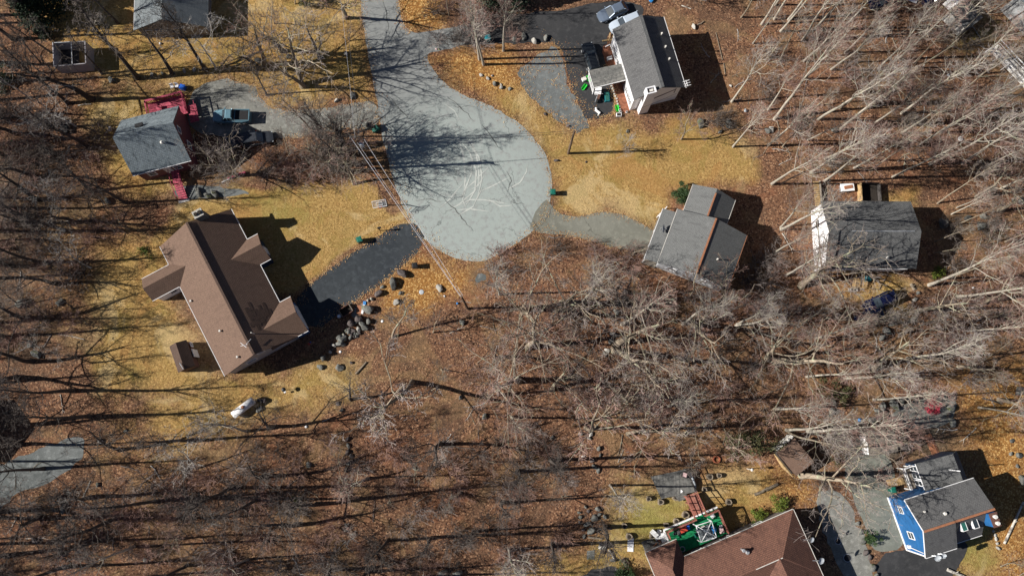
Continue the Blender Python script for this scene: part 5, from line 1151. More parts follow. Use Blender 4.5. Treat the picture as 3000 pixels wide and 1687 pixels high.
for i in range(5):
    rs_k = random.Random(200+i); mb = MB(); L_ = 1.0; p0 = Vector((0,0,.05)); pts = [p0]
    for k in range(4): pts.append(pts[-1]+Vector((.7, rs_k.gauss(0,.16), rs_k.uniform(0,.04))))
    mb.tube(pts, [.06,.05,.04,.03,.015], 5, 0, False)
    for k in (1,2,3): q = pts[k]; d_ = Vector((.5, rs_k.choice((-1,1))*rs_k.uniform(.3,.6), .1)); mb.tube([q, q+d_*.6, q+d_*1.1+Vector((0,0,-.05))], [.03,.02,.01], 4, 0, False)
    STK.append(mb.mesh('fallen_branch', M[('bark2','bark1','twig3','bark1','twig1')[i]]))
STICKS = []
def stick(x, y, rs):
    o = bpy.data.objects.new('fallen_branch', STK[rs.randrange(5)]); COL.objects.link(o); o.location = (x, y, 0); o.rotation_euler = (0, 0, rs.uniform(0, 6.28)); k = rs.uniform(.5, 1.2); o.scale = (k, k, k); o['category'] = 'branch'; STICKS.append(o)
for poly, n in (([(1840,60),(2560,60),(2560,470),(1900,420)], 40), ([(1950,560),(2560,800),(2560,1080),(2000,1080)], 16), ([(1100,700),(1900,820),(2000,1180),(1000,1150)], 40), ([(0,1100),(1000,1080),(1500,1200),(1400,1440),(0,1440)], 40), ([(0,300),(250,300),(250,1000),(0,1000)], 20), ([(1770,140),(1850,140),(1850,300),(1790,300)], 8)):
    scatter(poly, n, 1.5, stick, 300+n, False, [])
def stump(b, w, h, label, hollow=True):
    p = G(b); r = thing('tree_stump', label, 'stump', (p.x, p.y, 0), rr_.uniform(0, 6), 'stump planters round the lower lawn'); mb = MB(); n = 14
    o_ = [w/2*(1+.08*math.sin(3*a+w*9)+rr_.uniform(-.05,.05)) for a in [6.283*k/n for k in range(n)]]; c = [(math.cos(6.283*k/n), math.sin(6.283*k/n)) for k in range(n)]
    for k in range(n):
        j = (k+1) % n; mb.face([(c[k][0]*o_[k]*1.12,c[k][1]*o_[k]*1.12,0),(c[j][0]*o_[j]*1.12,c[j][1]*o_[j]*1.12,0),(c[j][0]*o_[j],c[j][1]*o_[j],h),(c[k][0]*o_[k],c[k][1]*o_[k],h)])
        mb.face([(c[k][0]*o_[k],c[k][1]*o_[k],h),(c[j][0]*o_[j],c[j][1]*o_[j],h),(c[j][0]*o_[j]*.62,c[j][1]*o_[j]*.62,h-.04),(c[k][0]*o_[k]*.62,c[k][1]*o_[k]*.62,h-.04)])
    mb.build('log', M['stumpw'], r); mb = MB(); mb.face([(c[k][0]*o_[k]*.63, c[k][1]*o_[k]*.63, h-.045) for k in range(n)]); mb.build('soil_fill', M['soil'], r); return r
for x, y, w, t_ in ((1120,890,.75,'stump planter at the lower left corner of the grey platform'),(1235,855,.8,'stump planter against the lower edge of the grey platform'),(1450,795,.6,'small stump right of the grey platform'),(1632,890,.75,'stump standing alone on the orange grass right of the red footbridge'),
  (1308,985,.85,'stump planter left of the red footbridge'),(1238,1035,.75,'stump between the red footbridge and the deck corner'),(1162,1065,.7,'stump nearest the upper left edge of the green deck'),(847,1070,.7,'stump on the left side of the lawn, the upper one'),(882,1150,.8,'stump just above the white panel on the lawn'),
  (1058,1145,.75,'stump just left of the white junk by the deck'),(1030,865,.6,'low stump with a long shadow left of the platform'),(1490,700,.8,'tall dark stump right of the platform rail'),(1560,690,.6,'dark stump furthest right above the lawn')):
    stump(T(11,x,y), w, .55, t_)
def log(a, b, r0, label, mat='stumpw', z=None, group=None, r1=None):
    p, q = G(a), G(b); z = r0*.8 if z is None else z; rs = random.Random(int(a[0]*7)); m_ = (p+q)/2+Vector((rs.uniform(-.1,.1), rs.uniform(-.1,.1), 0)); mb = MB()
    d = q-p; mb.tube([(0,0,z),(m_.x-p.x,m_.y-p.y,z+.03),(d.x,d.y,z)], [r0,r0*.92,r1 or r0*.8], 8)
    k = m_-p; mb.tube([(k.x,k.y,z),(k.x+.3,k.y+.25,z+.3)], [r0*.35,r0*.15], 5)
    o = mb.build('fallen_log', M[mat]); o.location = p; return tag(o, label, 'log', group)
log(T(6,755,1375),T(6,835,1285),.13,'two pale fallen poles crossed left of the lower wood','stumpw')
log(T(11,1830,835),T(11,1930,785),.2,'split grey log lying on the orange grass above the hipped roof')
log(T(12,-20,800),T(12,70,755),.22,'grey log continuing from the split log above the hipped roof')
log(T(12,1780,1205),T(12,1925,890),.16,'thin bleached pole right of the blue house','bark2')
log(T(12,1350,1400),T(12,1470,1449),.22,'pale log at the bottom edge below the blue house lawn','bark2')
log(T(11,830,1320),T(11,870,1390),.28,'short stout log beside the dark green bush at the bottom edge')
log(T(11,730,1250),T(11,770,1320),.14,'forked driftwood log below the pale heart shaped boulder','bark2')
log(T(11,575,1155),T(11,680,1168),.15,'log edging the lower side of the stone garden ring')
log(T(8,1075,695),T(8,1100,738),.22,'short pale log below the white gabled house')
log(T(5,430,1075),T(5,640,1115),.05,'thin pale branch on the ground left of the brown house lawn','bark2')
log(T(3,1590,455),T(3,1540,250),.06,'thin brown stick right of the white house shadow'); log(T(3,1610,560),T(3,1600,480),.07,'short brown stick right of the white house shadow')
log(T(3,1280,45),T(3,1350,70),.08,'bleached branch on the leaves above the white house','bark2'); log(T(3,1400,190),T(3,1450,165),.1,'short dark log beside the pale boulder right of the white house')
log(T(10,560,260),T(10,500,285),.06,'pale broken stick below the lawn edge','bark2'); log(T(12,75,180),T(12,390,205),.13,'bleached trunk lying left of the stone patio','bark2')
log(T(9,80,200),T(9,20,230),.05,'thin stick near the left edge shadow'); log(T(4,1030,760),T(4,1090,660),.14,'dark leaning log in the upper right wood','bark3')
log(T(12,1620,110),T(12,1760,150),.12,'dark log on the slope right of the stone patio','bark3'); log(T(1,590,800),T(1,690,788),.07,'pale branch in the left wood above the roof','bark2'); log(T(1,140,940),T(1,210,935),.1,'short pale log at the left edge','bark2')

# ------------------------------------------------------------------ vehicles
def vehicle(label, b, ang, kind, paint, L=4.4, W_=1.8, group='parked cars'):
    """ang: world direction of the nose"""
    p = G(b); r = thing('parked_car' if kind != 'pickup' else 'pickup_truck', label, 'car' if kind != 'pickup' else 'truck', (p.x, p.y, 0), R_(ang), group)
    Hc = {'hatch': 1.45, 'suv': 1.75, 'pickup': 1.75}[kind]; belt = {'hatch': .88, 'suv': 1.05, 'pickup': 1.08}[kind]
    def ring(x, z0, z1, w0, w1): return [(x,-w0,z0),(x,-w1,z1),(x,w1,z1),(x,w0,z0)]
    xs = [(-.5,.55),(-.485,.80),(-.42,.93),(-.3,1),(0,1),(.25,1),(.38,.96),(.46,.84),(.5,.6)]
    hood = {'hatch': .62, 'suv': .78, 'pickup': .80}[kind]
    def top(t): 
        if t > .2: return belt-(belt-hood)*min(1, (t-.2)/.3)**1.6
        if t < -.44: return belt-.06
        return belt
    mb = MB(); prev = None
    for t, k in xs:
        w = W_/2*k; zt = top(t); c = [(t*L,-w*.93,.28),(t*L,-w,.55),(t*L,-w*.98,zt-.08),(t*L,-w*.84,zt),(t*L,w*.84,zt),(t*L,w*.98,zt-.08),(t*L,w,.55),(t*L,w*.93,.28)]
        if prev:
            for i in range(7): mb.face([prev[i],c[i],c[i+1],prev[i+1]])
            mb.face([prev[7],c[7],c[0],prev[0]])
        else: mb.face(c[::-1])
        prev = c
    mb.face(prev); body = mb.build('body', M[paint], r, True)
    x0, x1, rx0, rx1 = {'hatch': (-.46,.20,-.34,.02), 'suv': (-.49,.20,-.44,.06), 'pickup': (-.08,.24,-.05,.13)}[kind]
    w0, w1 = W_*.42, W_*.35; g = MB(); A = [(x0*L,-w0,belt),(x1*L,-w0,belt),(x1*L,w0,belt),(x0*L,w0,belt)]; B = [(rx0*L,-w1,Hc-.06),(rx1*L,-w1,Hc-.06),(rx1*L,w1,Hc-.06),(rx0*L,w1,Hc-.06)]
    for i in range(4): j = (i+1) % 4; g.face([A[i],A[j],B[j],B[i]])
    g.face(B); g.build('windows', M['glass'], r)
    mb = MB(); C0 = [(rx0*L+.02,-w1+.03,Hc-.055),(rx1*L-.02,-w1+.03,Hc-.055),(rx1*L-.02,w1-.03,Hc-.055),(rx0*L+.02,w1-.03,Hc-.055)]; C1 = [(rx0*L+.12,-w1+.14,Hc),(rx1*L-.14,-w1+.14,Hc),(rx1*L-.14,w1-.14,Hc),(rx0*L+.12,w1-.14,Hc)]
    for i in range(4): j = (i+1) % 4; mb.face([C0[i],C0[j],C1[j],C1[i]])
    mb.face(C1)
    for y in (-1, 1):
        mb.bar((x1*L,y*w0,belt),(rx1*L,y*w1,Hc-.04),.08); mb.bar((x0*L,y*w0,belt),(rx0*L,y*w1,Hc-.04),.10); xm = (x0+x1)/2*L; mb.bar((xm,y*w0,belt),(xm*.9,y*w1,Hc-.04),.08)
    mb.build('roof', M[paint], r, False)
    if kind == 'pickup':
        mb = MB(); mb.box(-.47*L,-W_*.38,belt+.004,-.11*L,W_*.38,belt+.012); mb.build('bed_floor', M['black'], r); mb = MB()
        for q in ((-.49*L,-W_*.45,-.1*L,-W_*.39),(-.49*L,W_*.39,-.1*L,W_*.45),(-.495*L,-W_*.4,-.475*L,W_*.4)): mb.box(q[0],q[1],belt,q[2],q[3],belt+.22)
        mb.build('bed_wall', M[paint], r)
    for x in (-.31*L, .31*L):
        for y in (-1, 1):
            mb = MB(); mb.tube([(x,y*(W_/2-.2),.32),(x,y*(W_/2+.01),.32)],[.32,.32],16); t_ = mb.build('wheel', M['rubber'], r); mb = MB(); mb.tube([(x,y*(W_/2+.005),.32),(x,y*(W_/2+.025),.32)],[.2,.18],12); mb.build('rim', M['metal'], t_)
    for y in (-1, 1):
        mb = MB(); mb.rbox((.465*L,y*W_*.34,hood-.12),.16,.3,.12,-y*.3); mb.build('headlight', M['dishm'], r); mb = MB(); mb.rbox((-.478*L,y*W_*.37,belt-.25),.1,.2,.2); mb.build('tail_light', M['red_pl'], r)
        mb = MB(); mb.rbox((.17*L,y*(W_/2+.08),belt-.02),.14,.2,.13); mb.build('mirror', M[paint], r)
    return r
M['silver'] = plain('silver_paint', (.20,.25,.33), .06, 2, .28, .5); M['whitecar'] = plain('white_car_paint', (.42,.48,.56), .05, 2, .3); M['blackcar'] = plain('black_car_paint', (.012,.014,.017), .2, 2, .15, 0, 0, .8)
M['tealcar'] = plain('pale_blue_paint', (.13,.24,.30), .15, 2, .35, .3); M['navycar'] = plain('navy_paint', (.006,.009,.035), .2, 2, .2); M['graycar'] = plain('dark_grey_paint', (.04,.045,.055), .2, 2, .3)
vehicle('silver hatchback parked furthest up beside the white house, partly under twigs', T(3,755,108), 205, 'hatch', 'silver', 4.5)
vehicle('white car half hidden under the upper corner of the white house roof', T(3,848,196), 203, 'suv', 'whitecar', 4.5, 1.85)
vehicle('black car with red tail lights parked just above the porch roof of the white house', T(3,592,455), 105, 'suv', 'blackcar', 4.6, 1.85)
vehicle('pale blue pickup truck on the gravel driveway right of the blue grey roof', T(1,1765,895), 180, 'pickup', 'tealcar', 5.2, 1.9)
vehicle('dark grey car below the pale blue pickup, hidden by twigs', T(1,1840,1065), 195, 'hatch', 'graycar', 4.4)
vehicle('dark car at the end of the gravel driveway, left of the thin tree', T(2,20,1065), 10, 'suv', 'graycar', 4.5)
vehicle('navy blue car under branches below the white gabled house', T(8,825,835), 205, 'suv', 'navycar', 4.5)
vehicle('blue car in the brush below the navy one', T(8,760,945), 200, 'hatch', 'navycar', 4.3)
vehicle('blue car standing at the top edge in the upper right', T(4,860,25), 200, 'hatch', 'navycar', 4.3)
vehicle('dark blue van at the top edge, right of the other blue car', T(4,1260,-5), 200, 'suv', 'navycar', 4.6)

# ------------------------------------------------------------------ bins
BINS = None
def wheelie(label, b, ang, mat='bin_green', lid=None, tip=None, h=1.05):
    p = G(b); r = thing('trash_bin', label, 'trash bin', (p.x, p.y, 0), R_(ang), 'wheeled trash bins')
    mb = MB(); mb.rbox((0,0,.12),.52,.56,h-.12,0,0,1.22); mb.build('bin_body', M[mat], r); mb = MB()
    mb.rbox((.01,0,h),.74,.74,.05); mb.rbox((.02,0,h+.05),.62,.6,.05,0,0,.8); mb.build('lid', M[lid or mat], r)
    mb = MB(); mb.bar((-.42,-.26,h-.02),(-.42,.26,h-.02),.05); mb.build('handle', M[lid or mat], r)
    for y in (-.26,.26):
        mb = MB(); mb.tube([(-.28,y-.04,.13),(-.28,y+.04,.13)],[.13,.13],12); mb.build('wheel', M['rubber'], r)
    if tip: r.rotation_euler = (0, R_(tip), R_(ang)); r.location.z = .30
    return r
wheelie('green trash bin on the lawn beside the dark driveway', T(6,790,372), 20, h=1.15)
wheelie('open dark green trash bin at the corner of the gravel driveway and the road', T(2,865,965), 0, lid='black')
wheelie('green trash bin fallen beside the roadside brush below the open one', T(2,880,1005), 40, tip=80)
wheelie('green trash bin standing at the right edge of the turning circle', T(3,305,1449+16), 0)
wheelie('teal trash bin under the trees right of the road, near the top', T(2,1750,310), 10, 'teal_pl')
wheelie('dark trash bin with pale lid edge standing below the dark driveway', T(6,1205,565), 5, 'black', 'black', None, 1.0)
wheelie('teal bin beside the wooden steps below the white gabled house', T(8,730,665), 0, 'teal_pl')
wheelie('green bin in the gravel left of the blue house', T(12,915,795), 10)

# ------------------------------------------------------------------ utility poles and wires
def pole(label, b, t, arms=True, transformer=False, h=None):
    base, top = lift(b, t, 5, 14); ln = top-base
    r = thing('utility_pole', label, 'utility pole', base, 0, 'utility poles around the turning circle'); mb = MB()
    mb.tube([(0,0,-.2),(ln.x*.5,ln.y*.5,ln.z*.5),(ln.x,ln.y,ln.z)],[.19,.165,.13],10); mb.build('pole', M['pole'], r)
    c = Vector((ln.x,ln.y,ln.z))*.97
    if arms:
        mb = MB(); mb.bar(c+Vector((-.9,.35,0)),c+Vector((.9,-.35,0)),.12); a = mb.build('crossarm', M['brownwood'], r); mb = MB()
        for k in (-.85,0,.85): q = c+Vector((k,-k*.39,.06)); mb.tube([q,q+Vector((0,0,.22))],[.06,.04],8)
        mb.build('insulator', M['dishm'], a)
    if transformer:
        q = c*.9+Vector((.32,.05,0)); mb = MB(); mb.tube([q-Vector((0,0,.95)),q],[.27,.27],14); mb.tube([q,q+Vector((0,0,.08))],[.29,.2],14); mb.build('transformer', M['dishm'], r)
        mb = MB(); mb.tube([q+Vector((.05,.05,0)),q+Vector((.1,.1,.3))],[.05,.03],6); mb.build('bushing', M['metal'], r)
    return base, top
bA, tA = pole('wooden utility pole with transformer beside the road, left of the turning circle', T(2,855,1275), T(2,760,1055), True, True)
bB, tB = pole('wooden utility pole on the grass right of the turning circle, with a long straight shadow', Z and T(3,424,1160), T(3,472,990), False)
bC, tC = pole('wooden utility pole at the edge of the lower wood, below the turning circle', T(6,1600,882), T(6,1552,790), False)
def wire(label, a, b, sag, r, mat, group):
    a, b = Vector(a), Vector(b); mb = MB(); n = 24; mb.tube([(a.lerp(b, k/n)+Vector((0,0,-sag*4*(k/n)*(1-k/n)))) for k in range(n+1)], [r]*(n+1), 4, 0, False)
    return tag(mb.build('power_line', M[mat]), label, 'power line', group)
N0 = G(T(2,640,-120), tA.z-.2); gw = 'power lines over the road'
wire('upper pale wire from the transformer pole to the pole below the turning circle', tA+Vector((-.7,.2,0)), tC+Vector((-.1,0,0)), .5, .026, 'wire', gw)
wire('middle pale wire from the transformer pole to the pole below the turning circle', tA+Vector((-.2,.1,-.6)), tC+Vector((0,0,-.4)), .6, .014, 'wire', gw)
wire('rightmost pale wire running down beside the turning circle', tA+Vector((.9,.1,-.2)), tC+Vector((.25,0,-.3)), .5, .021, 'wire', gw)
wire('left wire running up from the transformer pole to the top edge', tA+Vector((-.2,.2,.1)), N0+Vector((-.25,0,0)), .5, .014, 'wire', gw)
wire('right wire running up from the transformer pole to the top edge', tA+Vector((.3,.1,-.3)), N0+Vector((.1,0,-.3)), .6, .022, 'wire_d', gw)
wire('upper thin wire crossing the turning circle', tA+Vector((.2,.1,0)), tB, .5, .018, 'wire_d', gw); wire('lower thin wire crossing the turning circle', tA+Vector((.2,0,-.8)), tB-Vector((0,0,.7)), .6, .018, 'wire_d', gw)
wire('service wire from the right pole to the corner of the white house', tB-Vector((0,0,.5)), (23.0,42.4,5.2), .6, .016, 'wire_d', gw)

# ------------------------------------------------------------------ propane tank
def capsule(mb, a, b, r, n=16):
    a, b = Vector(a), Vector(b); d = (b-a).normalized(); pts = []; rs_ = []
    for k in range(5): t = math.pi/2*k/4; pts.append(a+d*(r*.8)*(1-math.sin(t)) if False else a+d*(r*.8*(1-math.cos(math.pi/2-t)))); rs_.append(max(.02, r*math.sin(t)))
    q = [b-d*(p-a).length for p in pts][::-1]; mb.tube(pts+q, rs_+rs_[::-1], n)
p = G(T(9,1855,180)); r = thing('propane_tank', 'long white propane tank with a rusty lid lying on the lawn below the brown house', 'tank', (p.x,p.y,0), R_(38))
mb = MB(); capsule(mb, (-1.6,0,.85), (1.6,0,.85), .52); tk = mb.build('tank', M['white'], r, True); mb = MB(); mb.tube([(.1,0,1.3),(.1,0,1.48),(.1,0,1.55)],[.22,.22,.1],12); mb.build('dome_lid', M['copper'], tk)
for x in (-1.0, 1.0): mb = MB(); mb.box(x-.1,-.4,0,x+.1,.4,.42); mb.build('leg', M['metal'], r)
rock(T(10,60,125), 1.0, .6, 'stone_d')
# ------------------------------------------------------------------ basketball hoop
b_, t_ = G(T(6,965,-45)), G(T(6,970,48)); r = thing('basketball_hoop', 'basketball hoop with a white outlined backboard at the road edge of the big lawn', 'basketball hoop', (b_.x, b_.y-3.4, 0), R_(10))
mb = MB(); mb.tube([(0,.6,0),(0,.6,2.2),(0,.15,3.3)],[.07,.07,.06],8); mb.build('pole', M['black'], r)
mb = MB(); mb.box(-.5,.3,0,.5,1.1,.18); mb.build('base', M['black'], r)
def tilt(pts): return pts
bb = MB(); bw, bh = .92, .58
def BP(u, v, o=0): return (u, -.05+v*.62-o*.6, 3.35+v*.62*.9+o*.6)
bb.face([BP(-bw,-bh),BP(bw,-bh),BP(bw,bh),BP(-bw,bh)]); bb.face([BP(-bw,-bh,-.05),BP(-bw,bh,-.05),BP(bw,bh,-.05),BP(bw,-bh,-.05)]); brd = bb.build('backboard', M['acrylic'], r)
mb = MB()
for s_, e in ((1.0,.04),(.42,.035)):
    c = [BP(-bw*s_,-bh*s_,.03),BP(bw*s_,-bh*s_,.03),BP(bw*s_,bh*s_,.03),BP(-bw*s_,bh*s_,.03)]
    for k in range(4): mb.bar(c[k], c[(k+1) % 4], e*1.2, .03)
mb.build('backboard_lines', M['white'], brd); mb = MB(); c = [Vector((.23*math.cos(a),-.5+.23*math.sin(a),3.05)) for a in [6.283*k/14 for k in range(15)]]; mb.tube(c,[.02]*15,5); mb.build('rim', M['red_pl'], r)

# ------------------------------------------------------------------ green deck, footbridge, platform behind the red roofed house
AN = R_(22.2); RH = Vector((36.2,-11.9,0)); U = Vector((math.cos(AN), math.sin(AN), 0)); Vn = Vector((-math.sin(AN), math.cos(AN), 0))
def rl(p): d = Vector((p.x,p.y,0))-RH; return (d.dot(U), d.dot(Vn))
dk = thing('green_deck', 'deck covered in bright green carpet with a red brown railing, behind the red brown roof', 'deck', RH, AN)
zd = 1.6; c = [rl(G(Z('I',*q), zd)) for q in ((425,885),(1075,590),(1235,945))]; x0, x1 = c[0][0], (c[1][0]+c[2][0])/2; yt = (c[0][1]+c[1][1])/2
mb = MB(); mb.prism([(x0,.05),(x1,.05),(x1,yt),(x0,yt)], zd-.18, zd); mb.build('floor', M['turf'], dk)
mb = MB(); mb.box(x0-.12,yt+.01,zd-.3,x1+.1,yt+.2,zd+.03); mb.box(x0-.2,.05,zd-.3,x0-.01,yt+.01,zd+.03); mb.build('edge_board', M['white'], dk)
gx0, gx1 = [rl(G(Z('I',*q), zd+.9))[0] for q in ((825,740),(930,690))]
mb = MB(); zr = zd+1.0; yi = yt-.12
for a, b in (((x0+.1,yi),(gx0,yi)),((gx1,yi),(x1-.1,yi)),((x1-.1,yi),(x1-.1,.2)),((x0+.1,yi),(x0+.1,2.3))):
    mb.bar((*a,zr),(*b,zr),.16,.07); mb.bar((*a,zd+.12),(*b,zd+.12),.06,.05); L_ = math.dist(a,b); n = int(L_/.2)
    for k in range(n+1): t = k/max(1,n); x = a[0]+(b[0]-a[0])*t; y = a[1]+(b[1]-a[1])*t; w = .1 if k % 8 == 0 else .05; mb.bar((x,y,zd),(x,y,zr+(.06 if k % 8 == 0 else 0)),w)
mb.build('railing', M['rail_red'], dk)
mb = MB()
for x in (x0+.2,(x0+x1)/2,x1-.2):
    for y in (.6,yt-.2): mb.box(x-.08,y-.08,0,x+.08,y+.08,zd-.2)
mb.build('post', M['wood_old'], dk)
# things on the deck
gz = thing('gazebo_frame', 'bare white canopy frame with crossed bars standing on the green deck', 'canopy frame', RH, AN)
q = [rl(G(Z('I',*k), zd+2.0)) for k in ((815,815),(1010,755),(1075,960),(880,1025))]; q2 = [(x*1.0, y) for x, y in q]; ap = (sum(x for x, y in q)/4, sum(y for x, y in q)/4)
mb = MB()
for k in range(4): mb.bar((*q[k],zd+2.0),(*q[(k+1)%4],zd+2.0),.08); mb.bar((*q[k],zd+2.0),(*ap,zd+2.35),.07)
mb.build('roof_bars', M['white'], gz)
for k in range(4): mb = MB(); mb.bar((*q[k],zd),(*q[k],zd+2.0),.08); mb.build('leg', M['white'], gz)
def dpos(x, y, z=zd): return rl(G(Z('I',x,y), z))
def dthing(name, label, cat, x, y, z=zd): u, v = dpos(x, y, z); w = RH+U*u+Vn*v; return thing(name, label, cat, (w.x,w.y,z), AN)
r = dthing('patio_table', 'dark grey rectangular table under the white canopy frame', 'table', 925, 900, zd+.7); r.location.z = zd
mb = MB(); mb.rbox((0,0,.66),1.9,1.5,.06); mb.build('tabletop', M['sh_slate'], r)
for x, y in ((-.8,-.6),(.8,-.6),(.8,.6),(-.8,.6)): mb = MB(); mb.box(x-.03,y-.03,0,x+.03,y+.03,.66); mb.build('leg', M['black'], r)
def chair(label, x, y, a, mat='offwhite'):
    r = dthing('deck_chair', label, 'chair', x, y, zd+.3); r.location.z = zd; r.rotation_euler.z = AN+R_(a); r['group'] = 'chairs on the green deck'
    mb = MB(); mb.rbox((0,0,.4),.52,.5,.06); mb.build('seat', M[mat], r); mb = MB(); mb.bar((-.24,.26,.7),(.24,.26,.7),.06,.6); mb.build('backrest', M[mat], r)
    for sx in (-.22,.22):
        for sy in (-.2,.22): mb = MB(); mb.bar((sx,sy,0),(sx,sy,.4),.05); mb.build('leg', M[mat], r)
    return r
chair('pale chair at the left of two below the dark table',940,965,180,'dishm'); chair('pale chair at the right of two below the dark table',1000,950,175,'dishm'); chair('green chair left of the dark table',820,930,80,'bin_green'); chair('white chair by the upper right railing of the green deck',1020,690,15,'white')
chair('dark chair above the dark table on the green deck',900,845,0,'offwhite')
def sack(name, label, cat, x, y, w, h, mat, seed, deck=True, group=None, z=zd):
    """draped / lumpy object"""
    me = rock_mesh(seed); me.materials.append(M[mat]); o = bpy.data.objects.new(name, me); COL.objects.link(o)
    if deck: u, v = dpos(x, y, z+h/2); w_ = RH+U*u+Vn*v
    else: w_ = G((x, y)); z = 0
    o.location = (w_.x,w_.y,z+h*.45); o.scale = (w/2,w/2,h*.5); o.rotation_euler = (0,0,seed*.7); return tag(o, label, cat, group)
sack('covered_grill', 'grill wrapped in a bright blue cover inside the canopy frame', 'grill', 1030, 860, 1.1, 1.0, 'tarp', 31)
sack('cloth_bundle', 'pink and white bundle of cushions at the right railing', 'bundle', 1140, 880, 1.2, .5, 'pinkcloth', 32); sack('cloth_bundle', 'small grey bundle above the pink one at the right railing', 'bundle', 1135, 830, .7, .4, 'dishm', 33)
sack('black_bag', 'black bag in the left corner of the green deck', 'bag', 600, 900, .9, .6, 'black', 34); sack('black_bag', 'second black bag against the left railing of the green deck', 'bag', 550, 915, .7, .5, 'graycar', 35)
def tub(label, x, y, mat, s_=.55):
    r = dthing('storage_tub', label, 'tub', x, y, zd+.3); r.location.z = zd; mb = MB(); mb.rbox((0,0,0),s_,s_*.8,s_*.7,0,0,1.15); mb.build('tub_body', M[mat], r); mb = MB(); mb.rbox((0,0,s_*.7),s_*1.2,s_*1.0,.05); mb.build('lid', M[mat], r); return r
tub('red tub beside the blue one at the upper railing of the green deck', 650, 855, 'red_pl', .75); tub('blue tub beside the red one at the upper railing of the green deck', 692, 835, 'blue_pl', .65)
r = dthing('hose_reel', 'pale ring of coiled hose in the shaded part of the green deck', 'hose', 642, 1110); mb = MB()
for k, rr2 in enumerate((.34,.27)): mb.tube([(rr2*math.cos(a),rr2*math.sin(a),.05+.04*k) for a in [6.283*j/16 for j in range(17)]],[.035]*17,6)
mb.build('coil', M['dishm'], r)
# white junk left of the deck
r = thing('plastic_playset', 'heap of white plastic panels against the left end of the green deck', 'playset', G(T(11,1145,1170)), AN)
mb = MB(); mb.rbox((0,0,0),2.0,1.7,.55); mb.rbox((-.9,1.15,0),.6,.9,.8,.4); mb.rbox((-.2,1.1,0),.5,.5,.35,.9); mb.rbox((.1,.1,.55),1.2,1.0,.12,.1); mb.build('panel', M['white'], r, bevel=.03)
r = thing('junk_table', 'dark table loaded with scrap left of the white plastic panels', 'table', G(T(11,1090,1205)), AN); mb = MB(); mb.rbox((0,0,.7),1.3,1.0,.05); mb.build('tabletop', M['wood_dark'], r); mb = MB()
for x, y, a in ((-.3,.1,.3),(.2,-.2,1.1),(.4,.3,2.0)): mb.rbox((x,y,.75),.5,.12,.1,a)
mb.build('scrap', M['copper'], r)
for x, y in ((-.55,-.4),(.55,-.4),(.55,.4),(-.55,.4)): mb = MB(); mb.box(x-.03,y-.03,0,x+.03,y+.03,.7); mb.build('leg', M['black'], r)
r = thing('wood_pallet', 'grey weathered pallet stack at the left corner of the hipped roof', 'pallet', G(T(11,1035,1215)), AN); mb = MB()
for k in range(7): mb.box(-.8+k*.23,-.7,.12,-.8+k*.23+.17,.7,.16)
for y in (-.65,0,.65): mb.box(-.8,y-.05,0,.78,y+.05,.12)
mb.build('slats', M['wood_grey'], r)
r = thing('roofing_sheet', 'white rectangular panel lying on the lawn left of the green deck', 'panel', G(T(11,895,1213)), R_(-4)); mb = MB(); mb.box(-.38,-.85,.03,.38,.85,.09)
for k in range(8): mb.box(-.38,-.8+k*.21,.09,.38,-.74+k*.21,.11)
mb.build('board', M['white'], r)
# grey platform
pf = thing('wooden_platform', 'weathered grey raised wooden platform above the red footbridge', 'platform', G(T(11,1215,760)), 0); o3 = G(T(11,1215,760))
pz = .9; cc = [G(T(11,*k), pz)-o3 for k in ((1050,700),(1310,645),(1385,815),(1128,868))]
mb = MB(); mb.prism([(k.x,k.y) for k in cc][::-1], pz-.12, pz); mb.build('floor', M['wood_grey'], pf); cc2 = [G(T(11,*k), pz-.3)-o3 for k in ((1225,840),(1310,815),(1330,862),(1262,888))]
mb = MB(); mb.prism([(k.x,k.y) for k in cc2][::-1], pz-.42, pz-.3); mb.build('lower_step', M['wood_grey'], pf)
mb = MB(); a, b = cc[1], cc[2]
for k in range(5): q = a.lerp(b, k/4); mb.bar((q.x,q.y,0),(q.x,q.y,pz+1.0),.1)
mb.bar((a.x,a.y,pz+1.0),(b.x,b.y,pz+1.0),.12,.06); mb.bar((a.x,a.y,pz+.5),(b.x,b.y,pz+.5),.06); mb.build('railing', M['wood_dark'], pf)
for k in cc: mb = MB(); mb.box(k.x*.93-.08,k.y*.93-.08,0,k.x*.93+.08,k.y*.93+.08,pz-.13); mb.build('post', M['wood_old'], pf)
o = G(T(11,1355,720)); r = thing('kayak', 'narrow pale boat standing along the right rail of the grey platform', 'kayak', o, R_(112)); mb = MB(); mb.tube([(-1.2,0,.5),(-.8,0,.55),(0,0,.6),(.8,0,.55),(1.2,0,.5)],[.03,.2,.26,.2,.03],8); mb.build('hull', M['dishm'], r, True)
r = thing('crate', 'patterned crate in the upper right corner of the grey platform', 'crate', G(T(11,1300,685), pz), R_(-20)); mb = MB(); mb.box(-.35,-.35,0,.35,.35,.45); mb.build('box', M['wood_dark'], r); mb = MB(); mb.box(-.25,-.25,.45,.25,.25,.47); mb.build('top_panel', M['pinkcloth'], r)
r = thing('paper_scrap', 'tiny white scrap lying on the grey platform', 'scrap', G(T(11,1278,810), pz), .4); mb = MB(); mb.face([(-.18,-.2,.02),(.2,-.12,.05),(.05,.25,.02)]); mb.build('paper', M['white'], r)
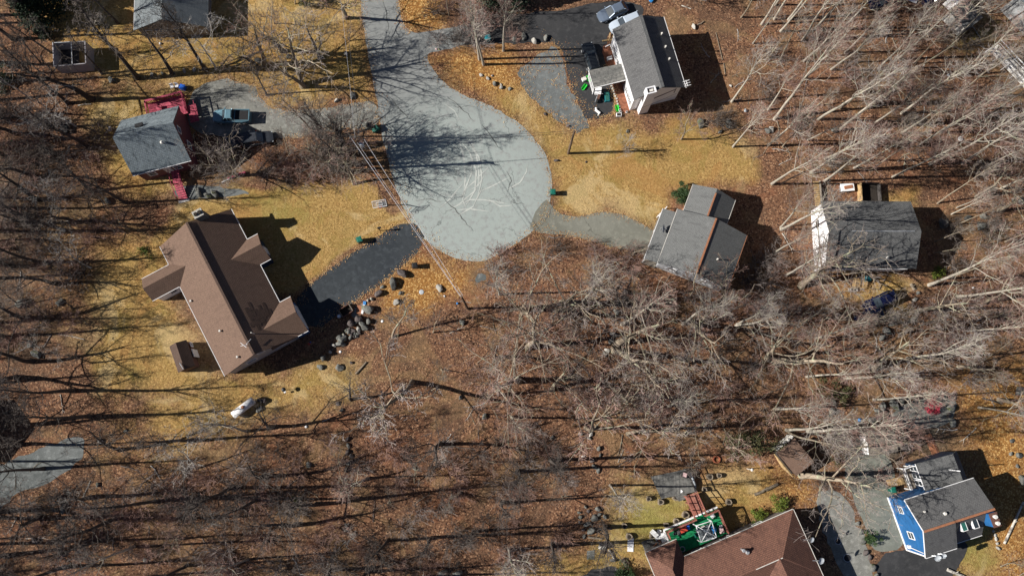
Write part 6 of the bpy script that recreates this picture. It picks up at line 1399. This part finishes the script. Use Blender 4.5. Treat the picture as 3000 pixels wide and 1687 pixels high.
# red footbridge
a, b = G(T(11,1345,835), .9), G(T(11,1415,990), zd); fb = thing('footbridge', 'red wooden footbridge with railings between the grey platform and the green deck', 'footbridge', (a.x,a.y,0), math.atan2(b.y-a.y,b.x-a.x)); L_ = math.hypot(b.x-a.x,b.y-a.y)
mb = MB(); slab(mb, (0,-.75,.95),(L_,-.75,zd),(L_,.75,zd),(0,.75,.95),.1); mb.build('floor', M['wood_red'], fb); mb = MB()
for y in (-.78,.78):
    mb.bar((-.2,y,1.95),(L_+.3,y,zd+1.0),.09); mb.bar((-.2,y,1.4),(L_,y,zd+.5),.06)
    for k in range(4): x = L_*k/3; mb.bar((x,y,0),(x,y,1.95+(zd-.95)*k/3),.09)
mb.build('railing', M['rail_red'], fb)
# fire ring, sculpture, lamp
p = G(T(11,1543,570)); o = MB(); n = 16
for k in range(n): a = 6.283*k/n; o.rbox((.42*math.cos(a),.42*math.sin(a),0),.14,.17,.22,a)
ob = o.build('fire_ring', M['brick']); ob.location = p; tag(ob, 'small terracotta ring on the leaves above the grey platform', 'fire ring')
p = G(T(11,1775,640)); r = thing('lamp_post', 'pale garden lamp post right of the platform with a long shadow', 'lamp post', p, 0); mb = MB(); mb.tube([(0,0,0),(0,0,1.9)],[.05,.04],8); mb.build('post', M['offwhite'], r); mb = MB(); mb.tube([(0,0,1.9),(0,0,2.2),(0,0,2.3)],[.14,.2,.05],8); mb.bar((-.3,0,1.85),(.3,.1,1.85),.05); mb.build('lantern', M['offwhite'], r)

# ------------------------------------------------------------------ yard things by the white house
def sled(label, b, ang):
    p = G(b); r = thing('toboggan', label, 'toboggan', p, R_(ang), 'lime green sleds by the white house'); mb = MB()
    for i, (x, w) in enumerate(((-.5,.11),(-.42,.2),(-.1,.23),(.25,.23),(.44,.18),(.52,.08))):
        c = [(x,-w,.22),(x,-w*.8,.05),(x,w*.8,.05),(x,w,.22)]
        if i:
            for k in range(3): mb.face([pv[k],c[k],c[k+1],pv[k+1]])
        pv = c
    mb.build('hull', M['lime'], r); mb = MB(); mb.bar((-.42,-.21,.24),(.42,-.21,.24),.05); mb.bar((-.42,.21,.24),(.42,.21,.24),.05); mb.build('rim', M['lime'], r)
sled('lime green sled lying on the black asphalt left of the porch roof', T(3,545,662), 55); sled('lime green sled half hidden behind the porch posts', T(3,575,600), -55); sled('lime green sled at the corner of the mulch bed', T(3,793,822), 103)
def simple(name, label, cat, b, ang, boxes, parts=None, group=None):
    """boxes: (part, mat, cx, cy, z, sx, sy, sz, ang)"""
    r = thing(name, label, cat, G(b), R_(ang), group); d = {}
    for pt, mt, x, y, z, sx, sy, sz, a in boxes:
        m_ = d.setdefault((pt, mt), MB()); k = pt.split('_')[0]
        if k == 'wheel': m_.tube([(x,y-.08,.3),(x,y+.08,.3)],[.3,.3],16)
        elif k in ('barrel','pot','can','cap','bucket','cover','rim','lamp','tub','cup'): m_.tube([(x,y,z),(x,y,z+sz)],[sx*.44,sx*.5],14)
        elif k in ('ball','lump','crumple','head','toy'):
            for i in range(6): t0, t1 = math.pi*i/6, math.pi*(i+1)/6; m_.tube([(x,y,z+sz/2*(1-math.cos(t0))),(x,y,z+sz/2*(1-math.cos(t1)))],[max(.003,sx/2*math.sin(t0)*(1 if k == 'ball' else 1+.2*math.sin(i*2.3+x))),max(.003,sx/2*math.sin(t1)*(1 if k == 'ball' else 1+.2*math.sin(i*2.3+2.3+x)))],12,0,False)
        else: m_.rbox((x,y,z),sx,sy,sz,a,0,.94)
    for (pt, mt), m_ in d.items(): m_.build(pt, M[mt], r)
    return r
simple('motorcycle', 'white and chrome motorcycle parked below the porch roof', 'motorcycle', T(3,655,735), 70, [('fairing','white',.5,.35,.55,1.1,.9,.45,.2),('seat','brownwood',-.25,0,.75,.8,.35,.12,0),('engine','metal',-.1,0,.25,.6,.4,.4,0),('handlebar','metal',.2,0,1.0,.06,.9,.06,0),('exhaust','metal',-.6,.25,.3,.9,.1,.1,0),('wheel','rubber',.75,0,0,.6,.16,.6,0),('wheel_rear','rubber',-.75,0,0,.6,.16,.6,0)])
simple('trampoline_cover', 'dark glassy box right of the motorcycle', 'box', T(3,715,740), 95, [('box','teal_pl',0,0,0,1.4,.7,.5,0),('lid','glass_g',0,0,.5,1.2,.55,.03,0)])
simple('cooler', 'white cooler on the black asphalt left of the porch', 'cooler', T(3,543,605), 25, [('box','white',0,0,0,.6,.5,.4,0),('lid','offwhite',0,0,.4,.64,.54,.06,0)])
simple('toy_horse', 'white toy lying alone on the black asphalt', 'toy', T(3,645,848), -40, [('body','white',0,0,.05,.9,.25,.3,0),('head','white',-.45,.2,.1,.3,.4,.25,.4),('legs','offwhite',.35,-.2,.05,.15,.4,.15,.2)])
simple('planter_box', 'white planter box at the lower corner of the mulch bed', 'planter', T(3,806,873), 0, [('box','white',0,0,0,.75,.5,.35,0),('soil_fill','soil',0,0,.35,.6,.38,.01,0)])
for k, (x, y) in enumerate(((812,835),(820,850),(808,860),(865,850))): simple('white_pot', 'small white pot at the end of the mulch bed' , 'pot', T(3,x,y), 10*k, [('pot','white',0,0,0,.3,.3,.28,0),('soil_fill','soil',0,0,.28,.22,.22,.01,0)], group='white pots by the mulch bed')
simple('garden_bench', 'small white bench on the mulch bed beside the white house', 'bench', T(3,735,455), 20, [('seat','white',0,0,.35,.8,.3,.05,0),('backrest','white',0,.18,.4,.8,.05,.4,0),('leg','white',-.3,0,0,.06,.25,.35,0),('leg_right','white',.3,0,0,.06,.25,.35,0)])
simple('lumber_pile', 'fresh yellow lumber leaning at the upper corner of the white house', 'lumber', T(3,718,308), 10, [('board','wood_new',0,0,.1,1.4,.18,.08,0),('board_crossing','wood_new',.4,.4,.2,1.2,.16,.08,1.2),('board_upper','wood_new',.7,.1,.3,.9,.16,.08,1.0)])
simple('downspout_pipe', 'white pipe sticking out of the upper left wall of the white house', 'pipe', T(3,722,350), 28, [('pipe','white',0,0,.1,.8,.1,.1,0)])
simple('edging_stones', 'row of pale edging stones along the mulch bed', 'edging', T(3,780,730), -73, [('stones','stone_l',-2.4+.4*k,.05*math.sin(k*2),0,.28,.22,.15,k*.7) for k in range(13)])
simple('yard_post', 'dark mailbox on a post at the left edge of the dark driveway', 'mailbox', T(6,938,293), 12, [('post','brownwood',0,0,0,.12,.12,1.4,0),('box','black',.1,0,1.4,.5,.22,.25,0)])
simple('hose_box', 'tiny red and yellow toys at the road edge near the side driveway', 'toys', T(2,1365,375), 12, [('toy','pinkcloth',0,0,0,.3,.25,.3,0),('toy_yellow','leaf_y',.3,-.1,0,.25,.25,.25,.3)])
# things by the brown house and rock pile
simple('planter_crate', 'open brown timber box with a lamp, at the end of the dark driveway', 'planter', Z('N',615,370), 33, [('side','brownwood',0,.55,0,1.7,.1,.6,0),('side_lower','brownwood',0,-.55,0,1.7,.1,.6,0),('end','wood_old',-.8,0,0,.1,1.1,.6,0),('end_right','wood_old',.8,0,0,.1,1.1,.6,0),('floor','soil',0,0,0,1.6,1.0,.1,0),('lamp_base','metal',-1.15,-.15,.0,.5,.45,.5,0),('lamp','white',-1.15,-.15,.5,.2,.2,.15,.7)])
simple('sand_heap_tarp', 'white and light blue sheet draped between the big boulder and an orange patch', 'tarp', Z('N',975,330), 80, [('sheet','white',.1,.05,.03,1.5,.3,.06,0),('blue_patch','tarp',.85,0,.03,.5,.4,.09,.2),('orange_board','copper',-.15,.55,.02,1.1,.7,.04,.1)])
simple('litter', 'small white litter on the orange leaves right of the rock pile', 'litter', Z('N',1375,585), 0, [('crumple','white',0,0,0,.32,.2,.1,.5)])
simple('litter', 'white stone sized litter below the rock pile', 'litter', Z('N',485,1232), 0, [('crumple','white',0,0,0,.3,.22,.12,.2)])
simple('ball', 'light blue ball left of the lower utility pole', 'ball', T(6,1522,843), 0, [('ball','tarp',0,0,0,.3,.3,.28,0)])
simple('litter', 'pale blue litter on the leaves right of the round boulders', 'litter', T(6,1250,757), 70, [('crumple','dishm',0,0,0,.6,.2,.08,0)])
simple('toy_blower', 'red and blue toy in the shade below the brown house', 'toy', T(6,402,1148), 40, [('body','red_pl',0,0,0,.35,.25,.2,0),('nozzle','blue_pl',.25,.05,0,.25,.12,.12,0)])
simple('yard_light', 'black and white post light on the lower lawn', 'lamp post', T(10,225,45), 0, [('post','metal',0,0,0,.08,.08,.9,0),('head','black',0,0,.9,.55,.45,.3,.3),('panel','white',.05,-.3,.5,.3,.25,.1,.2)])
simple('litter', 'white ball of litter below the lawn at the edge of the lower wood', 'litter', T(10,380,323), 0, [('crumple','white',0,0,0,.32,.3,.2,.2)])
simple('blue_box', 'blue plastic box above the raspberry red deck', 'box', Z('J',1068,122), -15, [('box','blue_pl',0,0,0,.7,.65,.6,0),('lid','blue_pl',0,0,.6,.76,.7,.06,0)])
simple('lawn_chairs', 'pair of white chairs left of the blue box', 'chairs', Z('J',965,108), 10, [('seat','white',-.3,0,.3,.5,.45,.08,.2),('backrest','white',-.3,.25,.35,.5,.06,.5,.2),('seat_right','white',.35,0,.3,.5,.45,.08,-.2),('backrest_right','white',.35,.25,.35,.5,.06,.5,-.2)])
simple('green_barrel', 'small bright green canister at the far left edge', 'canister', T(1,105,1077), 0, [('can','bin_green',0,0,0,.35,.5,.5,0),('cap','lime',0,0,.5,.2,.2,.08,0)])
simple('red_bench', 'long raspberry red plank bench right of the red steps', 'bench', Z('J',1720,1180), 20, [('seat','wood_pink',0,0,.3,2.6,.3,.07,0),('leg','wood_pink',-1.1,0,0,.1,.3,.3,0),('leg_right','wood_pink',1.1,0,0,.1,.3,.3,0),('plank','white',-1.7,-.15,.1,1.2,.14,.06,.15)])
simple('blue_barrel', 'dark blue barrel below the right end of the blue grey roof', 'barrel', T(1,1460,1255), 0, [('barrel','navy_siding',0,0,0,.8,.7,.8,.3),('rim','navycar',0,0,.8,.7,.6,.03,.3)])
simple('white_bucket', 'white bucket at the upper left corner of the blue grey roof', 'bucket', T(1,835,985), 20, [('bucket','offwhite',0,0,0,.5,.45,.4,0),('rim','white',.1,.2,.2,.4,.3,.2,.4)])
simple('garden_cart', 'dark cart in the brush left of the blue grey roof', 'cart', T(1,500,975), 5, [('tray','black',0,0,.3,1.0,1.6,.35,0),('frame','metal',-.5,0,.1,.1,1.7,.2,0)])
simple('white_bin', 'pale debris lump on the lawn below the slate blue roof', 'debris', T(1,1213,333), 0, [('lump','white',0,0,0,.3,.4,.3,.2)])

# ------------------------------------------------------------------ sheds, frames and the top right corner
def shed(label, b, ang, L, W_, he, hr, roofm, wallm, name='garden_shed'):
    p = G(b); r = thing(name, label, 'shed', p, R_(ang)); wall_gable(r, -L/2+.12, L/2-.12, -W_/2+.15, W_/2-.15, he-.03, hr-.12, M[wallm]); roof_gable(r, -L/2, L/2, -W_/2, W_/2, he, hr, M[roofm], .1); return r
r = shed('dark brown shed with pale things leaning on it, left of the brown house eave', T(5,1425,1250), -68, 3.7, 2.3, 2.1, 2.8, 'patch', 'brownwood')
door(r, (0, 1.3, 0), 1.1, 1.9, (0,1), 'offwhite'); trim(r, 'pole', [((.9,-.3,2.9),(1.8,-.1,2.9))], M['dishm'], .06); window(r, (-1.2, 1.3, 1.3), .5, .6, (0,1))
r = shed('small brown gazebo shed with a white lit side in the far upper right wood', Z('L',860,370), -52, 3.6, 3.2, 2.3, 3.1, 'sh_dark', 'offwhite'); door(r, (1.68,0,0), .9, 1.8, (1,0), 'wood_old')
r = shed('flat brown roofed shed with a white end wall below the stone patio', T(12,800,440), 8, 3.8, 2.9, 2.1, 2.4, 'wood_old', 'white'); door(r, (-1.78,0,0), .9, 1.8, (-1,0), 'offwhite')
r = thing('lean_to', 'dark low shed with pale planks along its left edge, above the hipped roof', 'shed', G(Z('Q',520,420)), R_(-52))
mb = MB(); slab(mb, (-1.9,-1.4,1.9),(1.9,-1.4,1.9),(1.9,1.5,2.3),(-1.9,1.5,2.3),.1); mb.build('roof', M['sh_brown'], r); mb = MB(); mb.box(-1.75,-1.25,0,1.75,1.3,1.8); mb.build('wall', M['wood_dark'], r)
mb = MB(); mb.tube([(-1.8,-1.62,1.2),(0,-1.75,1.25),(1.9,-1.62,1.2)],[.08,.26,.1],8); mb.build('canoe', M['wood_new'], r)
for k in range(5): mb = MB(); mb.rbox((-2.15,-1.0+k*.6,0),.3,.4,1.9,.1*k); mb.build('panel', M['offwhite'], r)
# open shed frame upper left
o4 = G(Z('S',1000,650)); r = thing('roofless_shed', 'roofless shed with slate blue walls round bare ground, upper left', 'shed', o4, 0); hz = 2.3
c = [G(Z('S',*k), hz)-o4 for k in ((290,200),(1430,140),(1460,920),(330,1020))]; mb = MB()
for k in range(4):
    a, b = c[k], c[(k+1)%4]; mb.bar((a.x,a.y,hz/2),(b.x,b.y,hz/2),.12,hz)
mb.build('wall', M['pale_siding'] if False else M['cream_siding'], r); a, b = c[0].lerp(c[1],.58), c[3].lerp(c[2],.58); mb = MB(); mb.bar((a.x,a.y,hz),(b.x,b.y,hz),.1); mb.bar((c[0].x,c[0].y,hz),(a.x,a.y,hz),.12); mb.build('rafter', M['metal'], r)
mb = MB(); mb.prism([(c[0].x+.1,c[0].y-.1),(c[3].x+.1,c[3].y+.1),(b.x,b.y+.1),(a.x,a.y-.1)], .3, .36); mb.build('floor', M['wood_dark'], r)
# top right building and deck walk
o5 = G(T(4,1860,170)); r = house('grey building with a pale deck at the right edge, near the top', (o5.x+2.5,o5.y+1.5), 38, 'grey_building')
wall_gable(r, -3.2, 5, -3, 3, 3.6, 5.2, M['pale_siding']); roof_gable(r, -3.5, 5.2, -3.3, 3.3, 3.6, 5.4, M['sh_blue']); window(r, (-3.2, -1, 2), .9, 1, (-1,0)); window(r, (-1,-3,2), .9, 1, (0,-1))
a, b = G(T(4,1700,350),1.0), G(T(4,1934,600),1.0); d = (b-a); r = thing('deck_walk', 'pale plank walk with white railing leading down from the grey building', 'deck', (a.x,a.y,0), math.atan2(d.y,d.x)); L_ = d.length+2
mb = MB(); mb.box(0,-.8,.88,L_,.8,1.0); mb.build('floor', M['offwhite'], r); mb = MB()
for y in (-.8,.8):
    mb.bar((0,y,1.9),(L_,y,1.9),.1); mb.bar((0,y,1.3),(L_,y,1.3),.06)
    for k in range(6): mb.bar((L_*k/5,y,0),(L_*k/5,y,1.9),.1)
mb.build('railing', M['white'], r)
simple('white_trailer', 'narrow white trailer roof at the top edge, upper right', 'trailer', T(4,1420,10), 42, [('body','white',0,0,.5,4.5,1.9,1.6,0),('roof_vent','offwhite',.5,0,2.1,.4,.4,.12,0),('wheel','rubber',-.6,-.97,0,.6,.16,.6,0),('wheel_right','rubber',-.6,.97,0,.6,.16,.6,0)])
simple('white_sheet', 'white panel at the top edge of the upper right wood', 'panel', T(4,1080,5), -25, [('sheet','white',0,0,.3,1.6,.8,.06,0),('leg','metal',-.6,0,0,.08,.6,.3,0)])
for x, y, t in ((1445,1050,'white rumpled sheet on the leaves of the upper right wood'),(1760,838-0,'pale blue plastic bag right of the white house')):
    sack('plastic_bag', t, 'bag', *(T(4,x,y) if t[0] == 'w' else T(3,x,y)), .9 if t[0] == 'w' else .6, .4, 'white' if t[0] == 'w' else 'dishm', 41, False)
sack('plastic_bag', 'pale plastic bag between trunks in the upper right wood', 'bag', *T(4,1360,570), .6, .3, 'dishm', 42, False); sack('plastic_bag', 'small white bag on the leaves by the lower right tree', 'bag', *T(8,1545,725), .4, .25, 'white', 43, False)
sack('plastic_bag', 'light blue litter left of the stone patio', 'bag', *T(12,690,270), .7, .3, 'tarp', 44, False); sack('plastic_bag', 'white and green litter at the top edge above the white house', 'bag', *T(3,1050,10), 1.0, .5, 'tarp', 45, False)
sack('plastic_bag', 'small white litter in the wood left of the lower utility pole', 'bag', *T(6,1425,787), .35, .2, 'white', 46, False)
simple('lounge_chair', 'striped wooden lounge chair among the patio stones', 'chair', T(12,845,237), 18, [('slat','wood_old',-.6+.2*k,0,.3,.13,.8,.05,0) for k in range(8)]+[('frame','wood_dark',0,-.42,.2,1.7,.08,.12,0),('frame_right','wood_dark',0,.42,.2,1.7,.08,.12,0)])
simple('wood_swing', 'brown tan timber bench left of the annex windows of the blue house', 'bench', T(12,1130,695), -5, [('slat','wood_new',0,-.5+.2*k,.4,1.9,.13,.05,0) for k in range(6)]+[('frame','wood_old',-.95,0,.1,.08,1.3,.35,0),('frame_right','wood_old',.95,0,.1,.08,1.3,.35,0)])
simple('white_box', 'small white utility box at the upper left corner of the blue house annex', 'box', T(12,1135,605), 10, [('box','dishm',0,0,0,.7,.5,.8,0),('lid','white',.1,0,.8,.5,.4,.06,0)])
simple('picnic_table', 'white topped table with rusty things above the white gabled house', 'table', Z('F',640,120), 5, [('tabletop','white',0,0,.7,1.9,1.1,.06,0),('clutter','copper',.1,0,.76,1.2,.5,.08,.1),('leg','metal',-.8,0,0,.1,.9,.7,0),('leg_right','metal',.8,0,0,.1,.9,.7,0)])
simple('timber_walk', 'brown board walk leading up from the white gable wall', 'boardwalk', Z('F',335,175), 91, [('board','wood_new',-1.7+.3*k,0,.1,.26,.75,.06,0) for k in range(12)]+[('rail','wood_old',0,-.4,.2,3.6,.06,.5,0)])
simple('raised_bed', 'tall dark timber box above the roof of the white gabled house', 'planter', Z('F',880,175), 0, [('side','wood_dark',-1.3,0,0,.1,2.6,1.0,0),('side_right','wood_dark',1.3,0,0,.1,2.6,1.0,0),('end','wood_dark',0,1.3,0,2.6,.1,1.0,0),('end_lower','wood_dark',0,-1.3,0,2.6,.1,1.0,0),('floor','soil',0,0,0,2.5,2.5,.2,0),('post','wood_new',-1.45,0,0,.12,2.7,1.3,0)])
st = thing('wooden_steps', 'fresh wooden steps and landing below the white gabled house', 'steps', G(T(8,690,690)), R_(-3)); mb = MB()
for k in range(6): mb.box(-1.1,-.75+k*.25,.15+k*.13,.9,-.75+k*.25+.2,.2+k*.13)
mb.build('tread', M['wood_new'], st); mb = MB()
for x in (-1.1,0,1.3): mb.bar((x,-.8,1.0),(x,.9,1.7),.08); mb.bar((x,-.8,0),(x,-.8,1.0),.08); mb.bar((x,.9,0),(x,.9,1.7),.08)
mb.build('handrail', M['wood_new'], st); mb = MB(); mb.box(-2.6,1.0,.85,.2,2.0,.95); mb.build('landing', M['wood_new'], st)
simple('concrete_block', 'pale hollow block at the foot of the wooden steps', 'block', T(8,640,742), 0, [('block','stone_l',0,0,0,1.2,.5,.3,0),('hollow','soil',0,0,.3,.7,.25,.01,0)])
simple('ladder', 'pale stepladder lying on the leaves left of the crimson shrub slope', 'ladder', T(12,158,655), 60, [('rail','offwhite',0,-.15,.05,.7,.06,.1,0),('rail_right','offwhite',0,.15,.05,.7,.06,.1,0),('rung','offwhite',0,0,.05,.06,.3,.06,0)])
simple('rust_sheet', 'rust orange sheet lying above the annex of the blue house', 'panel', T(12,1240,470), -70, [('sheet','copper',0,0,.03,3.2,1.0,.05,0),('batten','brownwood',0,.3,.08,2.8,.08,.05,0)])
simple('well_cover', 'dark round drain cover on the dirt road, the upper one', 'drain', T(12,528,1187), 0, [('cover','black',0,0,.02,.7,.6,.06,0),('rim','metal',0,0,.01,.85,.75,.04,0)])
simple('well_cover', 'dark round drain cover on the dirt road, the lower one', 'drain', T(12,598,1313), 0, [('cover','black',0,0,.02,.9,.6,.06,0),('rim','metal',0,0,.01,1.05,.75,.04,0)])

# ------------------------------------------------------------------ labels for trees, shrubs and boulders: told apart by the nearest landmark
LMK = [('the white house',19.4,47.5),('the brown shingled house',-36,16),('the rust ridged grey house',26,21.5),('the white gabled house',48,23.3),('the blue house',55,-12),('the hipped red brown roof',29,-15),('the blue grey roof',-47,36),('the slate blue roof',-46.6,57)]
for nm, px in (('the turning circle',V(1200,450)),('the top edge road',V(955,20)),('the propane tank',V(618,1025)),('the grey wooden platform',V(1700,1220)),('the lower utility pole',V(1175,775)),('the roofless shed',V(180,150)),('the crimson shrub',V(2340,1030)),
  ('the dark upper right shed',V(2390,55)),('the rock pile',V(890,820)),('the left edge gravel',V(100,1180)),('the bottom left corner',V(40,1430)),('the left edge',V(10,800)),('the bottom edge middle',V(1000,1440)),('the navy blue car',V(2200,770)),('the stone garden ring',V(1490,1320)),
  ('the pale deck walk',V(2510,170)),('the gravel driveway brush',V(780,390)),('the dark low shed',V(1970,1140)),('the right edge',V(2560,640)),('the red bench',V(600,445)),('the lower broken snag',V(1455,1050)),('the white rumpled sheet',V(2410,350)),('the black driveway',V(1300,70)),('the lower wood middle',V(900,1200))):
    q = G(px); LMK.append((nm, q.x, q.y))
ORD = ['nearest','second nearest','third nearest','fourth nearest','fifth nearest','sixth nearest','seventh nearest','eighth nearest','ninth nearest','tenth nearest','eleventh nearest','twelfth nearest','thirteenth nearest','fourteenth nearest','fifteenth nearest']
def label_set(items, noun, adj):
    """items: (object, descriptor)"""
    D = {}
    for o, ds in items:
        x, y = o.matrix_basis.translation.x, o.matrix_basis.translation.y
        k = min(LMK, key=lambda l: math.hypot(x-l[1], y-l[2])); dx, dy = x-k[1], y-k[2]
        di = ('right of' if dx > 0 else 'left of') if abs(dx) > abs(dy) else ('above' if dy > 0 else 'below')
        D.setdefault((k[0], di, ds), []).append((math.hypot(dx, dy), o))
    for (lm, di, ds), l in D.items():
        l.sort(key=lambda t: t[0])
        for i, (_, o) in enumerate(l):
            rk = ORD[min(i, len(ORD)-1)]
            o['label'] = f'{ds} {noun} {di} {lm}' if len(l) == 1 else f'{ds} {noun}, {rk} one {di} {lm}'
DS = {'tall':'tall straight grey','oak':'spreading grey','thin':'slender','small':'small twiggy','birch':'pale barked','dark':'tall dark','darkoak':'crooked dark','vase':'many stemmed','snag':'broken topped'}
label_set([(r, DS[k]+' bare') for r, k, h, g in TREES], 'tree', '')
for r, k, h, g in TREES: r['group'] = {'tall':'tall bare trees of the woods','thin':'tall bare trees of the woods','dark':'dark bare trees on the left'}.get(k, 'bare spreading trees of the woods')
label_set([(o, {'shrub':'twiggy bare'}['shrub']) for o in SHRUBS], 'shrub', '')
for o in SHRUBS: o['group'] = 'bare undergrowth shrubs'
label_set([(o, 'thin broken') for o in STICKS], 'fallen branch', '')
for o in STICKS: o['group'] = 'fallen branches on the leaves'
label_set([(o, ('large ' if w > 1.35 else 'small ' if w < .75 else '')+{'stone':'grey','stone_d':'dark','stone_l':'pale'}[mt]) for o, mt, w, lb, g in ROCKS], 'boulder', '')
for o, *_ in ROCKS: o['group'] = 'boulders around the yards'
print('TREES', len(TREES), 'SHRUBS', len(SHRUBS), 'ROCKS', len(ROCKS))
